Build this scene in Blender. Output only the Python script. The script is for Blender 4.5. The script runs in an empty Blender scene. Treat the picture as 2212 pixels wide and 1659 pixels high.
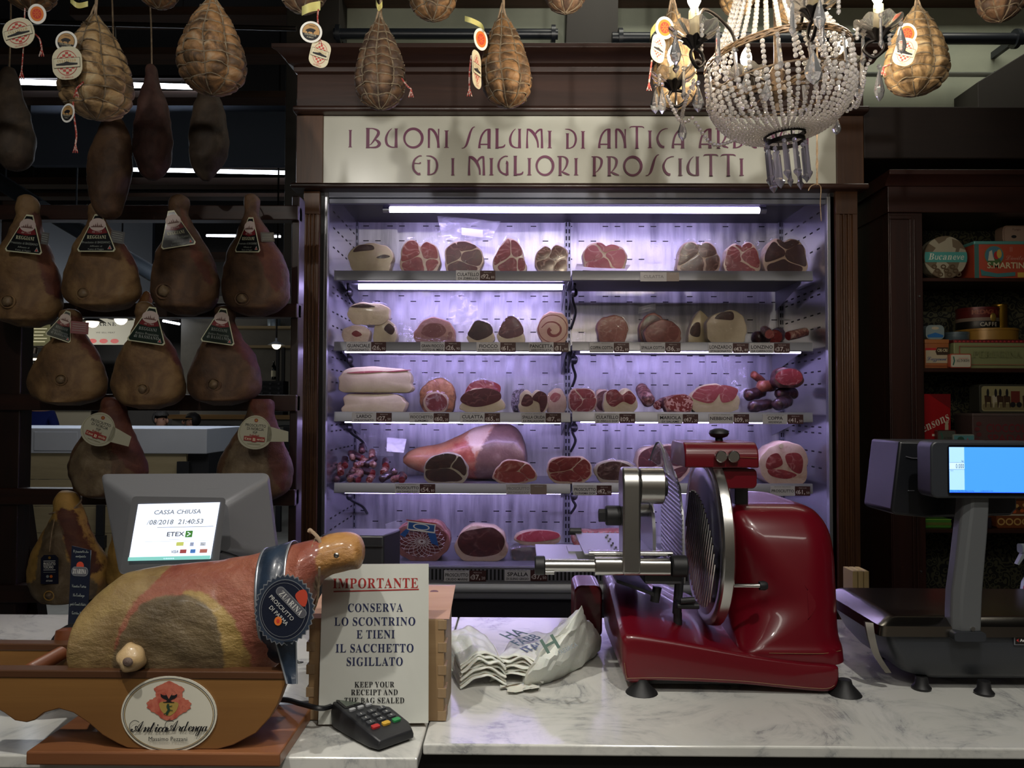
import bpy, math, random
from mathutils import Vector, Matrix, noise
from math import sin, cos, pi, radians as R
random.seed(7)
SC = bpy.context.scene
COL = SC.collection

# ------------------------------------------------------------------ camera
F = 1700.0
CAM = Vector((0.0, 0.0, 1.5))
ROT = Matrix.Rotation(R(0.5), 3, 'Z') @ Matrix.Rotation(R(90 + 1.70), 3, 'X') @ Matrix.Rotation(R(0.22), 3, 'Z')
cd = bpy.data.cameras.new('camera')
cam = bpy.data.objects.new('camera', cd); COL.objects.link(cam)
cd.sensor_width = 36.0; cd.lens = 36.0 * F / 2212.0; cd.clip_start = 0.05; cd.clip_end = 60
cam.matrix_world = Matrix.Translation(CAM) @ ROT.to_4x4()
SC.camera = cam

def P(px, py, d):
    """the point of the place at world depth Y = d that the photograph shows at px, py"""
    v = ROT @ Vector(((px - 1106) / F, (829.5 - py) / F, -1.0))
    return CAM + v * (d / v.y)
def PZ(px, py, z):
    v = ROT @ Vector(((px - 1106) / F, (829.5 - py) / F, -1.0))
    return CAM + v * ((z - CAM.z) / v.z)
def U(d): return d / F          # metres per pixel at depth d

# ------------------------------------------------------------------ world, exposure, lights
W = bpy.data.worlds.new('world'); SC.world = W; W.use_nodes = True
W.node_tree.nodes['Background'].inputs[0].default_value = (0.75, 0.85, 1.0, 1)
W.node_tree.nodes['Background'].inputs[1].default_value = 0.012
SC.view_settings.view_transform = 'Standard'; SC.view_settings.look = 'None'
SC.view_settings.exposure = 0.18; SC.view_settings.gamma = 1.0
SC.view_settings.use_curve_mapping = False
SC.cycles.sample_clamp_indirect = 3.0
SC.cycles.max_bounces = 10; SC.cycles.transmission_bounces = 8; SC.cycles.transparent_max_bounces = 24

def lamp(name, kind, loc, energy, color, target=None, **kw):
    l = bpy.data.lights.new(name, kind); l.energy = energy; l.color = color
    for k, v in kw.items(): setattr(l, k, v)
    o = bpy.data.objects.new(name, l); COL.objects.link(o); o.location = loc
    if target is not None:
        o.rotation_euler = (Vector(target) - Vector(loc)).to_track_quat('-Z', 'Y').to_euler()
    return o
WARM = (1.0, 0.86, 0.66); NEUT = (1.0, 0.95, 0.87); COOL = (0.82, 0.9, 1.0)
# ceiling track spots over the customers; the last pair added low for the sign
SPOTS = [((-.75, .25, 3.3), (-.56, 1.35, 1.1), 95, 40), ((.55, .1, 3.35), (.42, 1.40, 1.0), 92, 46), ((-1.3, .2, 3.3), (-1.2, 2.1, 2.5), 34, 40), ((1.45, -0.2, 3.3), (0.75, 3.3, 2.6), 40, 48),
         ((-.55, -.3, 2.24), (-.30, 3.4, 2.94), 110, 27), ((.4, -.35, 2.18), (.66, 3.4, 2.94), 165, 27)]
for i, (l, t, e, sp) in enumerate(SPOTS):
    lamp('track_and_sign_spot', 'SPOT', l, e, NEUT, t, spot_size=R(sp), spot_blend=0.5, shadow_soft_size=0.03)
# a lamp of the next chandelier, over the customers beside the camera
lamp('lamp_bulb', 'POINT', (.05, .2, 2.30), 10, NEUT, shadow_soft_size=.03)
# area fill added behind the camera, for steel reflections and soft light
lamp('rear_fill', 'AREA', (-1.2, -1.9, 3.9), 20, NEUT, (-1.2, -1.7, 0), shape='RECTANGLE', size=2.0, size_y=.35)
lamp('rear_fill', 'AREA', (1.4, -1.9, 3.9), 20, NEUT, (1.4, -1.7, 0), shape='RECTANGLE', size=2.0, size_y=.35)
# area fills added to brighten the hall counter, far boards and upper wall
lamp('hall_fill', 'AREA', (-3.4, 7.2, 3.6), 60, COOL, (-3.4, 6.6, 0.6), shape='RECTANGLE', size=3.5, size_y=1.2)
lamp('hall_fill', 'AREA', (-2.2, 5.2, 3.2), 16, (1, .95, .88), (-2.6, 6.2, 0.8), shape='RECTANGLE', size=2.0, size_y=0.5)
lamp('hall_fill', 'AREA', (-9.0, 12.6, 2.6), 55, (1, .95, .85), (-8.0, 15.4, 2.7), shape='RECTANGLE', size=1.2, size_y=.4)
lamp('hall_fill', 'AREA', (1.6, 3.9, 4.6), 30, (1.0, .96, .82), (1.6, 4.7, 3.4), shape='RECTANGLE', size=3.0, size_y=0.5)

# ------------------------------------------------------------------ materials
def lin(h):
    h = h.lstrip('#')
    c = [int(h[i:i + 2], 16) / 255 for i in (0, 2, 4)]
    return tuple((x / 12.92 if x <= .04045 else ((x + .055) / 1.055) ** 2.4) for x in c) + (1.0,)
_M = {}
def _new(name):
    m = bpy.data.materials.new(name); m.use_nodes = True
    nt = m.node_tree; b = nt.nodes['Principled BSDF']
    return m, nt, b
def mat(name, col, rough=.5, metal=0., spec=.5, coat=0., emit=None, es=0., bump=0., bscale=60., aniso=0., sss=0.):
    if name in _M: return _M[name]
    m, nt, b = _new(name)
    b.inputs['Base Color'].default_value = lin(col); b.inputs['Roughness'].default_value = rough
    b.inputs['Metallic'].default_value = metal; b.inputs['Specular IOR Level'].default_value = spec
    b.inputs['Coat Weight'].default_value = coat; b.inputs['Coat Roughness'].default_value = .05
    if emit: b.inputs['Emission Color'].default_value = lin(emit); b.inputs['Emission Strength'].default_value = es
    if bump:
        tc = nt.nodes.new('ShaderNodeTexCoord'); n = nt.nodes.new('ShaderNodeTexNoise'); n.inputs['Scale'].default_value = bscale
        n.inputs['Detail'].default_value = 4
        bp = nt.nodes.new('ShaderNodeBump'); bp.inputs['Strength'].default_value = bump; bp.inputs['Distance'].default_value = .01
        nt.links.new(tc.outputs['Object'], n.inputs['Vector']); nt.links.new(n.outputs['Fac'], bp.inputs['Height']); nt.links.new(bp.outputs['Normal'], b.inputs['Normal'])
    _M[name] = m; return m
def emis(name, col, s):
    if name in _M: return _M[name]
    m, nt, b = _new(name)
    b.inputs['Base Color'].default_value = lin(col); b.inputs['Emission Color'].default_value = lin(col); b.inputs['Emission Strength'].default_value = s
    _M[name] = m; return m
def _ramp(nt, fac, stops, interp='LINEAR'):
    r = nt.nodes.new('ShaderNodeValToRGB'); cr = r.color_ramp; cr.interpolation = interp
    while len(cr.elements) > 1: cr.elements.remove(cr.elements[-1])
    cr.elements[0].position = stops[0][0]; cr.elements[0].color = lin(stops[0][1])
    for p, c in stops[1:]:
        e = cr.elements.new(p); e.color = lin(c)
    nt.links.new(fac, r.inputs['Fac']); return r.outputs['Color']
def _coord(nt, scale=(1, 1, 1), rot=(0, 0, 0)):
    tc = nt.nodes.new('ShaderNodeTexCoord'); mp = nt.nodes.new('ShaderNodeMapping')
    mp.inputs['Scale'].default_value = scale; mp.inputs['Rotation'].default_value = rot
    nt.links.new(tc.outputs['Object'], mp.inputs['Vector']); return mp.outputs['Vector']
def _noise(nt, vec, scale, detail=6, rough=.55, dist=0.):
    n = nt.nodes.new('ShaderNodeTexNoise'); n.inputs['Scale'].default_value = scale; n.inputs['Detail'].default_value = detail
    n.inputs['Roughness'].default_value = rough; n.inputs['Distortion'].default_value = dist
    nt.links.new(vec, n.inputs['Vector']); return n.outputs['Fac']
def _mix(nt, fac, a, b, mode='MIX'):
    m = nt.nodes.new('ShaderNodeMix'); m.data_type = 'RGBA'; m.blend_type = mode
    for s, v in ((m.inputs[0], fac), (m.inputs[6], a), (m.inputs[7], b)):
        if isinstance(v, (int, float)): s.default_value = v
        elif isinstance(v, tuple): s.default_value = v
        else: nt.links.new(v, s)
    return m.outputs[2]
def _bump(nt, b, h, strength, dist=.01):
    bp = nt.nodes.new('ShaderNodeBump'); bp.inputs['Strength'].default_value = strength; bp.inputs['Distance'].default_value = dist
    nt.links.new(h, bp.inputs['Height']); nt.links.new(bp.outputs['Normal'], b.inputs['Normal'])
def wood(name, c1, c2, axis='x', scale=1., rough=.42, coat=.15, dark=None):
    if name in _M: return _M[name]
    m, nt, b = _new(name)
    s = {'x': (2.2, 30, 30), 'y': (30, 2.2, 30), 'z': (30, 30, 2.2)}[axis]
    v = _coord(nt, tuple(q * scale for q in s))
    n1 = _noise(nt, v, 1.0, 8, .65, .6)
    n2 = _noise(nt, _coord(nt, tuple(q * scale * .12 for q in s)), 1.5, 3)
    c = _ramp(nt, n1, [(.3, c1), (.7, c2)])
    if dark: c = _mix(nt, _ramp(nt, n2, [(.4, '#000000'), (.65, '#ffffff')]), c, lin(dark))
    nt.links.new(c, b.inputs['Base Color']); b.inputs['Roughness'].default_value = rough
    b.inputs['Coat Weight'].default_value = coat; b.inputs['Coat Roughness'].default_value = .2
    _bump(nt, b, n1, .12, .004)
    _M[name] = m; return m
def organic(name, stops, scale=8, rough=.5, bump=.4, bscale=None, dist=.6, coat=0., stretch=(1, 1, 1), detail=8, bd=.006):
    """mottled skin, meat, mould, paper: noise through a colour ramp, and relief"""
    if name in _M: return _M[name]
    m, nt, b = _new(name)
    v = _coord(nt, stretch)
    n = _noise(nt, v, scale, detail, .6, dist)
    c = _ramp(nt, n, stops); nt.links.new(c, b.inputs['Base Color'])
    b.inputs['Roughness'].default_value = rough; b.inputs['Coat Weight'].default_value = coat; b.inputs['Coat Roughness'].default_value = .15
    if bump: _bump(nt, b, _noise(nt, v, bscale or scale * 3, 6, .6), bump, bd)
    _M[name] = m; return m
def lean(name, c1, c2, fat='#c99a90', vs=20, amount=.05, rough=.5, coat=.04):
    """cut muscle: mottled red with thin seams of fat"""
    if name in _M: return _M[name]
    m, nt, b = _new(name)
    v = _coord(nt, (1, .4, 1.3))
    n = _noise(nt, v, 14, 6, .6, 1.0)
    base = _ramp(nt, n, [(.3, c1), (.7, c2)])
    add = nt.nodes.new('ShaderNodeMix'); add.data_type = 'VECTOR'; add.inputs[0].default_value = .12
    nz = nt.nodes.new('ShaderNodeTexNoise'); nz.inputs['Scale'].default_value = 9; nt.links.new(v, nz.inputs['Vector'])
    nt.links.new(v, add.inputs[4]); nt.links.new(nz.outputs['Color'], add.inputs[5])
    vo = nt.nodes.new('ShaderNodeTexVoronoi'); vo.feature = 'DISTANCE_TO_EDGE'; vo.inputs['Scale'].default_value = vs
    nt.links.new(add.outputs[1], vo.inputs['Vector'])
    seam = _ramp(nt, vo.outputs['Distance'], [(0, '#ffffff'), (amount, '#909090'), (amount * 2, '#000000')])
    brk = _ramp(nt, _noise(nt, v, 22, 3), [(.42, '#000000'), (.6, '#c0c0c0')])
    c = _mix(nt, _mix(nt, 1.0, seam, brk, 'MULTIPLY'), base, lin(fat))
    nt.links.new(c, b.inputs['Base Color']); b.inputs['Roughness'].default_value = rough; b.inputs['Coat Weight'].default_value = coat; b.inputs['Coat Roughness'].default_value = .12
    _bump(nt, b, n, .15, .004)
    _M[name] = m; return m
def speckle(name, c1, c2, scale=90, thr=.5, rough=.35):
    """minced sausage: grains of fat in red meat"""
    if name in _M: return _M[name]
    m, nt, b = _new(name)
    v = _coord(nt); vo = nt.nodes.new('ShaderNodeTexVoronoi'); vo.inputs['Scale'].default_value = scale; nt.links.new(v, vo.inputs['Vector'])
    sep = nt.nodes.new('ShaderNodeSeparateColor'); nt.links.new(vo.outputs['Color'], sep.inputs[0])
    c = _ramp(nt, sep.outputs[0], [(0, c1), (thr, c1), (thr + .06, c2), (1, c2)])
    nt.links.new(c, b.inputs['Base Color']); b.inputs['Roughness'].default_value = rough; b.inputs['Coat Weight'].default_value = .4
    _M[name] = m; return m
def marble():
    m, nt, b = _new('white_marble')
    v = _coord(nt, (1, 1, 1), (0, 0, .6))
    n = _noise(nt, v, 3.5, 10, .65, 1.6)
    vein = _ramp(nt, n, [(.40, '#cfcfca'), (.475, '#b4b5b2'), (.50, '#85888a'), (.52, '#b4b5b2'), (.60, '#d0d0ca')])
    m2 = _ramp(nt, _noise(nt, v, 9, 8, .6, 1.), [(.42, '#000000'), (.66, '#ffffff')])
    c = _mix(nt, m2, lin('#cbcbc5'), vein)
    nt.links.new(c, b.inputs['Base Color']); b.inputs['Roughness'].default_value = .16
    return m
def layered(name, base, layers, scale=9, rough=.5, bump=.5, bscale=26, coat=.1, stretch=(1, 1, 1), bd=.006):
    """skin with patches of other tissue, each bounded by a soft mask stored on the mesh, the border broken up by noise"""
    if name in _M: return _M[name]
    m, nt, b = _new(name); v = _coord(nt, stretch); n = _noise(nt, v, scale, 8, .6, .7); c = _ramp(nt, n, base); nb = _noise(nt, v, 30, 5, .65)
    for i, stops in enumerate(layers):
        at = nt.nodes.new('ShaderNodeAttribute'); at.attribute_name = 'm%d' % i; ad = nt.nodes.new('ShaderNodeMath'); ad.operation = 'ADD'
        nt.links.new(at.outputs['Fac'], ad.inputs[0]); mm = nt.nodes.new('ShaderNodeMath'); mm.operation = 'MULTIPLY_ADD'; mm.inputs[1].default_value = 1.1; mm.inputs[2].default_value = -.55
        nt.links.new(nb, mm.inputs[0]); nt.links.new(mm.outputs[0], ad.inputs[1]); f = _ramp(nt, ad.outputs[0], [(.38, '#000000'), (.62, '#ffffff')])
        c = _mix(nt, f, c, _ramp(nt, _noise(nt, v, scale * (1.3 + .4 * i), 8, .62, .5), stops))
    nt.links.new(c, b.inputs['Base Color']); b.inputs['Roughness'].default_value = rough; b.inputs['Coat Weight'].default_value = coat; b.inputs['Coat Roughness'].default_value = .15
    _bump(nt, b, _noise(nt, v, bscale, 7, .65), bump, bd); _M[name] = m; return m
def film(name, tint='#ffffff', opac=.12, gloss=.35, rough=.12, bump=.5, bscale=30):
    """clear plastic film: mostly see-through, with creased reflections"""
    if name in _M: return _M[name]
    m, nt, b = _new(name); nt.nodes.remove(b); out = nt.nodes['Material Output']
    tr = nt.nodes.new('ShaderNodeBsdfTransparent')
    gl = nt.nodes.new('ShaderNodeBsdfGlossy'); gl.inputs['Roughness'].default_value = rough; gl.inputs['Color'].default_value = (1, 1, 1, 1)
    df = nt.nodes.new('ShaderNodeBsdfDiffuse'); df.inputs['Color'].default_value = lin(tint)
    n = _noise(nt, _coord(nt), bscale, 4, .5, .8)
    bp = nt.nodes.new('ShaderNodeBump'); bp.inputs['Strength'].default_value = bump; bp.inputs['Distance'].default_value = .01
    nt.links.new(n, bp.inputs['Height']); nt.links.new(bp.outputs['Normal'], gl.inputs['Normal']); nt.links.new(bp.outputs['Normal'], df.inputs['Normal'])
    fr = nt.nodes.new('ShaderNodeLayerWeight'); fr.inputs['Blend'].default_value = .35; nt.links.new(bp.outputs['Normal'], fr.inputs['Normal'])
    ml = nt.nodes.new('ShaderNodeMath'); ml.operation = 'MULTIPLY_ADD'; ml.inputs[1].default_value = gloss; ml.inputs[2].default_value = .02
    nt.links.new(fr.outputs['Facing'], ml.inputs[0])
    m1 = nt.nodes.new('ShaderNodeMixShader'); m1.inputs[0].default_value = opac; nt.links.new(tr.outputs[0], m1.inputs[1]); nt.links.new(df.outputs[0], m1.inputs[2])
    m2 = nt.nodes.new('ShaderNodeMixShader'); nt.links.new(ml.outputs[0], m2.inputs[0]); nt.links.new(m1.outputs[0], m2.inputs[1]); nt.links.new(gl.outputs[0], m2.inputs[2])
    nt.links.new(m2.outputs[0], out.inputs['Surface']); _M[name] = m; return m
def glass(name, col='#ffffff', rough=0., ior=1.5):
    if name in _M: return _M[name]
    m, nt, b = _new(name); nt.nodes.remove(b); g = nt.nodes.new('ShaderNodeBsdfGlass')
    g.inputs['Color'].default_value = lin(col); g.inputs['Roughness'].default_value = rough; g.inputs['IOR'].default_value = ior
    nt.links.new(g.outputs[0], nt.nodes['Material Output'].inputs['Surface']); _M[name] = m; return m

# ------------------------------------------------------------------ meshes
def catmull(pts, n=6, closed=False):
    pts = [Vector(p) for p in pts]; out = []; N = len(pts)
    for i in range(N if closed else N - 1):
        p0, p1, p2, p3 = (pts[(i + k) % N] if closed else pts[min(max(i + k, 0), N - 1)] for k in (-1, 0, 1, 2))
        for j in range(n):
            t = j / n
            out.append(.5 * ((2 * p1) + (p2 - p0) * t + (2 * p0 - 5 * p1 + 4 * p2 - p3) * t * t + (3 * p1 - p0 - 3 * p2 + p3) * t ** 3))
    if not closed: out.append(pts[-1])
    return out
def lerp_list(xs, ys, t):
    if t <= xs[0]: return ys[0]
    for i in range(len(xs) - 1):
        if t <= xs[i + 1]:
            u = (t - xs[i]) / (xs[i + 1] - xs[i]); u = u * u * (3 - 2 * u) * .5 + u * .5
            return ys[i] + (ys[i + 1] - ys[i]) * u
    return ys[-1]
ORG = {}
class MB:
    def __init__(s): s.v = []; s.f = []; s.m = []; s.cm = 0
    def add(s, vs, fs):
        b = len(s.v); s.v += [Vector(v) for v in vs]
        for f in fs: s.f.append([b + i for i in f]); s.m.append(s.cm)
        return s
    def mat(s, i): s.cm = i; return s
    def box(s, x0, x1, y0, y1, z0, z1):
        v = [(x, y, z) for z in (z0, z1) for y in (y0, y1) for x in (x0, x1)]
        return s.add(v, [(0, 2, 3, 1), (4, 5, 7, 6), (0, 1, 5, 4), (2, 6, 7, 3), (0, 4, 6, 2), (1, 3, 7, 5)])
    def rbox(s, x0, x1, y0, y1, z0, z1, r, n=3, axis='y'):
        """box with the four edges along one axis rounded"""
        a0, a1, c0, c1, e0, e1 = {'y': (x0, x1, z0, z1, y0, y1), 'x': (y0, y1, z0, z1, x0, x1), 'z': (x0, x1, y0, y1, z0, z1)}[axis]
        p = []
        for cx, cz, a in ((a1 - r, c1 - r, 0), (a0 + r, c1 - r, 90), (a0 + r, c0 + r, 180), (a1 - r, c0 + r, 270)):
            for k in range(n + 1): p.append((cx + r * cos(R(a + 90 * k / n)), cz + r * sin(R(a + 90 * k / n))))
        return s.prism(p, e0, e1, axis)
    def prism(s, poly, e0, e1, axis='y'):
        f = {'y': lambda a, c, e: (a, e, c), 'x': lambda a, c, e: (e, a, c), 'z': lambda a, c, e: (a, c, e)}[axis]
        n = len(poly); v = [f(p[0], p[1], e0) for p in poly] + [f(p[0], p[1], e1) for p in poly]
        fs = [(i, (i + 1) % n, n + (i + 1) % n, n + i) for i in range(n)] + [list(range(n))[::-1], list(range(n, 2 * n))]
        return s.add(v, fs)
    def loft(s, rings, cap0=True, cap1=True, closed=True):
        n = len(rings[0]); v = [p for r in rings for p in r]; fs = []
        for i in range(len(rings) - 1):
            for j in range(n if closed else n - 1):
                k = (j + 1) % n; fs.append((i * n + j, i * n + k, (i + 1) * n + k, (i + 1) * n + j))
        if cap0: fs.append(list(range(n))[::-1])
        if cap1: fs.append([(len(rings) - 1) * n + j for j in range(n)])
        return s.add(v, fs)
    def grid(s, rows): return s.loft(rows, False, False, False)
    def tube(s, pts, r, n=8, cap=True):
        pts = [Vector(p) for p in pts]; N = len(pts)
        rs = r if isinstance(r, (list, tuple)) else [r] * N
        rings = []; nx = None
        for i, p in enumerate(pts):
            t = (pts[min(i + 1, N - 1)] - pts[max(i - 1, 0)])
            t = t.normalized() if t.length > 1e-9 else Vector((0, 0, 1))
            if nx is None: nx = t.orthogonal().normalized()
            else:
                nx = nx - t * nx.dot(t)
                nx = nx.normalized() if nx.length > 1e-6 else t.orthogonal().normalized()
            b = t.cross(nx)
            rings.append([p + (nx * cos(2 * pi * k / n) + b * sin(2 * pi * k / n)) * rs[i] for k in range(n)])
        return s.loft(rings, cap, cap)
    def lathe(s, prof, c=(0, 0, 0), n=24, axis=(0, 0, 1), a0=0):
        q = Vector((0, 0, 1)).rotation_difference(Vector(axis).normalized()); c = Vector(c)
        return s.loft([[c + q @ Vector((r * cos(a0 + 2 * pi * k / n), r * sin(a0 + 2 * pi * k / n), z)) for k in range(n)] for r, z in prof])
    def cyl(s, c, r, h, axis=(0, 0, 1), n=24, ch=0.):
        pr = [(r - ch, 0), (r, ch), (r, h - ch), (r - ch, h)] if ch else [(r, 0), (r, h)]
        return s.lathe(pr, c, n, axis)
    def ball(s, c, rx, ry=None, rz=None, n=12, m=8):
        ry = ry or rx; rz = rz or rx
        return s.loft([[(c[0] + rx * sin(pi * (i + .02) / (m + .04)) * cos(2 * pi * k / n), c[1] + ry * sin(pi * (i + .02) / (m + .04)) * sin(2 * pi * k / n), c[2] - rz * cos(pi * (i + .02) / (m + .04))) for k in range(n)] for i in range(m + 1)])
    def xf(s, M, start=0):
        for i in range(start, len(s.v)): s.v[i] = M @ s.v[i]
        return s
    def wob(s, amp, scale, seed=0, start=0):
        o = Vector((seed * 3.7, seed * 1.3, seed * 7.1))
        for i in range(start, len(s.v)): s.v[i] = s.v[i] + noise.noise_vector(s.v[i] * scale + o) * amp
        return s
    def obj(s, name, mats, parent=None, smooth=40, bevel=0., bseg=2, subsurf=0):
        me = bpy.data.meshes.new(name)
        if parent is not None: o0 = ORG[parent.name]
        else:
            lo = [min(v[i] for v in s.v) for i in range(3)]; hi = [max(v[i] for v in s.v) for i in range(3)]
            o0 = Vector(((lo[0] + hi[0]) / 2, (lo[1] + hi[1]) / 2, lo[2]))
        me.from_pydata([v - o0 for v in s.v], [], s.f)
        mats = mats if isinstance(mats, (list, tuple)) else [mats]
        for m in mats: me.materials.append(m)
        if len(mats) > 1: me.polygons.foreach_set('material_index', s.m)
        me.validate()
        if smooth:
            me.polygons.foreach_set('use_smooth', [True] * len(me.polygons)); me.set_sharp_from_angle(angle=R(smooth))
        o = bpy.data.objects.new(name, me); COL.objects.link(o)
        if parent is not None: o.parent = parent
        else: o.location = o0
        ORG[o.name] = o0.copy()
        if bevel:
            b = o.modifiers.new('bevel', 'BEVEL'); b.width = bevel; b.segments = bseg; b.limit_method = 'ANGLE'; b.angle_limit = R(40)
        if subsurf:
            u = o.modifiers.new('sub', 'SUBSURF'); u.levels = subsurf; u.render_levels = subsurf
        return o
def tag(o, label, cat, group=None, kind=None):
    o['label'] = label; o['category'] = cat
    if group: o['group'] = group
    if kind: o['kind'] = kind
    return o
def thing(name, label, cat, loc, group=None):
    o = bpy.data.objects.new(name, None); COL.objects.link(o); o.location = loc; o.empty_display_size = .05
    ORG[o.name] = Vector(loc); return tag(o, label, cat, group)
def struct(o):
    o['kind'] = 'structure'; return o

# ------------------------------------------------------------------ lettering (mesh glyphs of the built-in font)
_G = {}
def prepare_glyphs(chars, table=None, offset=0., double=True, gap=.07):
    """mesh of each letter, all set in one text block, one letter to a line"""
    chars = sorted(set(chars) - {' '}); c = bpy.data.curves.new('t', 'FONT'); st2 = 2 if double else 1
    c.body = '\n'.join(x for ch in chars for x in ((ch, ch + ch) if double else (ch,))); c.resolution_u = 2; c.space_line = 4; c.offset = offset
    o = bpy.data.objects.new('t', c); COL.objects.link(o)
    m = o.evaluated_get(bpy.context.evaluated_depsgraph_get()).to_mesh()
    V = [tuple(v.co) for v in m.vertices]; n = st2 * len(chars)
    row = [min(n - 1, max(0, round((.25 - y) / 4))) for x, y, z in V]
    fs = [[] for _ in range(n)]; mx = [0.] * n
    for p in m.polygons: fs[row[p.vertices[0]]].append(tuple(p.vertices))
    for i, (x, y, z) in enumerate(V): mx[row[i]] = max(mx[row[i]], x)
    for i, ch in enumerate(chars):
        k = st2 * i; used = sorted({j for f in fs[k] for j in f}); mp = {j: q for q, j in enumerate(used)}
        _G[(table or '') + ch] = ([(V[j][0], V[j][1] + 4 * k, 0) for j in used], [[mp[j] for j in f] for f in fs[k]], mx[k + 1] - mx[k] if double else mx[k] + gap)
    bpy.data.objects.remove(o); bpy.data.curves.remove(c)
UP = 'ABCDEFGHIJKLMNOPQRSTUVWXYZ'; LOW = UP.lower(); _G[' '] = ([], [], .3)
SERIFB = {c: chr(0x1D400 + i) for i, c in enumerate(UP)}; SERIFB.update({c: chr(0x1D41A + i) for i, c in enumerate(LOW)})
SCRIPT = {c: chr(0x1D4D0 + i) for i, c in enumerate(UP)}; SCRIPT.update({c: chr(0x1D4EA + i) for i, c in enumerate(LOW)})
BOLD = {c: 'b' + c for c in UP + LOW + '0123456789,.:'}
def st(s, table): return [table[c] if table.get(c) in _G else c for c in s]
prepare_glyphs(UP + LOW + '0123456789€,.:/-=>'); prepare_glyphs(''.join(BOLD), 'b', .018)
prepare_glyphs(''.join(SERIFB[c] for c in UP + 'acdinors' if c not in 'JQWX'), double=False); prepare_glyphs(''.join(SCRIPT[c] for c in 'ABCLSabcdefginorstuvz'), double=False, gap=-.09)

class Flat:
    """printed matter: shapes laid on a plane (u right, v up) in thin layers, M maps (u, v, out) to the place"""
    def __init__(s, M): s.M = M; s.mb = MB(); s.mats = []; s.w = .0004
    def _m(s, m):
        if m not in s.mats: s.mats.append(m)
        s.mb.cm = s.mats.index(m)
    def poly(s, pts, m, up=True):
        s._m(m); s.mb.add([s.M @ Vector((p[0], p[1], s.w)) for p in pts], [list(range(len(pts)))])
        if up: s.w += .00025
        return s
    def rect(s, u0, u1, v0, v1, m): return s.poly([(u0, v0), (u1, v0), (u1, v1), (u0, v1)], m)
    def ell(s, u, v, ru, rv, m, n=28): return s.poly([(u + ru * cos(2 * pi * k / n), v + rv * sin(2 * pi * k / n)) for k in range(n)], m)
    def ring(s, u, v, ru, rv, t, m, n=36):
        s._m(m)
        a = [s.M @ Vector((u + ru * cos(2 * pi * k / n), v + rv * sin(2 * pi * k / n), s.w)) for k in range(n)]
        b = [s.M @ Vector((u + (ru - t) * cos(2 * pi * k / n), v + (rv - t) * sin(2 * pi * k / n), s.w)) for k in range(n)]
        s.mb.loft([a, b], False, False); s.w += .00025; return s
    def line(s, pts, wd, m):
        s._m(m); pts = [Vector((p[0], p[1])) for p in pts]; L = []; Rr = []
        ws = wd if isinstance(wd, (list, tuple)) else [wd] * len(pts)
        for i, p in enumerate(pts):
            t = (pts[min(i + 1, len(pts) - 1)] - pts[max(i - 1, 0)]).normalized(); n = Vector((-t.y, t.x)) * ws[i] / 2
            L.append(s.M @ Vector((*(p + n), s.w))); Rr.append(s.M @ Vector((*(p - n), s.w)))
        s.mb.grid([Rr, L]); s.w += .00006; return s
    def text(s, t, u, v, h, m, align='c', width=None, shear=0., rot=0., xs=1.):
        """cap height h (in plane units), u the anchor, v the base line; width squeezes the line"""
        s._m(m); k = h / .69; x = 0; V = []; Fc = []
        for ch in t:
            vs, fs, w = _G[ch]; b = len(V)
            V += [(a[0] * k * xs + x + a[1] * k * shear, a[1] * k) for a in vs]; Fc += [[b + i for i in f] for f in fs]; x += w * k * xs
        if not V: return s
        if width and x: 
            q = width / x; V = [(a * q, c) for a, c in V]; x = width
        o = {'c': -x / 2, 'l': 0, 'r': -x}[align]; cr, sr = cos(rot), sin(rot)
        s.mb.add([s.M @ Vector((u + (a + o) * cr - c * sr, v + (a + o) * sr + c * cr, s.w)) for a, c in V], Fc); s.w += .00006
        return s
    def obj(s, name, parent): return s.mb.obj(name, s.mats, parent, smooth=0)
def face(c, rot=0., yaw=0., pitch=0.):
    """plane at c facing the customers (-Y): u = +X, v = +Z, out = -Y; rot turns it in its plane"""
    B = Matrix(((1, 0, 0), (0, 0, -1), (0, 1, 0))).to_4x4()
    return Matrix.Translation(c) @ Matrix.Rotation(yaw, 4, 'Z') @ Matrix.Rotation(pitch, 4, 'X') @ B @ Matrix.Rotation(rot, 4, 'Z')
def card(M, pts, th, m, name, parent):
    """a stiff card: outline extruded backwards from the plane of M"""
    mb = MB(); n = len(pts)
    mb.add([M @ Vector((p[0], p[1], 0)) for p in pts] + [M @ Vector((p[0], p[1], -th)) for p in pts],
           [list(range(n)), list(range(n, 2 * n))[::-1]] + [(i, n + i, n + (i + 1) % n, (i + 1) % n) for i in range(n)])
    return mb.obj(name, m, parent, smooth=30)
def ellpts(ru, rv, n=32, u=0, v=0): return [(u + ru * cos(2 * pi * k / n), v + rv * sin(2 * pi * k / n)) for k in range(n)]
def rrect(w, h, r, n=4):
    p = []
    for cx, cy, a in ((w / 2 - r, h / 2 - r, 0), (-w / 2 + r, h / 2 - r, 90), (-w / 2 + r, -h / 2 + r, 180), (w / 2 - r, -h / 2 + r, 270)):
        for k in range(n + 1): p.append((cx + r * cos(R(a + 90 * k / n)), cy + r * sin(R(a + 90 * k / n))))
    return p
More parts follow.
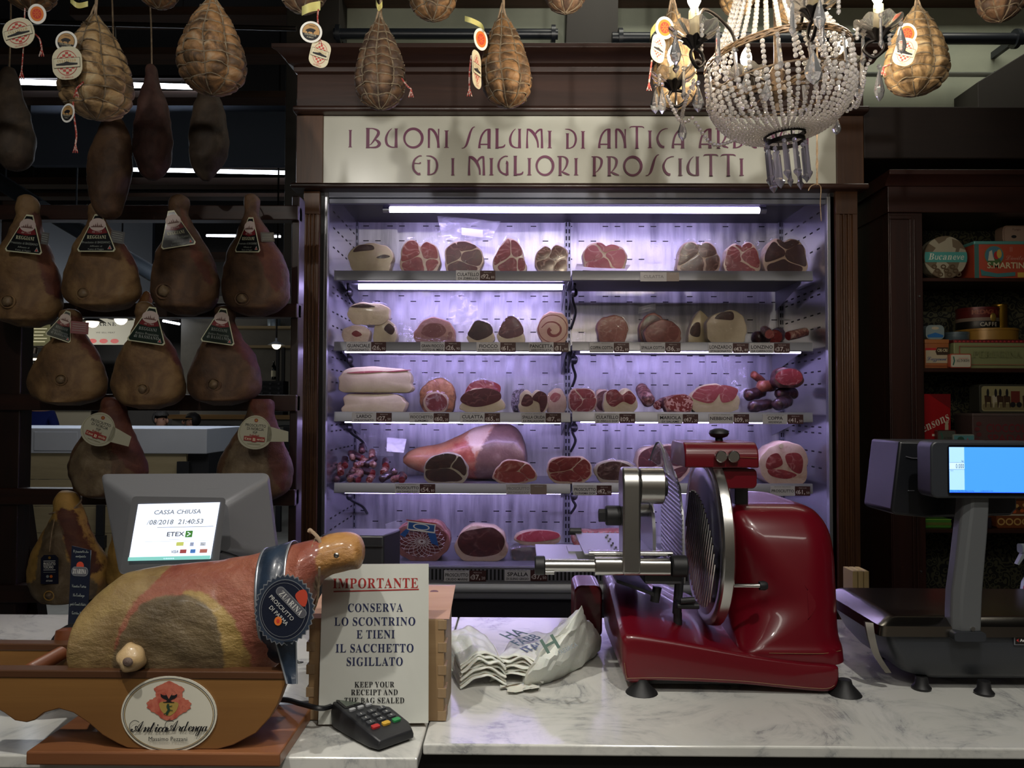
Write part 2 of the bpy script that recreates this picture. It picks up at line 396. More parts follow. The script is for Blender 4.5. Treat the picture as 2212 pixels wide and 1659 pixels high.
# common inks and stuffs
INK = mat('black_ink', '#15151a', .6); WHITE = mat('white_ink', '#e8e8e2', .6); CREAM = mat('cream_card', '#d8d2b4', .55)
RED = mat('red_ink', '#b52a2c', .5); BLACKP = mat('black_plastic', '#16171a', .38); CHROME = mat('polished_steel', '#c9c8c4', .16, 1.)
STEEL = mat('brushed_steel', '#a9a8a6', .32, 1.); IRON = mat('dark_iron', '#2a2522', .45, .8); CORD = organic('hemp_cord', [(.3, '#6e5a44'), (.7, '#a8937a')], 60, .9, .3)
REDCORD = organic('red_white_twine', [(.42, '#c8b8ae'), (.5, '#a23a34'), (.6, '#a23a34')], 160, .9, 0)
GOLD = mat('gold_ink', '#b08a3a', .4, .6)
# ================================================================== the setting
M_DARKW = wood('dark_rack_wood', '#1c0f0b', '#33190f', 'x', .8, .4)
M_DARKWV = wood('dark_rack_wood_upright', '#160d0a', '#2a1610', 'z', .8, .4)
M_JOIST = wood('ceiling_timber', '#3a281c', '#4e3526', 'x', .5, .7, 0)
struct(MB().box(-12.5, 6, -3.2, 17.2, -.05, 0).obj('floor', organic('grey_floor', [(.3, '#6d6c68'), (.7, '#84827c')], 3, .45, .05), smooth=0))
struct(MB().box(-12.5, 6, -3.2, 17.2, 6.2, 6.3).obj('ceiling', mat('ceiling_black', '#191614', .9), smooth=0))
struct(MB().box(-12.5, 6, 17.0, 17.2, 0, 6.2).obj('wall_back', mat('far_wall', '#3a3a3c', .9), smooth=0))
struct(MB().box(-12.6, -12.5, -3.2, 17.2, 0, 6.2).obj('wall_left', mat('far_wall', '#3a3a3c', .9), smooth=0))
struct(MB().box(6, 6.1, -3.2, 17.2, 0, 6.2).obj('wall_right', mat('side_wall', '#4a443e', .9), smooth=0))
struct(MB().box(-12.5, 6, -3.3, -3.2, 0, 6.2).obj('wall_front', mat('shop_wall', '#a39c8e', .9), smooth=0))
# partition behind the cabinet, pale green-grey panels between timbers
dW = 4.7
xl = P(746, 60, dW).x
struct(MB().box(xl, 5.9, dW, dW + .1, 0, P(1200, 4, dW).z + .5).obj('wall_partition', organic('pale_green_panel', [(.3, '#8e9484'), (.7, '#a0a492')], 2, .7, .03), smooth=0))
b = MB(); b.box(xl - .1, 5.9, dW - .16, dW - .005, P(1100, 19, dW).z, P(1100, 19, dW).z + .3)
struct(b.obj('trim_1', M_JOIST, smooth=0, bevel=.004))
b = MB(); p0, p1 = P(1203, 110, dW), P(1335, 110, dW); q0, q1 = P(1228, 10, dW), P(1330, 0, dW)
b.loft([[Vector((x, y, z)) for x, z in ((p0.x, 2.5), (p1.x - .04, 2.5), (q1.x, q1.z + .4), (q0.x, q0.z + .4))] for y in (dW - .18, dW - .002)])
struct(b.obj('trim_2', mat('dark_timber', '#2a2622', .7), smooth=0, bevel=.004))
b = MB(); p = P(2060, 232, dW); q = P(2230, 110, dW)
b.loft([[Vector((x, y, z)) for x, z in ((p.x, p.z - .4), (q.x + .6, p.z - .4), (q.x + .6, q.z + .15), (q.x, q.z), (p.x, p.z + .05))] for y in (dW - .25, dW - .002)])
struct(b.obj('trim_3', mat('dark_timber', '#2a2622', .7), smooth=0, bevel=.004))
b = MB(); p = P(700, 30, dW - .1); b.box(P(640, 60, dW).x, xl + .01, dW - .2, dW + .1, 2.3, 4.6)
struct(b.obj('trim_4', mat('dark_timber', '#2a2622', .7), smooth=0, bevel=.004))
def pipe(px0, px1, py0, py1, d, r, m, label):
    b = MB(); p, q = P(px0, py0, d), P(px1, py1, d)
    b.tube([p, q], r, 16)
    o = thing('pipe', label, 'pipe', p); b.obj('tube', m, o)
    for f in (0.02, .98):
        k = MB(); c = p.lerp(q, f); k.cyl(c - Vector((.012, 0, 0)), r * 1.7, .024, (1, 0, 0), 16)
        k.box(c.x - .012, c.x + .012, c.y, dW - .002, c.z - .02, c.z + .02); k.obj('bracket', m, o)
pipe(722, 1205, 73, 74, dW - .22, .03, mat('pipe_black', '#20242a', .35), 'dark pipe running between two timbers above the cabinet sign')
pipe(1322, 2212, 82, 84, dW - .22, .032, mat('pipe_black', '#20242a', .35), 'dark pipe passing behind the chandelier at the upper wall')
pipe(1330, 2170, 160, 161, dW - .1, .014, mat('pipe_pale', '#aab0a6', .4), 'thin pale pipe low on the green-grey panels')
# bulkhead over the old bookcase
b = MB(); p = P(1866, 342, 3.5); q = P(2300, 230, 3.5); b.box(p.x, 3.6, 3.5, 4.69, p.z, q.z)
struct(b.obj('trim_5', wood('bulkhead_timber', '#1d1512', '#2c1f19', 'x', .5, .6), smooth=0, bevel=.006))
b = MB(); p = P(1862, 900, 3.9); b.box(p.x, 3.6, 4.3, 4.4, 0, P(1900, 342, 3.6).z)
struct(b.obj('wall_recess', mat('recess_black', '#0d0c0c', .9), smooth=0))
# timbers and panels of the food hall's ceiling
for i, (x0, x1, y0, y1, d, c) in enumerate([(150, 640, 14, 32, 5.6, 0), (-60, 640, 102, 117, 7.0, 0), (-60, 640, 196, 210, 8.0, 0), (-60, 660, 384, 398, 10.0, 0),
                                             (-60, 660, 417, 424, 11.0, 0), (-60, 640, 448, 456, 9.5, 0), (380, 660, 545, 560, 12.0, 0)]):
    p, q = P(x0, y1, d), P(x1, y0, d)
    struct(MB().box(p.x, q.x, d, d + .22, p.z, q.z).obj('trim_%d' % (6 + i), M_JOIST, smooth=0))
p, q = P(64, 356, 8.4), P(700, 214, 8.4)
struct(MB().box(p.x, q.x, 8.4, 8.5, p.z, q.z).obj('trim_13', mat('blue_grey_panel', '#434a56', .8), smooth=0))
p, q = P(-60, 660, 14.0), P(330, 470, 14.0)
struct(MB().box(p.x - 2, q.x, 14.0, 14.1, p.z, q.z).obj('trim_14', mat('blue_grey_panel', '#434a56', .8), smooth=0))
for i, (x0, y0, x1, y1) in enumerate([(-20, 380, 90, 450), (90, 450, 345, 600)]):
    pa, pb = P(x0, y0, 9.0), P(x1, y1, 8.6); pm = pa.lerp(pb, .3)
    o = tag(MB().tube([pa, pb], .09, 10).tube([pm, Vector((pm.x, pm.y, 6.2))], .01, 6).box(pm.x - .05, pm.x + .05, pm.y - .05, pm.y + .05, 6.18, 6.199).obj('air_duct', mat('duct_grey', '#3c434b', .6)),
            ['grey duct sloping down at the far left behind the hams', 'long grey duct sloping behind the upper row of hams'][i], 'duct', 'sloping ceiling ducts of the hall')
# linear lights
LEDM = emis('led_white', '#e8f0ff', 9.0)
for i, (x0, x1, y0, y1, d, h) in enumerate([(38, 430, 177, 188, 8.0, 12), (284, 660, 366, 374, 10.0, 9), (446, 606, 509, 511, 13.0, 5), (352, 388, 693, 700, 14, 5)]):
    p, q = P(x0, y0, d), P(x1, y1, d); hh = h * U(d)
    t = thing('linear_light', ['white linear ceiling light behind the uppermost netted hams', 'white linear ceiling light behind the long dark hams, running to the cabinet',
              'short distant linear light behind the fourth ham of the upper row', 'tiny slanting tube light beyond the rack, beside the meat sign'][i], 'light', p, 'linear lights of the food hall')
    b = MB(); b.tube([p, q], hh * .5, 8); b.obj('diffuser', LEDM, t)
    b = MB(); b.box(p.x, q.x, d - .03, d + .06, max(p.z, q.z) + hh * .5, max(p.z, q.z) + hh * .5 + .03); b.obj('housing', IRON, t)
    b = MB()
    for f in (.1, .9):
        c = p.lerp(q, f); b.tube([c + Vector((0, .02, 0)), Vector((c.x, c.y + .02, 6.2))], .004, 5)
    b.obj('cable', IRON, t)

# ------------------------------------------------------------------ the hall's furniture seen through the rack
dC = 6.5
p, q = P(-140, 978, dC), P(447, 926, dC)
t = thing('service_counter', 'long white-topped counter with pale board front beyond the ham rack', 'counter', (p.x, dC, 0))
MB().box(p.x, q.x, dC, dC + .9, p.z, q.z).obj('counter_top', mat('white_laminate', '#b4bac6', .45), t, smooth=0, bevel=.006)
M_PINE = wood('pale_boards', '#8d8266', '#a79a7b', 'x', .35, .6, 0)
x1 = P(400, 1000, dC).x
b = MB(); n = 5
for i in range(n): b.box(p.x, x1, dC + .02, dC + .05, p.z * i / n + .004, p.z * (i + 1) / n)
b.obj('board_front', M_PINE, t, smooth=0, bevel=.003)
MB().box(x1, P(446, 1000, dC).x, dC + .05, dC + .5, 0, p.z).obj('end_panel', mat('anthracite', '#1a1c22', .6), t, smooth=0)
b = MB(); c0, c1 = P(74, 973, dC), P(168, 933, dC); b.box(c0.x, c1.x, dC - .006, dC - .001, c0.z, c1.z); b.obj('hatch', mat('white_laminate', '#b4bac6', .45), t, smooth=0, bevel=.002)
for i, (cx, cy) in enumerate([(38, 1024), (215, 1170), (397, 1010)]):
    c = P(cx, cy, dC); b = MB(); b.box(c.x - .05, c.x + .05, dC - .02, dC + .02, c.z - .05, c.z + .05); b.obj('bracket', mat('anthracite', '#1a1c22', .6), t, smooth=0)
c = P(216, 1170, dC); MB().box(c.x - .03, c.x + .03, dC - .015, dC + .018, 0, P(216, 1085, dC).z).obj('post', mat('anthracite', '#1a1c22', .6), t, smooth=0)
# bar beyond
dB = 13.0
p, q = P(362, 905, dB), P(690, 897, dB); zbar = q.z + .002
t = thing('bar_counter', 'distant white bar with a wooden top behind the high chairs', 'bar', (p.x, dB, 0))
MB().box(p.x, q.x, dB, dB + .7, p.z, q.z).obj('bar_top', wood('bar_wood', '#8c6b44', '#a98658', 'x', .3), t, smooth=0)
MB().box(p.x + .04, q.x, dB + .08, dB + .6, 0, p.z).obj('bar_front', mat('bar_white', '#7d7c76', .7), t, smooth=0)
def high_chair(px, d, top, label):
    c = P(px, top, d); z = c.z; s = .145
    t = thing('high_chair', label, 'chair', (c.x, d, 0), 'black metal high chairs at the bar')
    bm = mat('chair_black', '#17171a', .45)
    MB().rbox(-s + c.x, s + c.x, d - s, d + s, z - .40, z - .36, .05, 3, 'z').obj('seat', bm, t)
    b = MB(); b.tube(catmull([(c.x - s, d - s, z - .38), (c.x - s * .95, d - s - .03, z - .06), (c.x - s * .8, d - s - .03, z), (c.x + s * .8, d - s - .03, z), (c.x + s * .95, d - s - .03, z - .06), (c.x + s, d - s, z - .38)], 4), .013, 6)
    b.obj('back_frame', bm, t)
    MB().box(c.x - .05, c.x + .05, d - s - .03, d - s - .015, z - .38, z - .01).obj('back_slat', bm, t, smooth=0)
    for sx in (-1, 1):
        for sy in (-1, 1): MB().tube([(c.x + sx * s * .9, d + sy * s * .9, z - .38), (c.x + sx * s * 1.1, d + sy * s * 1.2, 0)], .013, 6).obj('leg', bm, t)
for px, lb in ((383, 'black metal high chair right behind the dark-haired seated person'), (449, 'black metal high chair just past the end of the white counter'), (498, 'black metal high chair beside the second labelled ham'), (626, 'black metal high chair half hidden by the cabinet post')):
    high_chair(px, 12.4, 920, lb)
p = P(450, 962, 8.6); q = P(560, 955, 8.6)
t = thing('wooden_table', 'plain wooden table past the end of the white counter', 'table', (p.x, 8.6, 0))
MB().box(p.x, q.x, 8.6, 9.5, p.z - .02, p.z + .03).obj('table_top', wood('bar_wood', '#8c6b44', '#a98658', 'x', .3), t, smooth=0)
for x in (p.x + .04, q.x - .04):
    for y in (8.64, 9.46): MB().box(x - .03, x + .03, y - .03, y + .03, 0, p.z - .02).obj('leg', mat('anthracite', '#1a1c22', .6), t, smooth=0)
# grey service wall and shelves at the right end of the view
dS = 14.2
p, q = P(388, 905, dS), P(690, 640, dS)
struct(MB().box(p.x, q.x, dS, dS + .1, 0, q.z).obj('wall_service', organic('grey_plaster', [(.3, '#5c5a56'), (.7, '#6d6b66')], 2, .9, .02), smooth=0))
for y, x0, lb in ((710, 515, 'upper pale wooden wall shelf in the far bar'), (751, 540, 'lower pale wooden wall shelf behind the small pendant lamp')):
    a, c = P(x0, y + 3, dS), P(690, y - 2, dS)
    tag(MB().box(a.x, c.x, dS - .3, dS - .0, a.z, c.z).obj('wall_shelf', wood('shelf_pine', '#8c7a5c', '#a8946f', 'x', .3), smooth=0), lb, 'shelf', 'far bar wall shelves')
a, c = P(576, 708, dS - .2), P(604, 684, dS - .2)
tag(MB().lathe([(.02, 0), (.115, .0), (.115, c.z - a.z - .03), (.09, c.z - a.z), (.01, c.z - a.z)], ((a.x + c.x) / 2, dS - .15, P(590, 708, dS).z + .0)).obj('steel_drum', mat('drum_steel', '#9aa8b4', .35, .7)), 'pale steel drum on the upper wall shelf', 'drum')
a, c = P(548, 849, 12.9), P(604, 822, 12.9)
t = thing('bottle_rack', 'black wine rack on the bar behind the third lower ham', 'rack', ((a.x + c.x) / 2, 12.9, zbar))
b = MB(); b.box(a.x, c.x, 13.1, 13.4, zbar, c.z); b.obj('case', mat('anthracite', '#1a1c22', .6), t, smooth=0)
b = MB()
for i in range(3):
    for j in range(3): b.cyl((a.x + (i + .5) * (c.x - a.x) / 3, 13.1, a.z + j * .08), .02, .02, (0, -1, 0), 10)
b.obj('bottle_ends', mat('bottle_cap', '#43424a', .4), t)
c = P(591, 820, 13.2)
t = thing('wine_bottle', 'dark wine bottle with a cream label standing on the wine rack', 'bottle', (c.x, 13.2, c.z))
MB().lathe([(.03, 0), (.04, .01), (.04, .2), (.033, .225), (.015, .26), (.015, .31), (.008, .315)], (c.x, 13.2, c.z), 14).obj('bottle_body', mat('bottle_glass', '#0d120e', .15), t)
MB().lathe([(.0405, .05), (.0407, .05), (.0407, .15), (.0405, .15)], (c.x, 13.2, c.z), 14).obj('paper_label', CREAM, t)
for px in (601, 613):
    a = P(px, 760, dS - .35); tag(MB().box(a.x - .025, a.x + .025, dS - .4, dS - .34, 0, P(px, 751, dS - .3).z).obj('steel_post', mat('anthracite', '#1a1c22', .6), smooth=0),
        'dark upright post beside the wine bottle' if px == 601 else 'dark upright post nearest the rack edge in the far bar', 'post', 'uprights under the wall shelves')
def pendant(px, py, d, r, label, glow, shade):
    c = P(px, py, d); t = thing('pendant_lamp', label, 'lamp', c, 'pendant lamps of the food hall')
    MB().lathe([(.01, 0 - r * .9), (r * .5, -r * .78), (r * .87, -r * .4), (r, 0), (.01, .01)], c, 18).obj('globe', glow, t)
    MB().lathe([(r * 2.0, 0.0), (r * 1.05, r * .55), (r * .3, r * .95), (r * .3, r * 1.6), (.01, r * 1.65)], c + Vector((0, 0, .004)), 20).obj('lamp_shade', shade, t)
    MB().tube([c + Vector((0, 0, r * 1.6)), Vector((c.x, c.y, 6.2))], .012, 6).obj('cord', IRON, t)
GL = emis('lamp_globe', '#fff0d0', 10)
pendant(200, 696, 12.0, .092, 'lit pendant lamp hanging before the meat sign, nearer the rack post', GL, mat('lamp_black', '#1b1b1b', .5))
pendant(261, 690, 12.0, .092, 'lit pendant lamp hanging before the meat sign, nearer the middle ham', GL, mat('lamp_black', '#1b1b1b', .5))
pendant(597, 746, 9.5, .052, 'small lit pendant lamp with a flared grey shade near the cabinet post', GL, mat('lamp_grey', '#5f6063', .4))
# boards in the distance
c = P(248, 711, 15.0); w, h = 170 * U(15), 68 * U(15)
t = thing('meat_sign', 'white hanging sign lettered for meat behind two lit lamps', 'sign', (c.x, 15, c.z - h / 2))
M = face(c)
card(M, [(-w / 2, -h / 2), (w / 2, -h / 2), (w / 2, h / 2), (-w / 2, h / 2)], .04, mat('sign_white', '#a9a89c', .6), 'board', t)
fl = Flat(M); k = U(15)
fl.text(st('CARNE', SERIFB), -22 * k, 7 * k, 8 * k, INK, width=50 * k); fl.text('WE SELL MEAT', -20 * k, -9 * k, 3 * k, INK, width=42 * k)
for i in range(3): fl.ell((-48 + i * 24) * k, -26 * k, 9 * k, 5 * k, RED)
fl.obj('lettering', t)
MB().tube([c + Vector((-w * .4, .02, h / 2)), (c.x - w * .4, 15.02, 6.2)], .01, 5).obj('cable', IRON, t); MB().tube([c + Vector((w * .4, .02, h / 2)), (c.x + w * .4, 15.02, 6.2)], .01, 5).obj('cable', IRON, t)
c = P(72, 724, 15.0); w, h = 74 * U(15), 46 * U(15)
t = thing('menu_board', 'olive chalk board with white writing at the far left of the hall', 'board', (c.x, 15, c.z - h / 2)); M = face(c)
card(M, [(-w / 2, -h / 2), (w / 2, -h / 2), (w / 2, h / 2), (-w / 2, h / 2)], .04, mat('olive_board', '#4b4a2a', .7), 'board', t)
fl = Flat(M); CH = mat('chalk', '#b9b69a', .8)
for i in range(5): fl.line([((2 if i % 2 else 0) * k, (14 - i * 7) * k), ((30 - (i % 3) * 4) * k, (14 - i * 7) * k)], 2.2 * k, CH)
fl.line(catmull([(-30 * k, 8 * k, 0), (-20 * k, 14 * k, 0), (-18 * k, 2 * k, 0), (-10 * k, -14 * k, 0), (-4 * k, -20 * k, 0)], 5), 4 * k, CH); fl.obj('chalk_writing', t)
MB().tube([Vector((c.x, 15.02, c.z + h / 2 - .02)), Vector((c.x, 15.02, 6.2))], .01, 6).box(c.x - .06, c.x + .06, 14.96, 15.08, 6.18, 6.199).obj('hanger', IRON, t)
# shelving of the far shop
p, q = P(-60, 905, 15.6), P(175, 770, 15.6)
t = thing('shop_shelving', 'far lit shop shelving glimpsed past the rack post', 'shelving', ((p.x + q.x) / 2, 15.6, 0))
MB().box(p.x, q.x, 16.0, 16.05, 0, q.z).obj('back_panel', mat('shop_back', '#6d6a5e', .8), t, smooth=0)
for i, y in enumerate((775, 806, 830, 850, 872)): MB().box(p.x, q.x, 15.6, 16.0, P(0, y, 15.6).z - .02, P(0, y, 15.6).z + .01).obj('shelf', mat('shop_shelf', '#3b3a38', .6), t, smooth=0)
MB().box(p.x, q.x, 15.58, 15.6, P(0, 778, 15.6).z, P(0, 774, 15.6).z).obj('light_strip', emis('shelf_strip', '#fff3d6', 4), t, smooth=0)
rg = random.Random(3)
for i in range(14):
    px = 42 + i * 9; y = (806, 830, 850)[i % 3]; b0 = P(px, y, 15.8); hh = rg.uniform(.07, .13)
    tag(MB().box(b0.x - .03, b0.x + .03, 15.75, 15.85, b0.z + .01, b0.z + hh).obj('packet', mat('packet_%d' % (i % 4), ['#8a2f2a', '#b8ac8a', '#4f5a3a', '#c9c6bb'][i % 4], .6), smooth=0, bevel=.004),
        'small packet standing on the far lit shop shelves', 'packet', 'packets on the far shop shelves')
a, c = P(30, 752, 14.6), P(130, 748, 14.6); t = thing('track_light_rail', 'thin black rail with three spot heads under the olive board', 'spotlights', a)
MB().tube([a, c], .012, 6).obj('rail', IRON, t); MB().tube([a + Vector((.3, 0, 0)), (a.x + .3, a.y, 6.2)], .008, 5).box(a.x + .24, a.x + .36, a.y - .06, a.y + .06, 6.18, 6.199).obj('rod', IRON, t)
for px in (41, 52, 64, 76):
    c = P(px, 757, 14.6); s = MB().lathe([(.02, .07), (.04, .06), (.045, -.05), (.03, -.05)], c, 12, (.3, -.2, 1)).obj('spot_head', IRON, t)

# ------------------------------------------------------------------ the people in the hall
def skin_mesh(name, pts, edges, mat_, parent, sub=2):
    me = bpy.data.meshes.new(name); o0 = ORG[parent.name]
    me.from_pydata([Vector(p[:3]) - o0 for p in pts], edges, []); me.materials.append(mat_)
    o = bpy.data.objects.new(name, me); COL.objects.link(o); o.parent = parent; ORG[o.name] = o0.copy()
    sk = o.modifiers.new('skin', 'SKIN'); sk.use_smooth_shade = True
    for i, p in enumerate(pts): me.skin_vertices[0].data[i].radius = (p[3], p[3] * (p[4] if len(p) > 4 else 1))
    me.skin_vertices[0].data[0].use_root = True
    u = o.modifiers.new('sub', 'SUBSURF'); u.levels = sub; u.render_levels = sub
    return o
def person(c, facing, shirt, hairc, label, seated=False, hair_len=1., arms='down', glasses=False, skinc='#b98a72'):
    """c: floor point under the hips; facing: turn about Z, 0 looks at the camera"""
    t = thing('person', label, 'person', c)
    sk = mat('skin_' + skinc, skinc, .55, sss=.1); Mx = Matrix.Translation(c) @ Matrix.Rotation(facing, 4, 'Z')
    hz = .55 if seated else .92
    def w(x, y, z, *r): v = Mx @ Vector((x, y, z)); return (v.x, v.y, v.z) + r
    sh = hz + .46; n = sh + .06; hd = n + .17
    pts = [w(0, 0, hz, .13, .8), w(0, 0, hz + .2, .125, .75), w(0, .01, sh - .06, .15, .7), w(0, 0, n, .055), w(0, -.02, hd - .06, .075), w(0, -.02, hd + .05, .085)]
    ed = [(0, 1), (1, 2), (2, 3), (3, 4), (4, 5)]
    arm = {}
    for s in (-1, 1):
        i = len(pts)
        if arms == 'down': el, wr = (s * .27, .0, sh - .32), (s * .30, -.14, sh - .52)
        else: el, wr = (s * .25, -.05, sh - .3), (s * .14, -.28, sh - .36)
        pts += [w(s * .17, 0, sh, .062), w(*el, .042), w(*wr, .03), w(wr[0] * .98, wr[1] - .05, wr[2] - .06, .028)]
        ed += [(2, i), (i, i + 1), (i + 1, i + 2), (i + 2, i + 3)]; arm[s] = (el, wr)
        for q in range(4):
            pts.append(w(wr[0] * .98 + (q - 1.5) * .017, wr[1] - .08, wr[2] - .13 + abs(q - 1.3) * .008, .009)); ed.append((i + 3, len(pts) - 1))
        pts.append(w(wr[0] - s * .05, wr[1] - .08, wr[2] - .07, .01)); ed.append((i + 3, len(pts) - 1))
        j = len(pts)
        if seated: lg = [(s * .1, -.02, hz, .085), (s * .11, -.42, hz - .03, .06), (s * .11, -.42, .1, .045), (s * .11, -.55, .04, .04)]
        else: lg = [(s * .1, 0, hz - .06, .095), (s * .1, -.01, .48, .06), (s * .1, .02, .1, .045), (s * .1, -.13, .04, .04)]
        pts += [w(*q) for q in lg]; ed += [(0, j), (j, j + 1), (j + 1, j + 2), (j + 2, j + 3)]
    skin_mesh('body', pts, ed, sk, t)
    # shirt: torso and sleeves over the body
    sp = [w(0, 0, hz - .02, .145, .85), w(0, 0, hz + .2, .14, .8), w(0, .01, sh - .05, .165, .75), w(0, 0, n - .035, .07)]; se = [(0, 1), (1, 2), (2, 3)]
    for s in (-1, 1):
        i = len(sp); e = arm[s][0]
        sp += [w(s * .175, 0, sh, .075), w(s * .175 + (e[0] - s * .175) * .7, e[1] * .7, sh + (e[2] - sh) * .7, .062)]; se += [(2, i), (i, i + 1)]
    skin_mesh('shirt', sp, se, shirt, t)
    tr = [w(0, 0, hz - .02, .14, .85)]; te = []
    for s in (-1, 1):
        i = len(tr)
        if seated: tr += [w(s * .1, -.02, hz, .098), w(s * .11, -.42, hz - .03, .075), w(s * .11, -.42, .12, .06)]
        else: tr += [w(s * .1, 0, hz - .06, .108), w(s * .1, -.01, .48, .075), w(s * .1, .02, .1, .06)]
        te += [(0, i), (i, i + 1), (i + 1, i + 2)]
    skin_mesh('trousers', tr, te, mat('denim_dark', '#23262e', .8), t)
    # hair cap, nose, eyes, mouth, ears
    hb = MB(); hb.ball((0, 0, 0), .103, .112, .11, 18, 12)
    keep = MB(); H = Vector((0, .005, hd + .035))
    fs = [f for f in hb.f if (sum((hb.v[i].z for i in f)) / len(f) > .03 or (sum(hb.v[i].y for i in f) / len(f) > .0 and sum(hb.v[i].z for i in f) / len(f) > -.075 * hair_len))]
    keep.v = [Mx @ (v + H) for v in hb.v]; keep.f = fs; keep.m = [0] * len(fs); keep.wob(.006, 40)
    h = keep.obj('hair', organic('hair_' + hairc, [(.3, hairc), (.7, '#2b2523')], 60, .6, .3), t); so = h.modifiers.new('th', 'SOLIDIFY'); so.thickness = .012
    fb = MB(); fb.ball((0, -.125, hd - .005), .016, .024, .03, 8, 6)
    fb.xf(Mx).obj('nose', sk, t)
    for s in (-1, 1): MB().ball((s * .088, -.01, hd), .012, .022, .032, 8, 6).xf(Mx).obj('ear', sk, t)
    eb = MB()
    for s in (-1, 1): eb.ball((s * .034, -.098, hd + .02), .012, .008, .007, 8, 6)
    eb.ball((0, -.104, hd - .055), .026, .008, .006, 8, 6); eb.v = [Mx @ v for v in eb.v]; eb.obj('eyes_and_mouth', mat('eye_dark', '#3a1f1c', .5), t)
    if glasses:
        gb = MB()
        for s in (-1, 1):
            gb.tube([(s * .036 + .024 * cos(a * pi / 6), -.118, hd + .02 + .02 * sin(a * pi / 6)) for a in range(13)], .003, 5); gb.tube([(s * .06, -.115, hd + .025), (s * .095, .0, hd + .025)], .003, 5)
        gb.v = [Mx @ v for v in gb.v]; gb.obj('glasses', IRON, t)
    return t
c = P(82, 905, 11.0); person((c.x, 11.0, 0), R(8), mat('tee_blue', '#1c2b78', .85), '#2b2320', 'person in a dark blue t-shirt standing behind the white counter')
c = P(341, 905, 10.4); person((c.x + .04, 10.4, P(341, 891, 10.4).z - 1.345), R(62), mat('shirt_pale_blue', '#8fa6c4', .85), '#6d6a66', 'grey-haired person in a light blue shirt seated beyond the white counter', True, 1.2, 'fwd')
c = P(416, 905, 11.5); person((c.x, 11.5, P(416, 896, 11.5).z - 1.345), R(-75), mat('shirt_dark', '#26242a', .85), '#171415', 'dark-haired person with glasses seated beyond the end of the counter', True, 1.2, 'fwd', True)

# ------------------------------------------------------------------ the ham rack
dR = 3.08
t = thing('ham_rack', 'dark wooden rack of posts and rails carrying rows of cured hams', 'rack', (P(320, 900, dR).x, dR, 0))
xr = P(640, 800, dR).x
for y0, y1 in ((443, 474), (655, 684), (853, 886), (1058, 1090), (1268, 1302)):
    a, c = P(-40, y1, dR), P(636, y0, dR); MB().box(a.x, xr, dR, dR + .06, a.z, c.z).obj('rail', M_DARKW, t, smooth=0, bevel=.004)
MB().box(P(-12, 800, dR).x, P(38, 800, dR).x, dR + .02, dR + .1, 0, P(20, 430, dR).z).obj('post', M_DARKWV, t, smooth=0, bevel=.004)
MB().box(P(623, 800, dR).x, xr, dR + .02, dR + .1, 0, P(620, 420, dR).z).obj('post', M_DARKWV, t, smooth=0, bevel=.004)
b = MB(); a, c = P(34, 1085, dR + .1), P(70, 1400, dR + .1); w = 28 * U(dR)
b.loft([[Vector((x, y, z)) for x, y in ((cx, dR + .1), (cx + w, dR + .1), (cx + w, dR + .16), (cx, dR + .16))] for cx, z in ((a.x - .02, a.z), (c.x + (c.x - a.x) * .9, 0))]); b.obj('leg', M_DARKWV, t, smooth=0)
for px, d in ((341, 10.4), (416, 11.5)):
    c = P(px, 905, d); tag(MB().box(c.x - .17, c.x + .2, d - .17, d + .17, .40, .435).box(c.x - .03, c.x + .05, d - .03, d + .03, 0, .40).obj('stool', IRON, smooth=0), 'low stool under the %s seated person beyond the counter' % ('grey-haired' if d < 11 else 'dark-haired'), 'stool')
# ================================================================== the refrigerated wall cabinet
dF = 3.40
M_WAL = wood('walnut', '#33201a', '#4c3228', 'x', .6, .42, .2, '#281812')
M_WALV = wood('walnut_upright', '#432a1a', '#684427', 'z', .7, .42, .2, '#352013')
M_GREYST = mat('cabinet_grey_steel', '#8f9296', .4, .6); M_DGREY = mat('cabinet_dark_grey', '#4a4d52', .5, .3)
M_VALANCE = mat('cabinet_valance', '#6f7280', .45, .4)
CB = thing('refrigerated_cabinet', 'walnut framed refrigerated wall cabinet with violet lit steel shelves of cured meat', 'cabinet', (P(1254, 900, dF).x, dF, 0))
def pxbox(x0, x1, y0, y1, d, th, ref=None):
    a, c = P(x0, y1, d), P(x1, y0, d)
    m1, m2 = P((x0 + x1) / 2, y1, d), P((x0 + x1) / 2, y0, d)
    return a.x, c.x, d, d + th, m1.z, m2.z
xL, xR = P(706, 800, 3.43).x, P(1790, 800, 3.43).x      # inner side walls
for s, (x0, x1) in enumerate(((646, 691), (1812, 1852))):
    b = MB(); q = pxbox(x0, x1, 413, 1275, dF, .1); xa, xb = q[0], q[1]
    wd = xb - xa; pr = [(xa, dF + .1), (xa, dF), (xa + wd * .14, dF)]
    for f in (.2, .42, .64):                                         # flutes
        pr += [(xa + wd * f, dF), (xa + wd * (f + .03), dF + .008), (xa + wd * (f + .11), dF + .008), (xa + wd * (f + .14), dF)]
    pr += [(xa + wd * .86, dF), (xb, dF), (xb, dF + .1)]
    z0, z1 = 0.3, q[5]
    b.prism(pr, z0, z1 - .10, 'z'); b.box(xa, xb, dF - .001, dF + .1, z1 - .10, z1); b.box(xa - .01, xb + .01, dF - .008, dF + .1, 0, z0)
    b.obj('pilaster', M_WALV, CB, 30, bevel=.0015)
    MB().box(xb if s == 0 else xa - .015, xb + .015 if s == 0 else xa, dF + .02, dF + .1, 0, z1).obj('pilaster_edge', mat('cabinet_black', '#121216', .5), CB, smooth=0)
for x0, x1 in ((697, 709), (1793, 1806)):
    q = pxbox(x0, x1, 424, 1260, 3.42, .03); MB().box(q[0], q[1], q[2], q[3], .5, q[5]).obj('steel_jamb', M_GREYST, CB, smooth=0, bevel=.002)
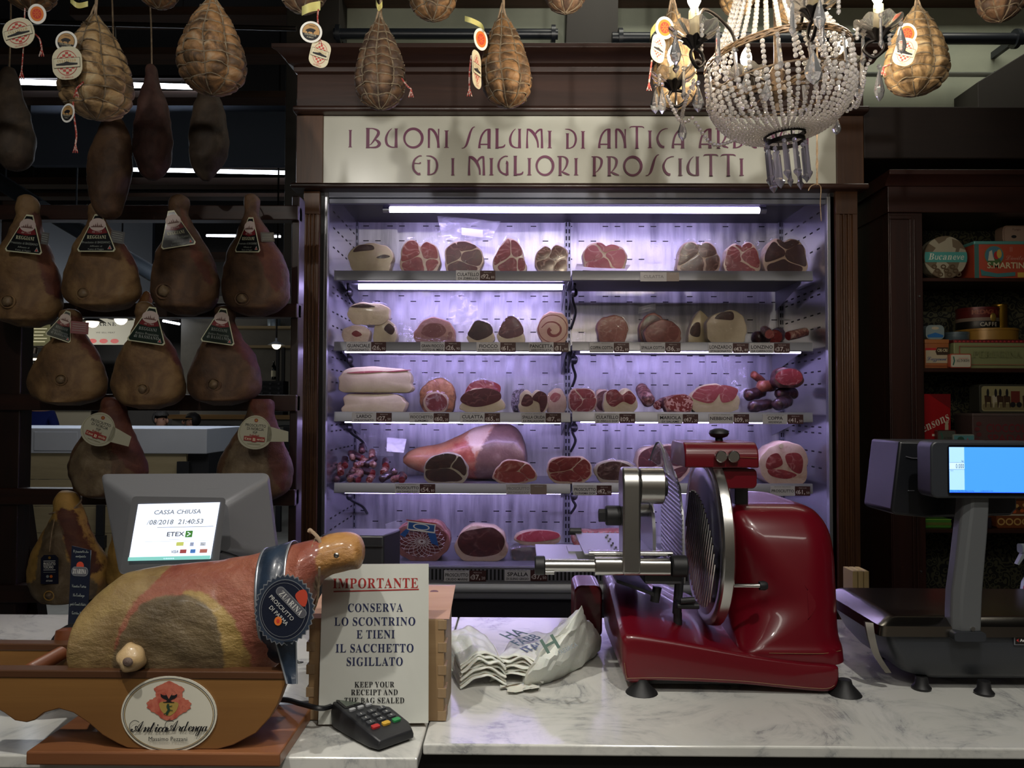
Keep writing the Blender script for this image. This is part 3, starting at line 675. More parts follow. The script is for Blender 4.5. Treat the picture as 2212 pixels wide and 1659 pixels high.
xa, xb = P(640, 300, dF).x, P(1866, 300, dF).x
zM, zS0, zS1, zU, zF, zC = (P(1254, y, dF).z for y in (413, 402, 249, 236, 160, 114))
# carcass
MB().box(xa + .01, P(691, 800, dF).x, 3.5, 4.12, 0, zC).obj('side_carcass', mat('cabinet_black', '#121216', .5), CB, smooth=0)
MB().box(P(1812, 800, dF).x, xb - .02, 3.5, 4.12, 0, zC).obj('side_carcass', mat('cabinet_black', '#121216', .5), CB, smooth=0)
MB().box(xa + .02, xb - .02, dF + .06, 4.12, zM + .015, zC - .02).obj('top_carcass', mat('cabinet_black', '#121216', .5), CB, smooth=0)
def rod(y0, y1, out, x0, x1):
    zA, zB = P(1254, y1, dF).z, P(1254, y0, dF).z; r = (zB - zA) / 2; zc = (zA + zB) / 2; b = MB()
    pr = [(dF + .05, zA), (dF - out + r, zA)] + [(dF - out + r - r * sin(a * pi / 8), zc - r * cos(a * pi / 8)) for a in range(1, 8)] + [(dF - out + r, zB), (dF + .05, zB)]
    b.prism(pr, P(x0, 400, dF - out).x, P(x1, 400, dF - out).x, 'x'); b.obj('moulding', M_WAL, CB, 30, bevel=.003)
rod(401, 413, .05, 627, 1878); rod(235, 248, .045, 630, 1880)
MB().box(xa, P(698, 300, dF).x, dF, dF + .06, zS0, zS1).obj('frieze_panel', M_WALV, CB, smooth=0, bevel=.003)
MB().box(P(1807, 300, dF).x, xb, dF, dF + .06, zS0, zS1).obj('frieze_panel', M_WALV, CB, smooth=0, bevel=.003)
MB().box(xa, xb, dF, dF + .06, zU, zF).obj('frieze_board', M_WAL, CB, smooth=0, bevel=.003)
h = zC - zF; pr = [(dF + .06, zF), (dF, zF), (dF - .012, zF + h * .05), (dF - .014, zF + h * .28), (dF - .035, zF + h * .34), (dF - .045, zF + h * .5), (dF - .075, zF + h * .72), (dF - .095, zF + h * .8), (dF - .095, zF + h), (dF + .06, zF + h)]
b = MB(); e = .085
b.loft([[Vector((x, y, z)) for y, z in pr] for x in (xa, xb)])
n = len(pr)
for i in range(len(b.v)):                                        # mitre the ends outwards
    k = max(0, dF - b.v[i].y); b.v[i].x += k * .9 * (-1 if i < n else 1)
b.obj('cornice', M_WAL, CB, 30, bevel=.002)
# ------------------------------------------------ the sign and its drawn lettering
q = pxbox(698, 1807, 251, 401, dF + .01, .03)
sg = MB().box(*q).obj('sign_panel', organic('sign_ivory', [(.3, '#c6c7ba'), (.7, '#cfcfc3')], 1.5, .22, 0), CB, smooth=0)
GLY = {  # strokes of (x, y, width) on a cap height of 1
 'I': (.30, [[(.15, 0, .13), (.15, .45, .12), (.15, .9, .13)], [(.04, .02, .04), (.26, .02, .04)], [(.05, .88, .04), (.25, .88, .04)]]),
 'N': (.62, [[(.09, 0, .14), (.09, .1, .10), (.09, .95, .12)], [(.06, .98, .05), (.25, .93, .12), (.42, .68, .13), (.51, .3, .1), (.53, 0, .12)], [(.54, 0, .13), (.54, .5, .06), (.54, .98, .07)]]),
 'B': (.74, [[(.12, 0, .22), (.12, .06, .17), (.12, .94, .17), (.12, 1, .22)], [(.1, .98, .05), (.35, .99, .06), (.58, .88, .12), (.6, .7, .15), (.45, .45, .1), (.28, .2, .05), (.2, .15, .03)], [(.44, .44, .05), (.6, .32, .14), (.66, .18, .16), (.5, .03, .1), (.1, .02, .05)]]),
 'U': (.72, [[(.36, 1, .03), (.2, .82, .07), (.09, .5, .12), (.14, .18, .12), (.34, .04, .07), (.58, .03, .05)], [(.56, 0, .16), (.56, .5, .13), (.56, .93, .13), (.56, 1, .22)]]),
 'O': (1.0, [[(.5 + .42 * cos(2 * pi * k / 24 + .6), .5 + .48 * sin(2 * pi * k / 24 + .6), .09 + .05 * abs(cos(pi * k / 24))) for k in range(25)]]),
 'S': (.66, [[(.66, 1.1, .04), (.55, 1.05, .06), (.44, .85, .1), (.34, .5, .13), (.24, .18, .11), (.12, .03, .05), (0, 0, .04)]]),
 'A': (.70, [[(.09, 0, .14), (.1, .25, .1), (.2, .65, .1), (.4, .92, .08), (.6, .98, .06)], [(.57, 0, .22), (.57, .07, .16), (.57, .9, .17), (.57, 1, .13)], [(.1, .2, .07), (.57, .2, .07)]]),
 'L': (.56, [[(.13, 0, .2), (.13, .06, .15), (.13, .93, .15), (.13, 1, .22)], [(.1, .04, .08), (.35, .05, .09), (.48, .1, .09), (.53, .2, .04)]]),
 'M': (.92, [[(.08, 0, .12), (.08, .5, .08), (.1, .97, .08)], [(.06, .98, .06), (.25, .92, .14), (.45, .7, .15), (.6, .35, .1), (.63, .03, .08)], [(.46, .62, .05), (.55, .82, .09), (.7, .95, .1), (.84, .97, .06)], [(.83, 0, .13), (.82, .5, .1), (.8, .96, .1)]]),
 'D': (.62, [[(.12, 0, .2), (.12, .06, .13), (.12, .72, .13), (.12, .78, .22)], [(0, 1, .03), (.25, .97, .07), (.48, .78, .1), (.55, .45, .11), (.45, .15, .09), (.25, .03, .06), (.08, .03, .05)]]),
 'T': (.72, [[(.36, 0, .22), (.36, .06, .14), (.36, 1.08, .12)], [(0, 1.02, .03), (.1, 1.1, .06), (.6, 1.1, .06), (.72, 1.02, .03)]]),
 'C': (.62, [[(.6, 1, .03), (.45, .99, .05), (.22, .85, .07), (.08, .52, .11), (.16, .22, .13), (.3, .08, .13), (.42, .06, .12)]]),
 'E': (.6, [[(.5, .99, .05), (.36, .99, .06), (.14, .8, .09), (.07, .5, .11), (.12, .25, .11), (.3, .06, .12), (.44, .06, .13)], [(.08, .62, .05), (.4, .6, .05), (.42, .66, .1)]]),
 'R': (.66, [[(.14, 0, .22), (.14, .06, .14), (.14, 1, .14)], [(0, .99, .05), (.34, .97, .06), (.5, .8, .12), (.46, .5, .1), (.3, .25, .05), (.2, .18, .04)], [(.22, .2, .05), (.4, .1, .11), (.62, .02, .05)]]),
 'P': (.6, [[(.14, 0, .22), (.14, .06, .14), (.14, 1, .14)], [(0, .99, .05), (.34, .97, .06), (.5, .8, .12), (.46, .5, .1), (.3, .25, .05), (.2, .18, .04)]]),
 'G': (.66, [[(.55, .99, .05), (.38, .99, .06), (.16, .82, .08), (.07, .52, .11), (.14, .25, .1), (.3, .1, .09), (.52, .02, .12)], [(.52, 0, .14), (.52, .4, .11), (.52, .64, .12), (.46, .68, .2)]]),
}
M0 = face(Vector((0, q[2] - .0005, 0))); fl = Flat(M0); SIGNINK = mat('sign_violet_ink', '#6d3152', .4)
def sword(word, x0, x1, ybase, cap):
    adv = sum(GLY[c][0] + .14 for c in word) - .14; a, e = P(x0, ybase, dF).x, P(x1, ybase, dF).x; k = cap * U(dF); sx = (e - a) / adv
    z = P((x0 + x1) / 2, ybase, dF).z; x = a
    for c in word:
        w, strokes = GLY[c]
        for s in strokes:
            pts = catmull([(x + p[0] * sx, z + p[1] * k, p[2] * (sx + k) / 2 * .98) for p in s], 4)
            fl.line([(p.x, p.y) for p in pts], [p.z for p in pts], SIGNINK)
        x += (w + .14) * sx
for wd in (('I', 750, 761, 317), ('BUONI', 788, 971, 318), ('SALUMI', 997, 1194, 319), ('DI', 1221, 1266, 320), ('ANTICA', 1291, 1481, 319), ('ARDENGA', 1509, 1750, 319),
           ('ED', 889, 947, 377), ('I', 973, 983, 378), ('MIGLIORI', 1010, 1251, 378), ('PROSCIUTTI', 1278, 1609, 379)): sword(*wd, 43 if wd[3] < 330 else 42)
fl.obj('lettering', sg)
# ------------------------------------------------ the cold interior
def steel_back():
    m, nt, b = _new('cold_steel_back')
    v = _coord(nt, (9, 9, .9)); n = _noise(nt, v, 2.2, 6, .6, .3); n2 = _noise(nt, _coord(nt), 150, 3, .6)
    nt.links.new(_ramp(nt, n, [(.32, '#9a9aa0'), (.5, '#bcbcc0'), (.68, '#d8d8da')]), b.inputs['Base Color'])
    b.inputs['Metallic'].default_value = .65
    rr = nt.nodes.new('ShaderNodeMapRange'); rr.inputs[1].default_value = .35; rr.inputs[2].default_value = .65; rr.inputs[3].default_value = .28; rr.inputs[4].default_value = .5
    nt.links.new(n, rr.inputs[0]); nt.links.new(rr.outputs[0], b.inputs['Roughness']); _bump(nt, b, n2, .12, .003); return m
M_BACK = steel_back(); dK = 4.05
M_SIDE = mat('cold_steel_side', '#b6b6bc', .2, .85); M_SLOT = mat('slot_black', '#0b0b10', .8)
zT, zB = P(1250, 440, 3.5).z, P(1250, 1240, 3.5).z
b = MB(); b.box(xL, xR, dK, dK + .03, zB - .2, zT + .05); b.mat(1)
rows = [489, 521, 560, 640, 652, 690, 718, 768, 781, 806, 831, 918, 930, 968, 1000, 1105, 1128, 1160]
for ri, y in enumerate(rows):
    zz = P(1250, y, dK).z; x = xL + .03; i = 0
    while x < xR - .03:
        if (i + ri * 2) % 3 != 1 and (i * 5 + ri * 3) % 7 < 5: b.box(x, x + .029, dK - .0012, dK, zz - .0024, zz + .0024)
        x += .062; i += 1
b.obj('back_panel', [M_BACK, M_SLOT], CB, smooth=0)
for x0, x1 in ((xL - .03, xL), (xR, xR + .03)):
    b = MB(); b.box(x0, x1, 3.43, dK + .03, zB - .2, zT + .09); b.mat(1); xs = xL if x0 < 0 else xR
    for y in rows:
        zz = P(1250, y, 3.8).z
        for k in range(6): b.box(xs - .001, xs + .001, 3.52 + k * .085, 3.552 + k * .085, zz - .003, zz + .003)
    b.obj('side_panel', [M_SIDE, M_SLOT], CB, smooth=0)
MB().box(xL, xR, 3.43, dK, zT + .06, zT + .09).obj('inner_ceiling', M_VALANCE, CB, smooth=0)
b = MB(); zz = [P(1250, y, 3.44).z for y in (441, 430, 421)]; b.box(xL, xR, 3.435, 3.46, zz[0], zz[1]); b.box(xL, xR, 3.425, 3.45, zz[1] + .001, zz[2] + .01)
b.obj('top_valance', M_VALANCE, CB, smooth=0, bevel=.003)
b = MB(); z0 = P(1250, 478, dK - .1).z; b.box(xL, xR, dK - .14, dK - .001, z0 + .03, zT + .059); b.obj('air_duct_box', M_VALANCE, CB, smooth=0, bevel=.004)
# uprights
for px in (765, 1226, 1690):
    c = P(px, 800, dK - .012); b = MB(); b.box(c.x - .016, c.x + .016, dK - .014, dK - .001, zB - .1, z0 + .04); b.mat(1)
    z = zB - .06
    while z < z0:
        for s in (-1, 1): b.box(c.x + s * .0075 - .0035, c.x + s * .0075 + .0035, dK - .0148, dK - .014, z, z + .022)
        z += .036
    b.obj('upright', [M_GREYST, M_SLOT], CB, smooth=0)
# shelves
dS0 = 3.50; SHY = {1: (585, 607), 2: (739, 759), 3: (890, 912), 4: (1044, 1066)}
ZS = {k: P(1250, v[0], dS0).z for k, v in SHY.items()}
M_RAIL = mat('rail_grey', '#84858c', .42, .6)
TUBE = emis('violet_tube', '#cbbaff', 25.0); TUBE2 = emis('violet_strip', '#c9b8ff', 29.0)
for k, (y0, y1) in SHY.items():
    for mi, (x0, x1) in enumerate(((722, 1232), (1236, 1755))):
        xa_, xb_ = P(x0, y0, dS0).x, P(x1, y0, dS0).x; zt = P((x0 + x1) / 2, y0, dS0).z; zb = P((x0 + x1) / 2, y1, dS0).z; back = dK - .03 if k > 1 else dK - .08
        ZS[(k, mi)] = zt - .010
        s = MB().box(xa_, xb_, dS0 + .012, back, zt - .024, zt - .010).obj('shelf', M_RAIL, CB, smooth=0, bevel=.002)
        b = MB(); b.prism([(dS0, zt), (dS0 + .012, zt), (dS0 + .012, zb), (dS0 - .004, zb), (dS0 - .006, zb + .003), (dS0 - .001, zt - .002)], xa_, xb_, 'x'); b.obj('price_rail', M_RAIL, s, smooth=30)
        for xx in (xa_ + .012, xb_ - .012): b = MB(); b.prism([(back, zt - .12), (back, zt - .02), (dS0 + .1, zt - .024), (dS0 + .12, zt - .04)], xx - .0015, xx + .0015, 'x'); b.obj('shelf_bracket', M_GREYST, s, smooth=0)
        if k == 1 and mi == 0:
            a, c = P(768, 614, 3.60), P(1205, 611, 3.60); tz = zb - .012
            MB().tube([(xa_ + .09, 3.6, tz), (xb_ - .03, 3.6, tz)], .012, 12).obj('light_tube', TUBE, s)
            MB().box(xa_ + .06, xb_ - .02, 3.585, 3.66, tz + .013, zt - .024).obj('tube_holder', M_GREYST, s, smooth=0)
        elif k > 1:
            MB().tube([(xa_ + .04, 3.54, zb + .002), (xb_ - .04, 3.54, zb + .002)], .0075, 10).obj('light_tube', TUBE2, s)
            MB().box(xa_ + .02, xb_ - .02, 3.52, 3.56, zb + .009, zt - .024).obj('tube_holder', M_GREYST, s, smooth=0)
        cb = MB()
        for xx in ((xa_ + .035,) if mi == 0 else (xa_ + .02,)):
            cb.tube(catmull([(xx, 3.62, zb + .005), (xx - .005, 3.7, zb - .05), (xx + .02, 3.85, zb - .1), (xx + .01, dK - .02, zb - .16)], 5), .007, 6)
            cb.ball((xx, 3.66, zb - .03), .018, .03, .022, 8, 6)
        cb.obj('cable', BLACKP, s)
a, c = P(842, 453, 3.56), P(1640, 455, 3.56)
MB().tube([a, c], .0125, 12).obj('light_tube', emis('violet_tube_top', '#cdbdff', 27.0), CB)
b = MB(); b.cyl(a - Vector((.03, 0, 0)), .015, .03, (1, 0, 0), 12); b.cyl(c, .015, .03, (1, 0, 0), 12); b.box(a.x - .03, c.x + .03, 3.555, 3.6, a.z + .014, zT + .06); b.obj('tube_holder', M_GREYST, CB)
# bottom deck, grille, bumper, plinth
zD = P(1200, 1222, 3.47).z
MB().box(xL, xR, 3.46, dK, zD - .03, zD).obj('bottom_deck', M_RAIL, CB, smooth=0, bevel=.002)
zg0, zg1 = P(1200, 1262, 3.45).z, P(1200, 1226, 3.45).z
b = MB(); b.box(xL, xR, 3.445, 3.46, zg0, zg1); b.mat(1); x = xL + .02
while x < xR - .02: b.box(x, x + .008, 3.4435, 3.445, zg0 + .018, zg1 - .008); x += .017
b.obj('air_grille', [M_RAIL, M_SLOT], CB, smooth=0)
z = [P(1200, y, 3.43).z for y in (1294, 1283, 1272, 1262)]; b = MB()
b.prism([(3.46, z[0]), (3.425, z[0]), (3.42, z[0] + .006), (3.42, z[1]), (3.428, z[1] + .004), (3.42, z[1] + .008), (3.42, z[2]), (3.43, z[3]), (3.46, z[3])], xL - .02, xR + .02, 'x')
b.obj('bumper', M_GREYST, CB, 30)
MB().box(xL - .02, xR + .02, 3.46, dK, 0, z[0]).obj('plinth', mat('cabinet_black', '#121216', .5), CB, smooth=0)
MB().box(xL, xR, 3.462, dK, z[0], zD - .03).obj('base_box', M_DGREY, CB, smooth=0)

# ------------------------------------------------ price tags on the rails
TAGW = mat('tag_pale', '#c3c2c6', .5); TAGB = mat('tag_brown', '#43201f', .5); TAGI = mat('tag_ink', '#1d1b24', .6); TAGL = mat('tag_light_ink', '#cfc6c6', .6)
def price_tag(x0, xm, x1, y0, y1, title, sub, price, cents, label, d=dS0 - .0065, ghost=False):
    c0, c1 = P(x0, y1, d), P(x1, y0, d); xm_ = P(xm, y0, d).x; zc = (P((x0 + x1) / 2, y0, d).z + P((x0 + x1) / 2, y1, d).z) / 2; h = (y1 - y0) * U(d); w = c1.x - c0.x
    t = thing('price_tag', label, 'price tag', ((c0.x + c1.x) / 2, d, zc - h / 2), 'price tags on the cabinet rails'); k = U(d)
    M = face(Vector((c0.x, d - .0012, zc - h / 2)))
    wn = xm_ - c0.x
    n = card(M, [(0, 0), (wn - .0005, 0), (wn - .0005, h), (0, h)], .0012, TAGW, 'name_card', t)
    p = card(M, [(wn, h * .02), (w, h * .02), (w, h * .98), (wn, h * .98)], .0012, TAGB if not ghost else mat('tag_glare', '#8a7a72', .4), 'price_card', t)
    fl = Flat(M); ink = TAGI if not ghost else mat('tag_glare_ink', '#8d8b90', .6)  # ghost tags: the wash of glare is put into card and ink colours
    fl.text('ANTICA ARDENGA', wn / 2, h * .88, h * .07, ink, width=wn * .7)
    if title: fl.text(st(title, BOLD), wn / 2, h * (.44 if sub else .36), h * (.33 if len(title) < 10 else .28), ink, width=min(wn * .92, len(title) * h * .31))
    if sub: fl.text(st(sub, BOLD), wn / 2, h * .10, h * .2, ink, width=min(wn * .86, len(sub) * h * .2))
    fl.obj('lettering', n)
    fl = Flat(M); pw = w - wn; ink = TAGL if not ghost else TAGW
    fl.text('PREZZO AL KG', wn + pw * .5, h * .76, h * .09, ink, width=pw * .5)
    if price: fl.text('€', wn + pw * .04, h * .2, h * .32, ink, 'l'); fl.text(st(price + ',', BOLD), wn + pw * .66, h * .2, h * .42, ink, 'r'); fl.text(cents, wn + pw * .95, h * .2, h * .24, ink, 'r')
    fl.obj('lettering', p)
PT = [(985, 1037, 1070, 584, 606, 'CULATELLO', 'DI ZIBELLO', '92', '80', 'price tag on the top rail with the price 92'),
 (748, 802, 834, 738, 760, 'GUANCIALE', 'STAGIONATO', '26', '90', 'price tag reading GUANCIALE under the stacked pork cheeks'),
 (908, 961, 995, 738, 760, 'GRAN FIOCCO', 'COTTO AL MIELE', '26', '90', 'price tag reading GRAN FIOCCO under the cooked ham piece'),
 (1029, 1081, 1114, 739, 761, 'FIOCCO', 'DI PROSCIUTTO', '61', '20', 'price tag reading FIOCCO under the two dark ham tips'),
 (1142, 1196, 1228, 739, 761, 'PANCETTA', 'ARROTOLATA', '31', '80', 'price tag reading PANCETTA under the rolled bacon'),
 (1273, 1326, 1359, 740, 762, 'COPPA COTTA', '', '32', '80', 'price tag reading COPPA COTTA with the price 32'),
 (1383, 1437, 1470, 740, 762, 'SPALLA COTTA', '', '36', '20', 'price tag reading SPALLA COTTA with the price 36'),
 (1530, 1583, 1617, 741, 763, 'LONZARDO', 'STAGIONATO', '43', '80', 'price tag reading LONZARDO under the pale loin'),
 (1619, 1672, 1706, 741, 763, 'LONZINO', 'DA CARPACCIO', '37', '20', 'price tag reading LONZINO at the end of the second shelf'),
 (760, 813, 846, 891, 912, 'LARDO', 'STAGIONATO', '27', '50', 'price tag reading LARDO under the two white fat slabs'),
 (884, 937, 970, 892, 913, 'FIOCCHETTO', 'SUPREMO', '60', '20', 'price tag reading FIOCCHETTO with the price 60'),
 (994, 1047, 1080, 892, 913, 'CULATTA', 'STAGIONATA', '65', '80', 'price tag reading CULATTA with the price 65'),
 (1126, 1179, 1212, 892, 914, 'SPALLA CRUDA', 'DI PALASONE', '87', '40', 'price tag reading SPALLA CRUDA with the price 87'),
 (1285, 1338, 1372, 893, 914, 'CULATELLO', 'DI ZIBELLO DOP', '109', '80', 'price tag reading CULATELLO on the third shelf, with the price 109'),
 (1421, 1475, 1508, 894, 915, 'MARIOLA', 'DI SALAME', '47', '20', 'price tag reading MARIOLA under the cut salami'),
 (1531, 1585, 1618, 894, 915, 'NEBBIONE', '', '109', '80', 'price tag reading NEBBIONE under the white-edged ham piece'),
 (1647, 1701, 1735, 895, 916, 'COPPA', 'ARDENGA', '41', '50', 'price tag reading COPPA under the heap of netted dark sausages'),
 (853, 907, 940, 1045, 1066, 'PROSCIUTTO', 'SAN DANIELE D.O.P.', '54', '80', 'price tag reading PROSCIUTTO with the price 54'),
 (1238, 1289, 1321, 1048, 1070, 'PROSCIUTTO', 'DI PARMA DOP', '42', '50', 'price tag reading PROSCIUTTO with the price 42'),
 (1554, 1578, 1610, 1050, 1071, '', '', '28', '20', 'price tag mostly hidden behind the red slicer'),
 (1664, 1717, 1750, 1050, 1071, 'PROSCIUTTO', '', '61', '50', 'price tag reading PROSCIUTTO with the price 61')]
for a in PT: price_tag(*a)
price_tag(1383, 1440, 1467, 588, 608, 'CULATTA', '', '', '', 'glare-washed price tag on the upper rail, with no readable price', ghost=True)
price_tag(1093, 1146, 1181, 1046, 1068, 'PROSCIUTTO', 'SAN DANIELE DOP', '', '', 'price tag reading PROSCIUTTO whose price card is washed out by glare', ghost=True)
price_tag(959, 1014, 1050, 1232, 1256, 'PROSCIUTTO', 'CRUDO MARINI', '37', '20', 'price tag reading PROSCIUTTO on the bottom grille, with the price 37', d=3.442)
price_tag(1090, 1146, 1182, 1231, 1255, 'SPALLA', 'DI SUINO GRIGIO', '37', '50', 'price tag reading SPALLA on the bottom grille by the slicer rod', d=3.442)
# ================================================================== cured meat
FAT = organic('ham_fat', [(.3, '#ae937e'), (.55, '#bda791'), (.75, '#9c7a66')], 12, .38, .12, coat=.25)
FATW = organic('white_lard', [(.3, '#b5a684'), (.6, '#c6b997'), (.8, '#a28c68')], 9, .42, .15, coat=.2)
LEANR = lean('lean_red', '#66171b', '#8c3030'); LEAND = lean('lean_dark', '#3a1114', '#571c1f', '#8d5a54', 14, .03)
LEANM = lean('lean_maroon', '#5a1519', '#84282c'); LEANP = lean('lean_pink', '#83393c', '#a4605a', '#c79c90', 18, .03)
LEANO = lean('lean_oxidised', '#2a1517', '#43201f', '#5e3b33', 12, .03); COOKED = lean('lean_cooked', '#8a5654', '#a87670', '#c9a093', 12, .03)
MARB = lean('coppa_marbled', '#6a151c', '#87282e', '#c4a096', 26, .07)
RIND = organic('ham_rind', [(.3, '#6b4a2e'), (.5, '#96703f'), (.7, '#a98a5a')], 10, .5, .35)
SALAMI = speckle('salami_cut', '#7d2a28', '#c99a90', 120, .58); SALSKIN = organic('salami_skin', [(.35, '#3f2422'), (.5, '#7d4a42'), (.65, '#b79b8c')], 45, .5, .5, 90)
DARKSK = organic('dark_sausage_skin', [(.35, '#22151a'), (.55, '#3f2427'), (.7, '#7a4a44')], 30, .35, .5, 60, coat=.4)
FILM = film('clear_film', '#e8e8ee', .008, .13, .04, .55, 24); FILM2 = film('cloudy_film', '#e6e6ee', .12, .4, .16, .7, 22)
def outline(shape, seed, n=56):
    rg = random.Random(seed); ph = [rg.uniform(0, 6.28) for _ in range(4)]; pts = []
    e = {'round': 2.4, 'heart': 2.6, 'slab': 4.5, 'disc': 2.0, 'dome': 2.3, 'tip': 2.2}[shape]
    for k in range(n):
        a = 2 * pi * k / n; c, s = cos(a), sin(a); r = (abs(c) ** e + abs(s) ** e) ** (-1 / e)
        r *= 1 + .04 * sin(3 * a + ph[0]) + .026 * sin(5 * a + ph[1]) + .015 * sin(9 * a + ph[2]) + .008 * sin(15 * a + ph[3])
        if shape == 'heart':
            for c0, dp, wd in ((pi / 2 + .1 * sin(ph[3]), .30, .16), (-pi / 2 + .5 * sin(ph[2]), .1, .15)):
                dd = (a - c0 + pi) % (2 * pi) - pi; r *= 1 - dp * math.exp(-(dd / wd) ** 2)
        x, z = r * c, r * s
        if shape == 'dome': z = z if z > 0 else z * .55
        if shape == 'tip': x *= 1 - .25 * z; z = z if z > 0 else z * .7
        pts.append([x, max(z, -.86)])
    for i in (0, 1):
        lo, hi = min(p[i] for p in pts), max(p[i] for p in pts)
        for p in pts: p[i] = 2 * (p[i] - lo) / (hi - lo) - 1
    return pts
LOBES = {
 'heart': [[(-.78, .0), (-.68, .55), (-.4, .72), (-.16, .42), (-.14, .02), (-.45, -.18)], [(.06, .25), (.2, .6), (.5, .78), (.76, .5), (.74, .05), (.34, -.02)], [(-.6, -.3), (-.12, -.12), (.3, -.14), (.7, -.12), (.52, -.5), (0, -.62), (-.4, -.56)]],
 'three': [[(-.8, .1), (-.5, .75), (-.1, .86), (.12, .55), (-.1, .1), (-.45, -.2)], [(.1, .1), (.3, .6), (.62, .6), (.82, .1), (.68, -.4), (.25, -.3)], [(-.5, -.32), (-.1, -.06), (.1, -.3), (.1, -.66), (-.3, -.66)]],
 'ham': [[(-.82, .1), (-.6, .62), (0, .8), (.55, .66), (.84, .15), (.6, -.12), (.15, .02), (-.3, .05)], [(-.68, -.12), (-.25, -.08), (.2, -.1), (.66, -.22), (.45, -.6), (-.1, -.7), (-.55, -.5)]],
 'big': [[(-.86, -.1), (-.7, .5), (-.2, .84), (.4, .8), (.82, .35), (.84, -.2), (.55, -.62), (0, -.72), (-.55, -.62)]],
 'top': [[(-.86, -.15), (-.72, .4), (-.3, .9), (.25, .94), (.72, .55), (.88, .0), (.6, -.3), (.1, -.42), (-.4, -.5)]],
 'bigbone': [[(-.8, .2), (-.6, .55), (-.1, .62), (.0, .1), (-.2, -.1), (-.6, -.12)], [(.12, .1), (.16, .6), (.6, .6), (.84, .2), (.7, -.35), (.4, -.3)], [(-.7, -.28), (-.2, -.26), (.2, -.32), (.4, -.6), (0, -.78), (-.45, -.68)]],
 'fatband': [[(-.8, .5), (-.5, .86), (0, .9), (.1, .55), (-.4, .42)], [(.3, .1), (.55, .3), (.9, .2), (.6, .0)]],
 'pork': [[(-.62, -.1), (-.5, .35), (-.1, .5), (.4, .42), (.6, .05), (.3, -.4), (-.3, -.42)], [(.66, -.5), (.7, -.05), (.86, -.1), (.84, -.5)]],
 'edge': [[(-.9, .0), (-.6, .72), (.1, .95), (.75, .7), (.86, .2), (.5, -.22), (-.1, -.4), (-.6, -.35)]],
 'none': []}
SEEDS = {'heart': [(-.5, .35), (.45, .45), (-.05, -.35), (.65, -.35)], 'three': [(-.5, .3), (.5, .1), (-.15, -.55), (.05, .75)], 'ham': [(-.2, .55), (.1, -.45), (.7, .1)],
 'bigbone': [(-.45, .3), (.5, .25), (-.1, -.5), (.55, -.55)], 'marbled': [(-.5, .2), (.2, .5), (.3, -.4)]}
def cells(ol, seed, seeds, gap=.024, top=.06, k=.93):
    """muscles packed into the outline, seams of fat between them, a thicker rim of fat below"""
    rg = random.Random(seed * 13 + 5); S = [(a + rg.uniform(-.16, .16), c + rg.uniform(-.16, .16)) for a, c in seeds]; out = []
    for i, p in enumerate(S):
        poly = [(x * k, z * (k - .04) + top) for x, z in ol]; poly = [(x, min(z, .97)) for x, z in poly]
        for j, q in enumerate(S):
            if i == j: continue
            n = Vector((q[0] - p[0], q[1] - p[1])); L = n.length; n /= L; dd = n.dot(Vector(p)) + L * rg.uniform(.44, .56) - gap; res = []
            for a in range(len(poly)):
                A, B = Vector(poly[a - 1]), Vector(poly[a]); da, db = n.dot(A) - dd, n.dot(B) - dd
                if (da <= 0) != (db <= 0): res.append(tuple(A + (B - A) * (da / (da - db))))
                if db <= 0: res.append(tuple(B))
            poly = res
            if len(poly) < 3: break
        if len(poly) < 3: continue
        # resample, round the corners, roughen
        per = sum((Vector(poly[a]) - Vector(poly[a - 1])).length for a in range(len(poly))); m = max(10, int(per / .12)); pts = []; acc = 0; step = per / m
        for a in range(len(poly)):
            A, B = Vector(poly[a - 1]), Vector(poly[a]); l = (B - A).length
            while acc < l and len(pts) < m: pts.append(A + (B - A) * (acc / l if l else 0)); acc += step
            acc -= l
        for _ in range(2): pts = [(pts[a - 1] + pts[a] * 2 + pts[(a + 1) % len(pts)]) / 4 for a in range(len(pts))]
        out.append([(v.x + .13 * noise.noise(Vector((v.x * 2.2, v.y * 2.2, seed))) * max(0, 1 - v.x * v.x), v.y + .13 * noise.noise(Vector((v.x * 2.2, v.y * 2.2, seed + 9))) * max(0, 1 - v.y * v.y)) for v in pts])
    return out
def sheet(corners, d0, d1, name, m, parent, seed=0, amp=.018, n=14):
    """a creased sheet of film between four picture corners, at depth d0 below and d1 above"""
    A, B, C, D = [P(x, y, dd) for (x, y), dd in zip(corners, (d0, d0, d1, d1))]; b = MB(); rg = random.Random(seed)
    rows = []
    for i in range(n + 1):
        v = i / n; row = []
        for j in range(n + 1):
            u = j / n; p = (A * (1 - u) + B * u) * (1 - v) + (D * (1 - u) + C * u) * v
            p.z = max(p.z, ORG[parent.name].z + .006); row.append(p + Vector((0, 1, 0)) * (amp * (noise.noise(Vector((u * 3.2 + seed * 5, v * 3.2, seed))) + .5 * abs(noise.noise(Vector((u * 7 + seed, v * 6, 3)))))))
        rows.append(row)
    b.grid(rows); return b.obj(name, m, parent, smooth=50)
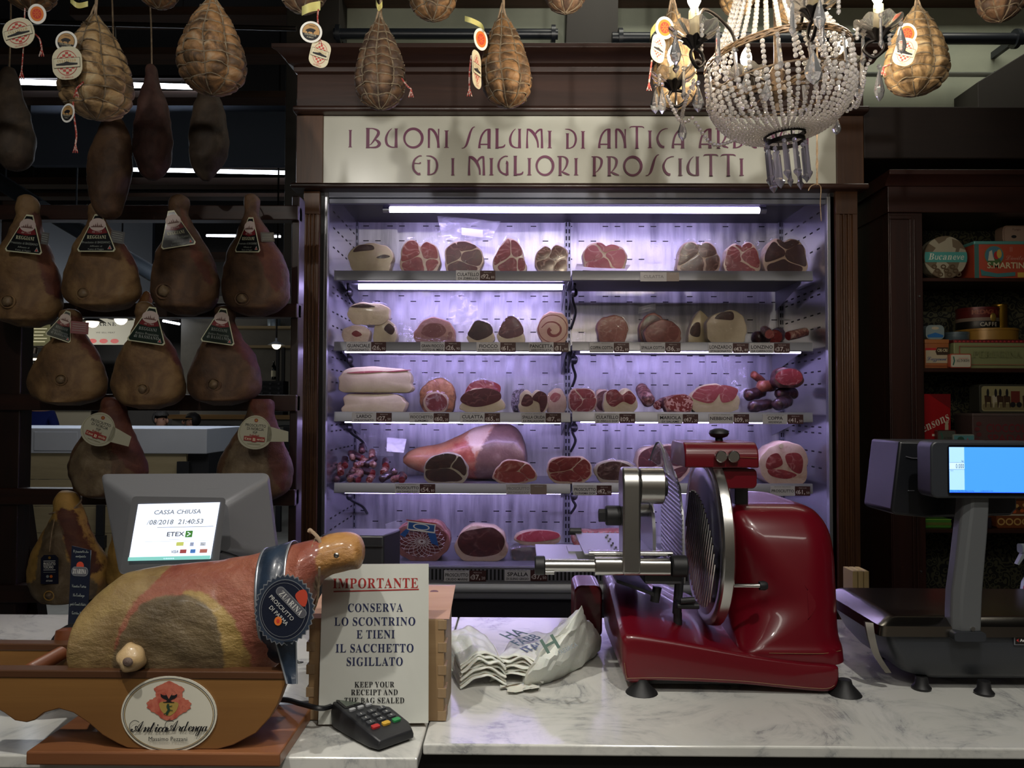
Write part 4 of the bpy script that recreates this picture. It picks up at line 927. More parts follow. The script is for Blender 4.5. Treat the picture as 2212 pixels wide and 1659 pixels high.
def cut_piece(name, label, cat, x0, x1, yt, zs, d, shape, lobes, fat=None, leanm=None, depth=.13, rind=None, seed=1, wrap=None, tails=(), group=None, jit=.06, bone=None, tilt=0.):
    zs += .0008; fat = fat or FAT; leanm = leanm or LEANR; rind = rind or fat
    w = (x1 - x0) * U(d) / 2; xc = P((x0 + x1) / 2, yt, d).x; zt = P((x0 + x1) / 2, yt, d).z; h = (zt - zs) / 2
    t = thing(name, label, cat, (xc, d + depth / 2, zs), group)
    ol = outline(shape, seed); rg = random.Random(seed * 7 + 1)
    def ring(y, k, s2=1.): return [Vector((xc + p[0] * w * k, y + (p[1] + 1) * tilt * h, zs + (p[1] + 1) * h * (k * s2 + (1 - k * s2) * .0))) for p in ol]
    b = MB(); b.mat(1); rings = [ring(d + .0015, .975), ring(d + .006, 1.0), ring(d + depth * .45, 1.0), ring(d + depth * .8, .88), ring(d + depth, .6)]
    b.loft(rings, False, True); s0 = len(b.v); b.mat(0)
    f0 = rings[0]; f1 = [Vector((xc + p[0] * w * .9, d - .0005 + (p[1] + 1) * tilt * h, zs + h + p[1] * h * .9)) for p in ol]; f2 = [Vector((xc + p[0] * w * .02, d - .001 + tilt * h, zs + h + p[1] * h * .02)) for p in ol]
    b.loft([f2, f1, f0], True, False)
    b.obj('rind', [fat, rind], t, 50)
    if isinstance(lobes, str) and lobes in SEEDS: L = cells(ol, seed, SEEDS[lobes]); jit = .006
    else: L = LOBES[lobes] if isinstance(lobes, str) else lobes
    if L:
        lb = MB()
        for lo in L:
            pts = catmull([(p[0] + rg.uniform(-jit, jit), p[1] + rg.uniform(-jit, jit), 0) for p in lo], 6, True); n = len(pts)
            r1 = [Vector((xc + p.x * w, d - .0026 + (p.y + 1) * tilt * h, zs + h + p.y * h)) for p in pts]; r0 = [Vector((xc + p.x * w * 1.005, d + .003 + (p.y + 1) * tilt * h, zs + h + p.y * h * 1.005)) for p in pts]
            cc = sum(r1, Vector()) / n; r2 = [cc.lerp(v, .86) - Vector((0, .0003, 0)) for v in r1]
            lb.loft([r0, r1, r2], False, True)
        lb.obj('cut_meat', leanm, t, 25)
    if bone:
        bb = MB(); c = Vector((xc + bone[0] * w, d - .004, zs + h + bone[1] * h)); bb.lathe([(bone[2] * w, .0), (bone[2] * w * .95, .003), (bone[2] * .2 * w, .003)], c + Vector((0, 0, 0)), 14, (0, -1, 0)); bb.obj('bone', FATW, t)
    if wrap:
        wb = MB(); rr = []
        for y, k in ((d - .012, .55), (d - .010, .98), (d - .004, 1.05), (d + depth * .4, 1.06), (d + depth * .85, .95), (d + depth + .012, .55)):
            rr.append([Vector((xc + p[0] * w * k, y + (p[1] + 1) * tilt * h, zs + .001 + (p[1] + 1) * h * (1.0 + (k - 1) * 1.0) + (0 if k > .9 else (1 - k) * h * .9))) for p in ol])
        wb.loft(rr, True, True)
        for i, v in enumerate(wb.v):
            q = v - Vector((xc, d, zs + h)); a = .0035 * (abs(noise.noise(v * 42 + Vector((seed, 0, 0)))) + .6 * abs(noise.noise(v * 90)))
            dv = Vector((q.x, 0, q.z)); dv = dv.normalized() if dv.length > 1e-6 else Vector()
            v.x += dv.x * a; v.z = max(zs + .0005, v.z + dv.z * a); v.y -= a * .6
        wb.obj('plastic_wrap', wrap, t, 30)
    for i, c in enumerate(tails): sheet(c, d + .01, d + .05, 'film_flap', wrap or FILM, t, seed * 3 + i)
    return t
def sausage(label, p0, p1, r, m, d0, d1, seed=1, cutm=None, wrap=None, name='sausage', group=None, zmin=None, cat='sausage', bulge=.1):
    """a sausage between two picture points"""
    a, c = P(*p0, d0), P(*p1, d1)
    if zmin is not None: a.z = max(a.z, zmin + r); c.z = max(c.z, zmin + r)
    t = thing(name, label, cat, ((a.x + c.x) / 2, (a.y + c.y) / 2, min(a.z, c.z) - r), group)
    n = 12; pts = [a.lerp(c, i / n) for i in range(n + 1)]; rs = [r * (.3 if i == n else (.94 if (cutm and i == 0) else (.45 if i == 0 else (1 - .12 * (abs(i / n - .45) * 2) ** 3)))) for i in range(n + 1)]
    b = MB(); b.tube(pts, rs, 16)
    for i, v in enumerate(b.v):
        axis = a.lerp(c, max(0, min(1, (v - a).dot(c - a) / max(1e-9, (c - a).length_squared)))); dr = v - axis
        if dr.length > 1e-6: v += dr.normalized() * r * bulge * noise.noise(v * (1.1 / r) + Vector((seed * 3, 0, 0)))
    b.obj('skin', m, t, 60)
    if cutm:
        q = MB(); ax = (a - c).normalized(); q.lathe([(r * .93, -.002), (r * .9, .0015), (r * .1, .0025)], a, 16, ax); q.obj('cut_end', cutm, t)
    if wrap:
        q = MB(); q.tube(pts, [x * 1.12 + .002 for x in rs], 14); q.wob(.003, 55, seed)
        q.obj('plastic_wrap', wrap, t, 30)
    return t
def netting_between(b, ringfn, nu, nv, r):
    for k in range(nu): b.tube([ringfn(k / nu, v / nv) for v in range(nv + 1)], r, 4)

Z1, Z2, Z3, Z4 = ZS[(1, 0)], ZS[(2, 0)], ZS[(3, 0)], ZS[(4, 0)]; Z1b, Z2b, Z3b, Z4b = ZS[(1, 1)], ZS[(2, 1)], ZS[(3, 1)], ZS[(4, 1)]
CM = 'cured meat'; G1, G2, G3, G4 = 'meat on the top shelf', 'meat on the second shelf', 'meat on the third shelf', 'meat on the fourth shelf'
# ---- top shelf
cut_piece('cured_fat_block', 'white fat piece in clear film, first on the top shelf', CM, 750, 850, 524, Z1, 3.58, 'round', 'fatband', FATW, LEANO, .14, seed=2, wrap=FILM, group=G1)
cut_piece('cut_cured_meat', 'heart-shaped red cut piece in film beside the white fat piece', CM, 863, 952, 517, Z1, 3.59, 'heart', 'heart', FAT, LEANR, .15, seed=3, wrap=FILM, tails=[[(920, 520), (950, 530), (953, 490), (935, 500)]], group=G1)
t = cut_piece('cut_cured_meat', 'dark cut piece below the tall film bag with a white sticker', CM, 960, 1046, 520, Z1, 3.59, 'round', 'three', FAT, LEAND, .15, seed=4, wrap=FILM, group=G1)
cut_piece('cut_cured_meat', 'peaked dark red cut piece to the side of the bag with a white sticker', CM, 1064, 1139, 513, Z1, 3.59, 'tip', 'heart', FAT, LEANM, .15, seed=5, wrap=FILM, group=G1)
s = sheet([(958, 524), (1060, 519), (1082, 478), (944, 466)], 3.62, 3.68, 'film_bag', FILM2, t, 11, .02)
c = P(1023, 505, 3.615); tk = MB(); tk.grid([[P(x, y + (x - 1000) * .12, 3.612) for x in (997, 1020, 1043)] for y in (508, 500, 492)]); tk.obj('sticker', mat('sticker_white', '#d6d6da', .3), t)
cut_piece('cut_cured_meat', 'small glistening cut piece in film just before the middle upright', CM, 1155, 1228, 528, max(Z1, Z1b), 3.59, 'heart', 'heart', FAT, lean('lean_glossy', '#3a1815', '#6a3a2a', '#c79f86', 30, .06, .2, .4), .13, seed=6, wrap=FILM, group=G1)
t = cut_piece('cut_cured_meat', 'pale-rimmed red cut piece lying on white paper past the middle upright', CM, 1258, 1356, 522, Z1b + .002, 3.59, 'heart', 'three', FAT, lean('lean_rose', '#8a3440', '#a85a62', '#dcb8b4', 12, .03), .14, seed=8, group=G1)
sheet([(1242, 582), (1350, 590), (1362, 572), (1246, 570)], 3.52, 3.66, 'paper', organic('butcher_paper', [(.3, '#b9b4ae'), (.7, '#cfcac2')], 20, .6, .2), t, 5, .004)
cut_piece('cut_cured_meat', 'brownish cut piece in glossy film, third from the end of the top shelf', CM, 1461, 1557, 521, Z1b, 3.59, 'heart', 'heart', FAT, lean('lean_brown', '#331811', '#552a1e', '#a9806a', 20, .05, .3, .15), .14, seed=9, wrap=FILM, group=G1)
cut_piece('cut_cured_meat', 'dark red notched cut piece in film, second from the end of the top shelf', CM, 1562, 1644, 522, Z1b, 3.59, 'heart', 'three', FAT, LEANM, .14, seed=10, wrap=FILM, tails=[[(1600, 560), (1648, 556), (1640, 515), (1618, 520)]], group=G1)
cut_piece('cut_cured_meat', 'big blackish cut piece under a wide film bag at the end of the top shelf', CM, 1647, 1746, 514, Z1b, 3.59, 'heart', 'three', organic('aged_fat', [(.3, '#a08a74'), (.7, '#b9a48c')], 12, .45, .2), LEANO, .16, seed=12, tails=[[(1640, 515), (1744, 512), (1742, 480), (1680, 498)]], wrap=FILM, group=G1)
# ---- second shelf
cut_piece('pork_cheek', 'yellowish pork cheek in film, uppermost of the stack of three', CM, 749, 842, 652, P(790, 702, 3.6).z, 3.60, 'round', [[(-.8, .6), (-.2, .86), (.3, .6), (-.2, .45)]], organic('cheek_fat', [(.3, '#b9a684'), (.6, '#d6c6a4'), (.8, '#96805a')], 14, .4, .3, coat=.4), LEANO, .12, seed=14, wrap=FILM, group=G2)
cut_piece('pork_cheek', 'small pork cheek in film, lower one nearest the side wall', CM, 737, 800, 702, Z2, 3.59, 'round', [[(-.3, .1), (.1, .4), (.4, .1), (0, -.2)]], organic('cheek_fat2', [(.3, '#b39c84'), (.6, '#d0bba2'), (.8, '#84604a')], 16, .4, .3, coat=.4), LEANR, .13, seed=15, wrap=FILM, group=G2)
cut_piece('pork_cheek', 'pork cheek in film, lower one beside the creased empty bag', CM, 805, 858, 690, Z2, 3.61, 'round', [[(.0, .2), (.3, .75), (.8, .3), (.5, -.2)]], FATW, LEANO, .13, seed=16, wrap=FILM, tails=[[(858, 735), (892, 735), (890, 700), (862, 690)]], group=G2)
t = cut_piece('cooked_ham_piece', 'pinkish cooked ham half in film with a loose bag behind', CM, 893, 984, 684, Z2, 3.60, 'dome', 'pork', lean('cooked_rim', '#a7786c', '#c4998a', '#d9b9a8', 9, .02), COOKED, .15, seed=17, wrap=FILM, group=G2)
sheet([(968, 700), (1035, 705), (1030, 622), (972, 632)], 3.74, 3.8, 'film_bag', FILM2, t, 21, .03); sheet([(880, 738), (994, 740), (990, 700), (900, 690)], 3.56, 3.72, 'film_flap', FILM, t, 22, .02)
cut_piece('ham_tip', 'black-purple ham tip in film, beside its redder twin', CM, 1008, 1069, 692, Z2, 3.60, 'tip', 'top', FATW, LEANO, .14, seed=18, wrap=FILM, group=G2)
cut_piece('ham_tip', 'dark red ham tip with a fat edge, between the black one and the rolled bacon', CM, 1073, 1135, 683, Z2, 3.62, 'tip', 'top', FATW, LEAND, .15, seed=19, wrap=FILM, group=G2)
t = cut_piece('rolled_bacon', 'round rolled bacon with a spiral of pale fat and red meat', CM, 1160, 1228, 672, Z2, 3.60, 'disc', [], organic('bacon_fat', [(.3, '#cba28e'), (.7, '#dcb9a4')], 14, .4, .15), LEANR, .15, seed=20, group=G2)
xc = P(1194, 700, 3.6).x; zc = (P(1194, 672, 3.6).z + Z2) / 2; rr = 34 * U(3.6); fl = Flat(face(Vector((xc, 3.5985, zc)))); LS = lean('bacon_lean', '#7a2a30', '#9c4a4a', '#cf9f94', 20, .05)
fl.line(catmull([(rr * (.2 + .068 * k) * cos(k * .75 + 2.4) * .92, rr * (.2 + .068 * k) * sin(k * .75 + 2.4) * .8 - rr * .12, 0) for k in range(10)], 4), [rr * (.26 - .006 * k) for k in range(37)], LS); fl.ring(0, 0, rr * .94, rr * .9, rr * .05, LEANP); fl.obj('spiral_meat', t)
cut_piece('cooked_coppa', 'speckled cooked meat piece in glossy film under the unlit half-shelf', CM, 1289, 1358, 680, Z2b, 3.60, 'round', 'big', organic('coppa_rim', [(.3, '#8a5248'), (.7, '#a5736a')], 20, .4, .2), lean('coppa_cooked', '#7a3c3a', '#9c6058', '#c7988c', 34, .08, .2, .8), .15, seed=22, wrap=FILM, tails=[[(1225, 735), (1290, 735), (1296, 700), (1262, 716)]], group=G2)
t = cut_piece('cooked_shoulder', 'reddish cooked shoulder piece slanting down, in front of its darker twin', CM, 1391, 1472, 689, Z2b, 3.57, 'tip', 'big', organic('coppa_rim', [(.3, '#8a5248'), (.7, '#a5736a')], 20, .4, .2), lean('shoulder_cooked', '#6a2a2a', '#8d4440', '#b98076', 14, .05), .11, seed=23, wrap=FILM, group=G2)
t = cut_piece('cooked_shoulder', 'dark cooked shoulder piece with a film tab, behind its redder twin', CM, 1380, 1436, 675, Z2b, 3.72, 'round', 'big', organic('coppa_rim', [(.3, '#8a5248'), (.7, '#a5736a')], 20, .4, .2), LEAND, .12, seed=24, wrap=FILM, group=G2)
sheet([(1378, 678), (1416, 670), (1417, 655), (1380, 664)], 3.70, 3.71, 'sticker', FILM2, t, 31, .004)
cut_piece('cured_loin', 'narrow pale loin end in film, behind the big cream loin', CM, 1486, 1546, 670, Z2b, 3.72, 'tip', [[(-.8, -.3), (-.6, .3), (-.2, .3), (-.2, -.4)]], FATW, LEANO, .12, seed=25, wrap=FILM, tails=[[(1505, 738), (1560, 690), (1578, 640), (1545, 668)]], group=G2)
cut_piece('cured_loin', 'large cream-coloured loin piece with a brown top in film', CM, 1526, 1614, 669, Z2b, 3.58, 'round', [[(-.55, .5), (-.2, .86), (.3, .84), (.3, .5), (-.2, .4)]], organic('loin_fat', [(.3, '#b3a48c'), (.7, '#c9bca4')], 10, .45, .2), LEANO, .12, seed=26, wrap=FILM, group=G2)
for i, (p0, p1, r, dd, lb) in enumerate([((1662, 722), (1650, 712), .022, 3.58, 'small cut loin in film, first of the slim loins'), ((1702, 726), (1745, 716), .021, 3.58, 'slim netted loin with a glinting end near the cabinet wall'),
        ((1630, 730), (1658, 728), .031, 3.72, 'dark slim loin lying behind the first small cut loin'), ((1674, 728), (1682, 722), .037, 3.75, 'red-faced loin leaning at the back of the second shelf')]):
    sausage(lb, p0, p1, r, [SALSKIN, SALSKIN, DARKSK, DARKSK][i], dd, dd + [.14, .04, .05, .08][i], 30 + i, [LEANP, LEANR, None, LEANR][i], FILM, 'cured_loin', G2, Z2b, CM)
# ---- third shelf
t = cut_piece('lard_slab', 'thick white lard slab with a pink streak, upper of the two', CM, 730, 892, 791, P(810, 848, 3.58).z, 3.58, 'slab', [[(-.75, .5), (-.2, .62), (.3, .6), (.1, .52), (-.4, .44)], [(.3, .62), (.85, .75), (.9, .68), (.5, .54)]], FATW, LEANP, .2, seed=40, group=G3, jit=.02)
t = cut_piece('lard_slab', 'ivory lard slab resting on the shelf, lower of the two', CM, 736, 878, 848, Z3, 3.58, 'slab', [[(-.8, .92), (-.2, .95), (.6, .96), (.2, .86), (-.5, .84)]], organic('ivory_lard', [(.3, '#c9b79c'), (.6, '#dccdb2'), (.8, '#b89c80')], 9, .45, .15), LEANO, .2, seed=41, group=G3, jit=.02)
cut_piece('tied_ham_tip', 'brown tied ham tip in film, at the top of the netted cluster', CM, 906, 984, 816, Z3 + .001, 3.67, 'round', 'none', organic('tied_skin', [(.3, '#7a4630'), (.5, '#a8744c'), (.7, '#4f2a20')], 22, .4, .5), LEANM, .14, seed=42, wrap=FILM, tails=[[(890, 850), (925, 835), (928, 800), (898, 806)]], group=G3)
cut_piece('tied_ham_tip', 'round red tied ham tip with white netting, front of the cluster', CM, 914, 968, 846, Z3, 3.57, 'disc', 'big', FAT, lean('netted_red', '#6a1d28', '#8c3a44', '#d8c8cc', 30, .09), .09, seed=43, wrap=FILM, group=G3)
cut_piece('culatta_piece', 'pink ham back half standing behind the dark triangular cut', CM, 1000, 1088, 820, Z3, 3.68, 'tip', 'edge', FAT, LEANM, .14, seed=44, wrap=FILM, group=G3)
cut_piece('culatta_piece', 'dark triangular ham cut with a cream fat edge, in front of its pink half', CM, 992, 1092, 838, Z3, 3.57, 'tip', 'edge', FATW, LEAND, .1, seed=45, wrap=None, group=G3)
cut_piece('shoulder_piece', 'peppered shoulder piece at the back behind the two-lobed dark cut', CM, 1104, 1140, 840, Z3, 3.68, 'round', 'none', organic('pepper', [(.4, '#1c1a22'), (.5, '#5a4f58'), (.6, '#8d8490')], 70, .5, .6), LEAND, .1, seed=46, wrap=FILM, group=G3)
cut_piece('shoulder_piece', 'two-lobed dark shoulder cut with a cream fat tip', CM, 1119, 1185, 842, Z3, 3.57, 'heart', [[(-.85, -.2), (-.6, .6), (-.1, .5), (.0, -.1), (-.4, -.4)], [(-.05, .3), (.3, .9), (.8, .7), (.9, .0), (.75, -.75), (.45, -.8), (.4, -.1)]], FATW, LEAND, .1, seed=47, group=G3)
cut_piece('shoulder_piece', 'pale shoulder piece with a pink top, beside the middle upright', CM, 1180, 1224, 838, Z3, 3.62, 'round', [[(-.6, .2), (-.2, .7), (.4, .5), (.2, .1), (-.3, -.1)]], FAT, LEANP, .1, seed=48, wrap=FILM, tails=[[(1190, 850), (1228, 850), (1226, 818), (1180, 830)]], group=G3)
cut_piece('cut_cured_meat', 'marbled red cut with a white corner, first past the middle upright', CM, 1228, 1290, 838, Z3b, 3.60, 'round', 'marbled', FAT, MARB, .12, seed=49, wrap=FILM, group=G3)
cut_piece('cut_cured_meat', 'jagged red cut with a cream fat base above the price 109 tag', CM, 1302, 1378, 838, Z3b, 3.57, 'heart', [[(-.85, .1), (-.7, .75), (-.3, .9), (.1, .5), (.5, .8), (.85, .2), (.6, -.3), (.1, -.1), (-.3, -.5), (-.6, -.3)]], FATW, LEANM, .1, seed=50, group=G3)
cut_piece('cut_cured_meat', 'maroon cut in film standing behind the jagged red cut', CM, 1284, 1325, 840, Z3b, 3.72, 'round', 'big', FAT, LEAND, .1, seed=51, wrap=FILM, group=G3)
sausage('long speckled salami in film leaning back, before the cut salami', (1402, 868), (1384, 838), .032, SALSKIN, 3.58, 3.76, 52, None, FILM, 'salami', G3, Z3b, 'salami')
sausage('short salami end lying behind the long leaning salami', (1420, 876), (1438, 866), .022, SALSKIN, 3.66, 3.74, 53, SALAMI, FILM, 'salami', G3, Z3b, 'salami')
cut_piece('salami', 'thick cut salami with a coarse speckled face', 'salami', 1434, 1500, 851, Z3b, 3.58, 'round', 'big', SALSKIN, SALAMI, .14, seed=54, rind=SALSKIN, group=G3)
cut_piece('cut_cured_meat', 'wide pink ham cut with a thick white fat base at the third shelf', CM, 1490, 1599, 828, Z3b, 3.58, 'tip', [[(-.92, .1), (-.6, .72), (-.1, .95), (.2, .8), (.1, .2), (-.1, -.3), (-.5, -.28)], [(.2, .2), (.3, .85), (.8, .72), (.9, .3), (.7, -.15), (.3, -.2)]], FATW, lean('nebbione', '#8a2f36', '#a9565a', '#dcb4ac', 26, .05), .14, seed=55, group=G3)
i = 0
for p0, p1, dd, r, lb in [((1620, 880), (1665, 872), 3.57, .026, 'dark netted sausage at the bottom front of the heap'), ((1612, 855), (1650, 845), 3.62, .027, 'dark netted sausage in the middle of the heap, toward the pink ham cut'),
        ((1675, 875), (1705, 865), 3.57, .028, 'wrinkled dark sausage with a white tie at the bottom of the heap'), ((1680, 850), (1718, 850), 3.64, .028, 'dark sausage under the cut marbled one'),
        ((1640, 835), (1672, 834), 3.64, .027, 'reddish sausage with a string end near the top of the heap'), ((1626, 808), (1648, 824), 3.72, .018, 'slender orange sausage tip sticking up from the heap')]:
    i += 1; sausage(lb, p0, p1, r, DARKSK if i < 5 else organic('orange_sausage', [(.3, '#7a3a2a'), (.7, '#a4604a')], 30, .4, .4), dd, dd + .08, 60 + i, None, FILM if i % 2 else None, 'netted_sausage', 'heap of netted sausages', Z3b, 'sausage', .18)
sheet([(1580, 862), (1618, 858), (1612, 770), (1558, 772)], 3.66, 3.78, 'film_flap', FILM2, bpy.data.objects['netted_sausage.001'], 71, .03)
sheet([(1690, 888), (1752, 888), (1725, 850), (1700, 862)], 3.56, 3.62, 'film_flap', FILM, bpy.data.objects['netted_sausage.003'], 72, .01)
cut_piece('cut_coppa', 'cut marbled sausage lying across the top of the dark netted heap', CM, 1672, 1738, 793, P(1700, 838, 3.58).z, 3.58, 'round', 'big', organic('coppa_skin', [(.4, '#2c191b'), (.6, '#5a3a38')], 30, .4, .3), MARB, .12, seed=73, group=G3)
# ---- fourth shelf
rg = random.Random(12); q = 0
for L, (nS, x_, step, w_) in enumerate(((7, 727, 23.5, 'bottom'), (6, 736, 23, 'second'), (5, 745, 22, 'third'), (3, 762, 21, 'fourth'), (1, 782, 0, 'topmost'))):
    for j in range(nS):
        px = x_ + j * step; y_ = 1034 - L * 15.5; dx = rg.choice((-30, -22, 8, 24, 34)) * (0 if j in (0, nS - 1) else 1); dd = 3.555 + L * .035; q += 1; k = (j * 3 + L) % 4
        sausage(['dark smoked', 'grey-pink speckled', 'pink-ended', 'brown speckled'][k] + ' small sausage, ' + ('alone on the very top of the pile' if nS == 1 else ['first', 'second', 'third', 'fourth', 'fifth', 'sixth', 'last'][j] + ' from the side wall in the %s layer of the pile' % w_),
                (px, y_ + 3), (px + dx, y_ - rg.uniform(2, 16)), .0165, [DARKSK, SALSKIN, DARKSK, SALSKIN][k], dd, dd + (.05 if abs(dx) > 10 else .08), 80 + q, [None, SALAMI, MARB, None][k], FILM if q % 2 else None, 'small_sausage', 'pile of small sausages', Z4, 'sausage', .16)
ss = bpy.data.objects['small_sausage.014']; sheet([(785, 985), (850, 985), (852, 930), (788, 930)], 3.74, 3.8, 'film_bag', FILM2, ss, 91, .035); sheet([(835, 975), (872, 978), (878, 948), (836, 945)], 3.7, 3.72, 'sticker', mat('sticker_white', '#d6d6da', .3), ss, 92, .006)
# ---- hams built from their side profile
def inside(p, poly):
    c = False; n = len(poly)
    for i in range(n):
        x1, y1 = poly[i]; x2, y2 = poly[i - 1]
        if (y1 > p[1]) != (y2 > p[1]) and p[0] < (x2 - x1) * (p[1] - y1) / (y2 - y1) + x1: c = not c
    return c
def profile_body(stations, d, dk, n=44, m=64, axis='x', amp=.004, seed=0, zmin=None, nsc=14, flat=0.):
    """stations (s, lo, hi) in the picture: along x with top and bottom, or along y with left and right. Returns ring grid and the picture coords of each vertex"""
    xs = [s[0] for s in stations]; rings = []; uv = []
    c1 = catmull([(s[0], s[1], s[2]) for s in stations], 14)
    tt = [c1[round(i * (len(c1) - 1) / m)] for i in range(m + 1)]
    k0 = 0
    for i, s in enumerate(tt):
        if axis == 'x': top, bot = P(s.x, s.y, d), P(s.x, s.z, d)
        else: top, bot = P(s.y, s.x, d), P(s.z, s.x, d)
        if zmin is not None and axis == 'x': bot.z = max(bot.z, zmin); top.z = max(top.z, bot.z + .004)
        c = (top + bot) / 2; hv = (top - bot) / 2; r = hv.length; D = dk if not callable(dk) else dk(i / m)
        D = min(D, r * 1.15); ring = []; u = []
        for k in range(n):
            a = 2 * pi * k / n; p = c + hv * cos(a) + Vector((0, -D * sin(a), 0))
            q = noise.noise(p * nsc + Vector((seed * 4.1, seed, 0))) + .5 * noise.noise(p * nsc * 2.6 + Vector((0, seed, 0)))
            p2 = p + (p - c).normalized() * amp * q * min(1, r / .03)
            if zmin is not None: p2.z = max(p2.z, zmin)
            ring.append(p2); f = (1 - cos(a)) / 2
            u.append((s.x, s.y + (s.z - s.y) * f, sin(a) > -.05) if axis == 'x' else (s.y + (s.z - s.y) * f, s.x, sin(a) > -.05))
        rings.append(ring); uv.append(u)
    return rings, uv
def masked(rings, uv, polys, off, name, m, parent, wd=14., a=80):
    """the body as one mesh; each picture outline becomes a soft mask (m0, m1...) and lifts the skin a little"""
    vals = []
    for poly, o in zip(polys, off):
        pl = [(p.x, p.y) for p in catmull([(p[0], p[1], 0) for p in poly], 2, True)]; col = []
        bx = (min(p[0] for p in pl) - wd, max(p[0] for p in pl) + wd, min(p[1] for p in pl) - wd, max(p[1] for p in pl) + wd)
        for r, u in zip(rings, uv):
            c = sum(r, Vector()) / len(r)
            for j, q in enumerate(u):
                if not (bx[0] < q[0] < bx[1] and bx[2] < q[1] < bx[3]): col.append(0.); continue
                dm = 1e9
                for i in range(len(pl)):
                    x1, y1 = pl[i - 1]; dx, dy = pl[i][0] - x1, pl[i][1] - y1; t = max(0, min(1, ((q[0] - x1) * dx + (q[1] - y1) * dy) / (dx * dx + dy * dy + 1e-9)))
                    dm = min(dm, math.hypot(q[0] - x1 - dx * t, q[1] - y1 - dy * t))
                f = max(0., min(1., .5 + (dm if inside(q[:2], pl) else -dm) / (2 * wd))); col.append(f); r[j] = r[j] + (r[j] - c).normalized() * o * f * f * (3 - 2 * f)
        vals.append(col)
    b = MB(); b.loft(rings); o = b.obj(name, m, parent, a)
    for i, col in enumerate(vals): o.data.attributes.new('m%d' % i, 'FLOAT', 'POINT').data.foreach_set('value', col)
    return o
REDS = [(.25, '#361610'), (.5, '#54291c'), (.75, '#74482e')]; MOULDS = [(.3, '#4a3c30'), (.5, '#66563f'), (.72, '#83745e')]
# whole ham on the fourth shelf
st_ = [(872, 986, 1000), (885, 974, 1010), (910, 965, 1020), (950, 958, 1034), (985, 944, 1036), (1020, 927, 1036), (1060, 917, 1036), (1095, 917, 1036), (1120, 930, 1034), (1133, 955, 1030), (1139, 985, 1010)]
dH = 3.765; rings, uv = profile_body(st_, dH, .10, zmin=Z4 + .005, seed=2)
t = thing('whole_ham', 'whole cured ham lying on the fourth shelf with its shank toward the sausages', 'ham', (P(1010, 1000, dH).x, dH, Z4))
masked(rings, uv, [[(1022, 1060), (1030, 985), (1060, 930), (1090, 905), (1125, 920), (1152, 985), (1130, 1060)], [(1000, 965), (1030, 915), (1070, 900), (1050, 950), (1022, 990)], [(960, 1000), (985, 960), (1012, 950), (1030, 990), (1020, 1060), (985, 1050)]], (.003, .001, 0), 'ham_body',
       layered('whole_ham_skin', [(.25, '#8a4c34'), (.5, '#b07654'), (.75, '#c09a78')], [[(.3, '#5e463e'), (.55, '#7a5e54'), (.75, '#978074')], [(.3, '#c4a68c'), (.7, '#d2bca4')], [(.3, '#8a3a2c'), (.5, '#a85a44'), (.7, '#b8846a')]], 9, .42, .4, 30, .2), t)
cut_piece('ham_half', 'halved ham with a nearly black cut face in front of the whole ham', 'ham', 915, 1012, 977, Z4, 3.54, 'round', 'ham', organic('old_fat', [(.3, '#9c9280'), (.7, '#b6ac98')], 12, .45, .2), LEANO, .1, seed=101, group=G4, wrap=FILM)
cut_piece('ham_half', 'halved ham with a rosy cut face beneath the end of the whole ham', 'ham', 1063, 1161, 993, Z4, 3.54, 'tip', 'ham', FAT, lean('ham_rosy', '#7d2b2a', '#a04a44', '#d8a898', 12, .04), .1, seed=102, group=G4)
cut_piece('ham_half', 'halved red ham in front of the middle upright', 'ham', 1181, 1279, 986, max(Z4, Z4b), 3.54, 'round', 'ham', FAT, LEANR, .12, seed=103, group=G4)
cut_piece('ham_half', 'grey-brown halved ham in creased film next to the slicer arm', 'ham', 1283, 1372, 993, Z4b, 3.56, 'round', 'big', organic('old_fat', [(.3, '#9c9280'), (.7, '#b6ac98')], 12, .45, .2), lean('lean_grey', '#3a241f', '#5c3f36', '#9a8474', 16, .06, .2, .7), .1, seed=104, group=G4, wrap=FILM)
cut_piece('ham_half', 'large halved ham partly hidden behind the slicer guard', 'ham', 1374, 1492, 960, Z4b, 3.66, 'round', 'bigbone', FAT, LEAND, .2, seed=105, group=G4, wrap=FILM)
cut_piece('ham_half', 'big red halved ham with a pale rim at the end of the fourth shelf', 'ham', 1638, 1746, 953, Z4b, 3.56, 'round', [[(-.72, .0), (-.6, .38), (-.2, .38), (.0, .0), (-.3, -.2), (-.6, -.25)], [(.12, -.05), (.05, .35), (.5, .5), (.82, .15), (.7, -.4), (.4, -.4)], [(-.6, -.35), (-.2, -.3), (.1, -.3), (.5, -.6), (.1, -.74), (-.4, -.66)]], FAT, LEANR, .22, seed=106, group=G4, bone=(-.1, .78, .1))
# ---- bottom deck
t = cut_piece('netted_ham', 'round cooked ham in white string netting with a blue printed band', 'ham', 852, 972, 1126, zD, 3.56, 'disc', 'big', organic('ham_cooked_rind', [(.3, '#6a3a36'), (.7, '#9c6a62')], 14, .4, .3), lean('netted_dark', '#55201f', '#7d3a38', '#c9a59a', 14, .05), .2, seed=110, wrap=FILM)
xc = P(912, 1176, 3.56).x; zc = (P(912, 1126, 3.56).z + zD) / 2; r = 60 * U(3.56); hh = (P(912, 1126, 3.56).z - zD) / 2; b = MB()
def npt(a, f): return Vector((xc + (r * 1.02) * f * cos(a), 3.545 + .055 * max(0, f - .72) ** 1.3 * 6, max(zD + .003, zc + hh * 1.0 * f * sin(a))))
for k in range(18):
    a0 = 2 * pi * k / 18
    for s in (-1, 1): b.tube([npt(a0 + s * (.17 * (j % 2) + (.0 if j < 4 else 0)), .05 + j * .135) for j in range(8)], .0011, 4)
b.obj('netting', mat('net_white', '#cfc8c8', .8), t)
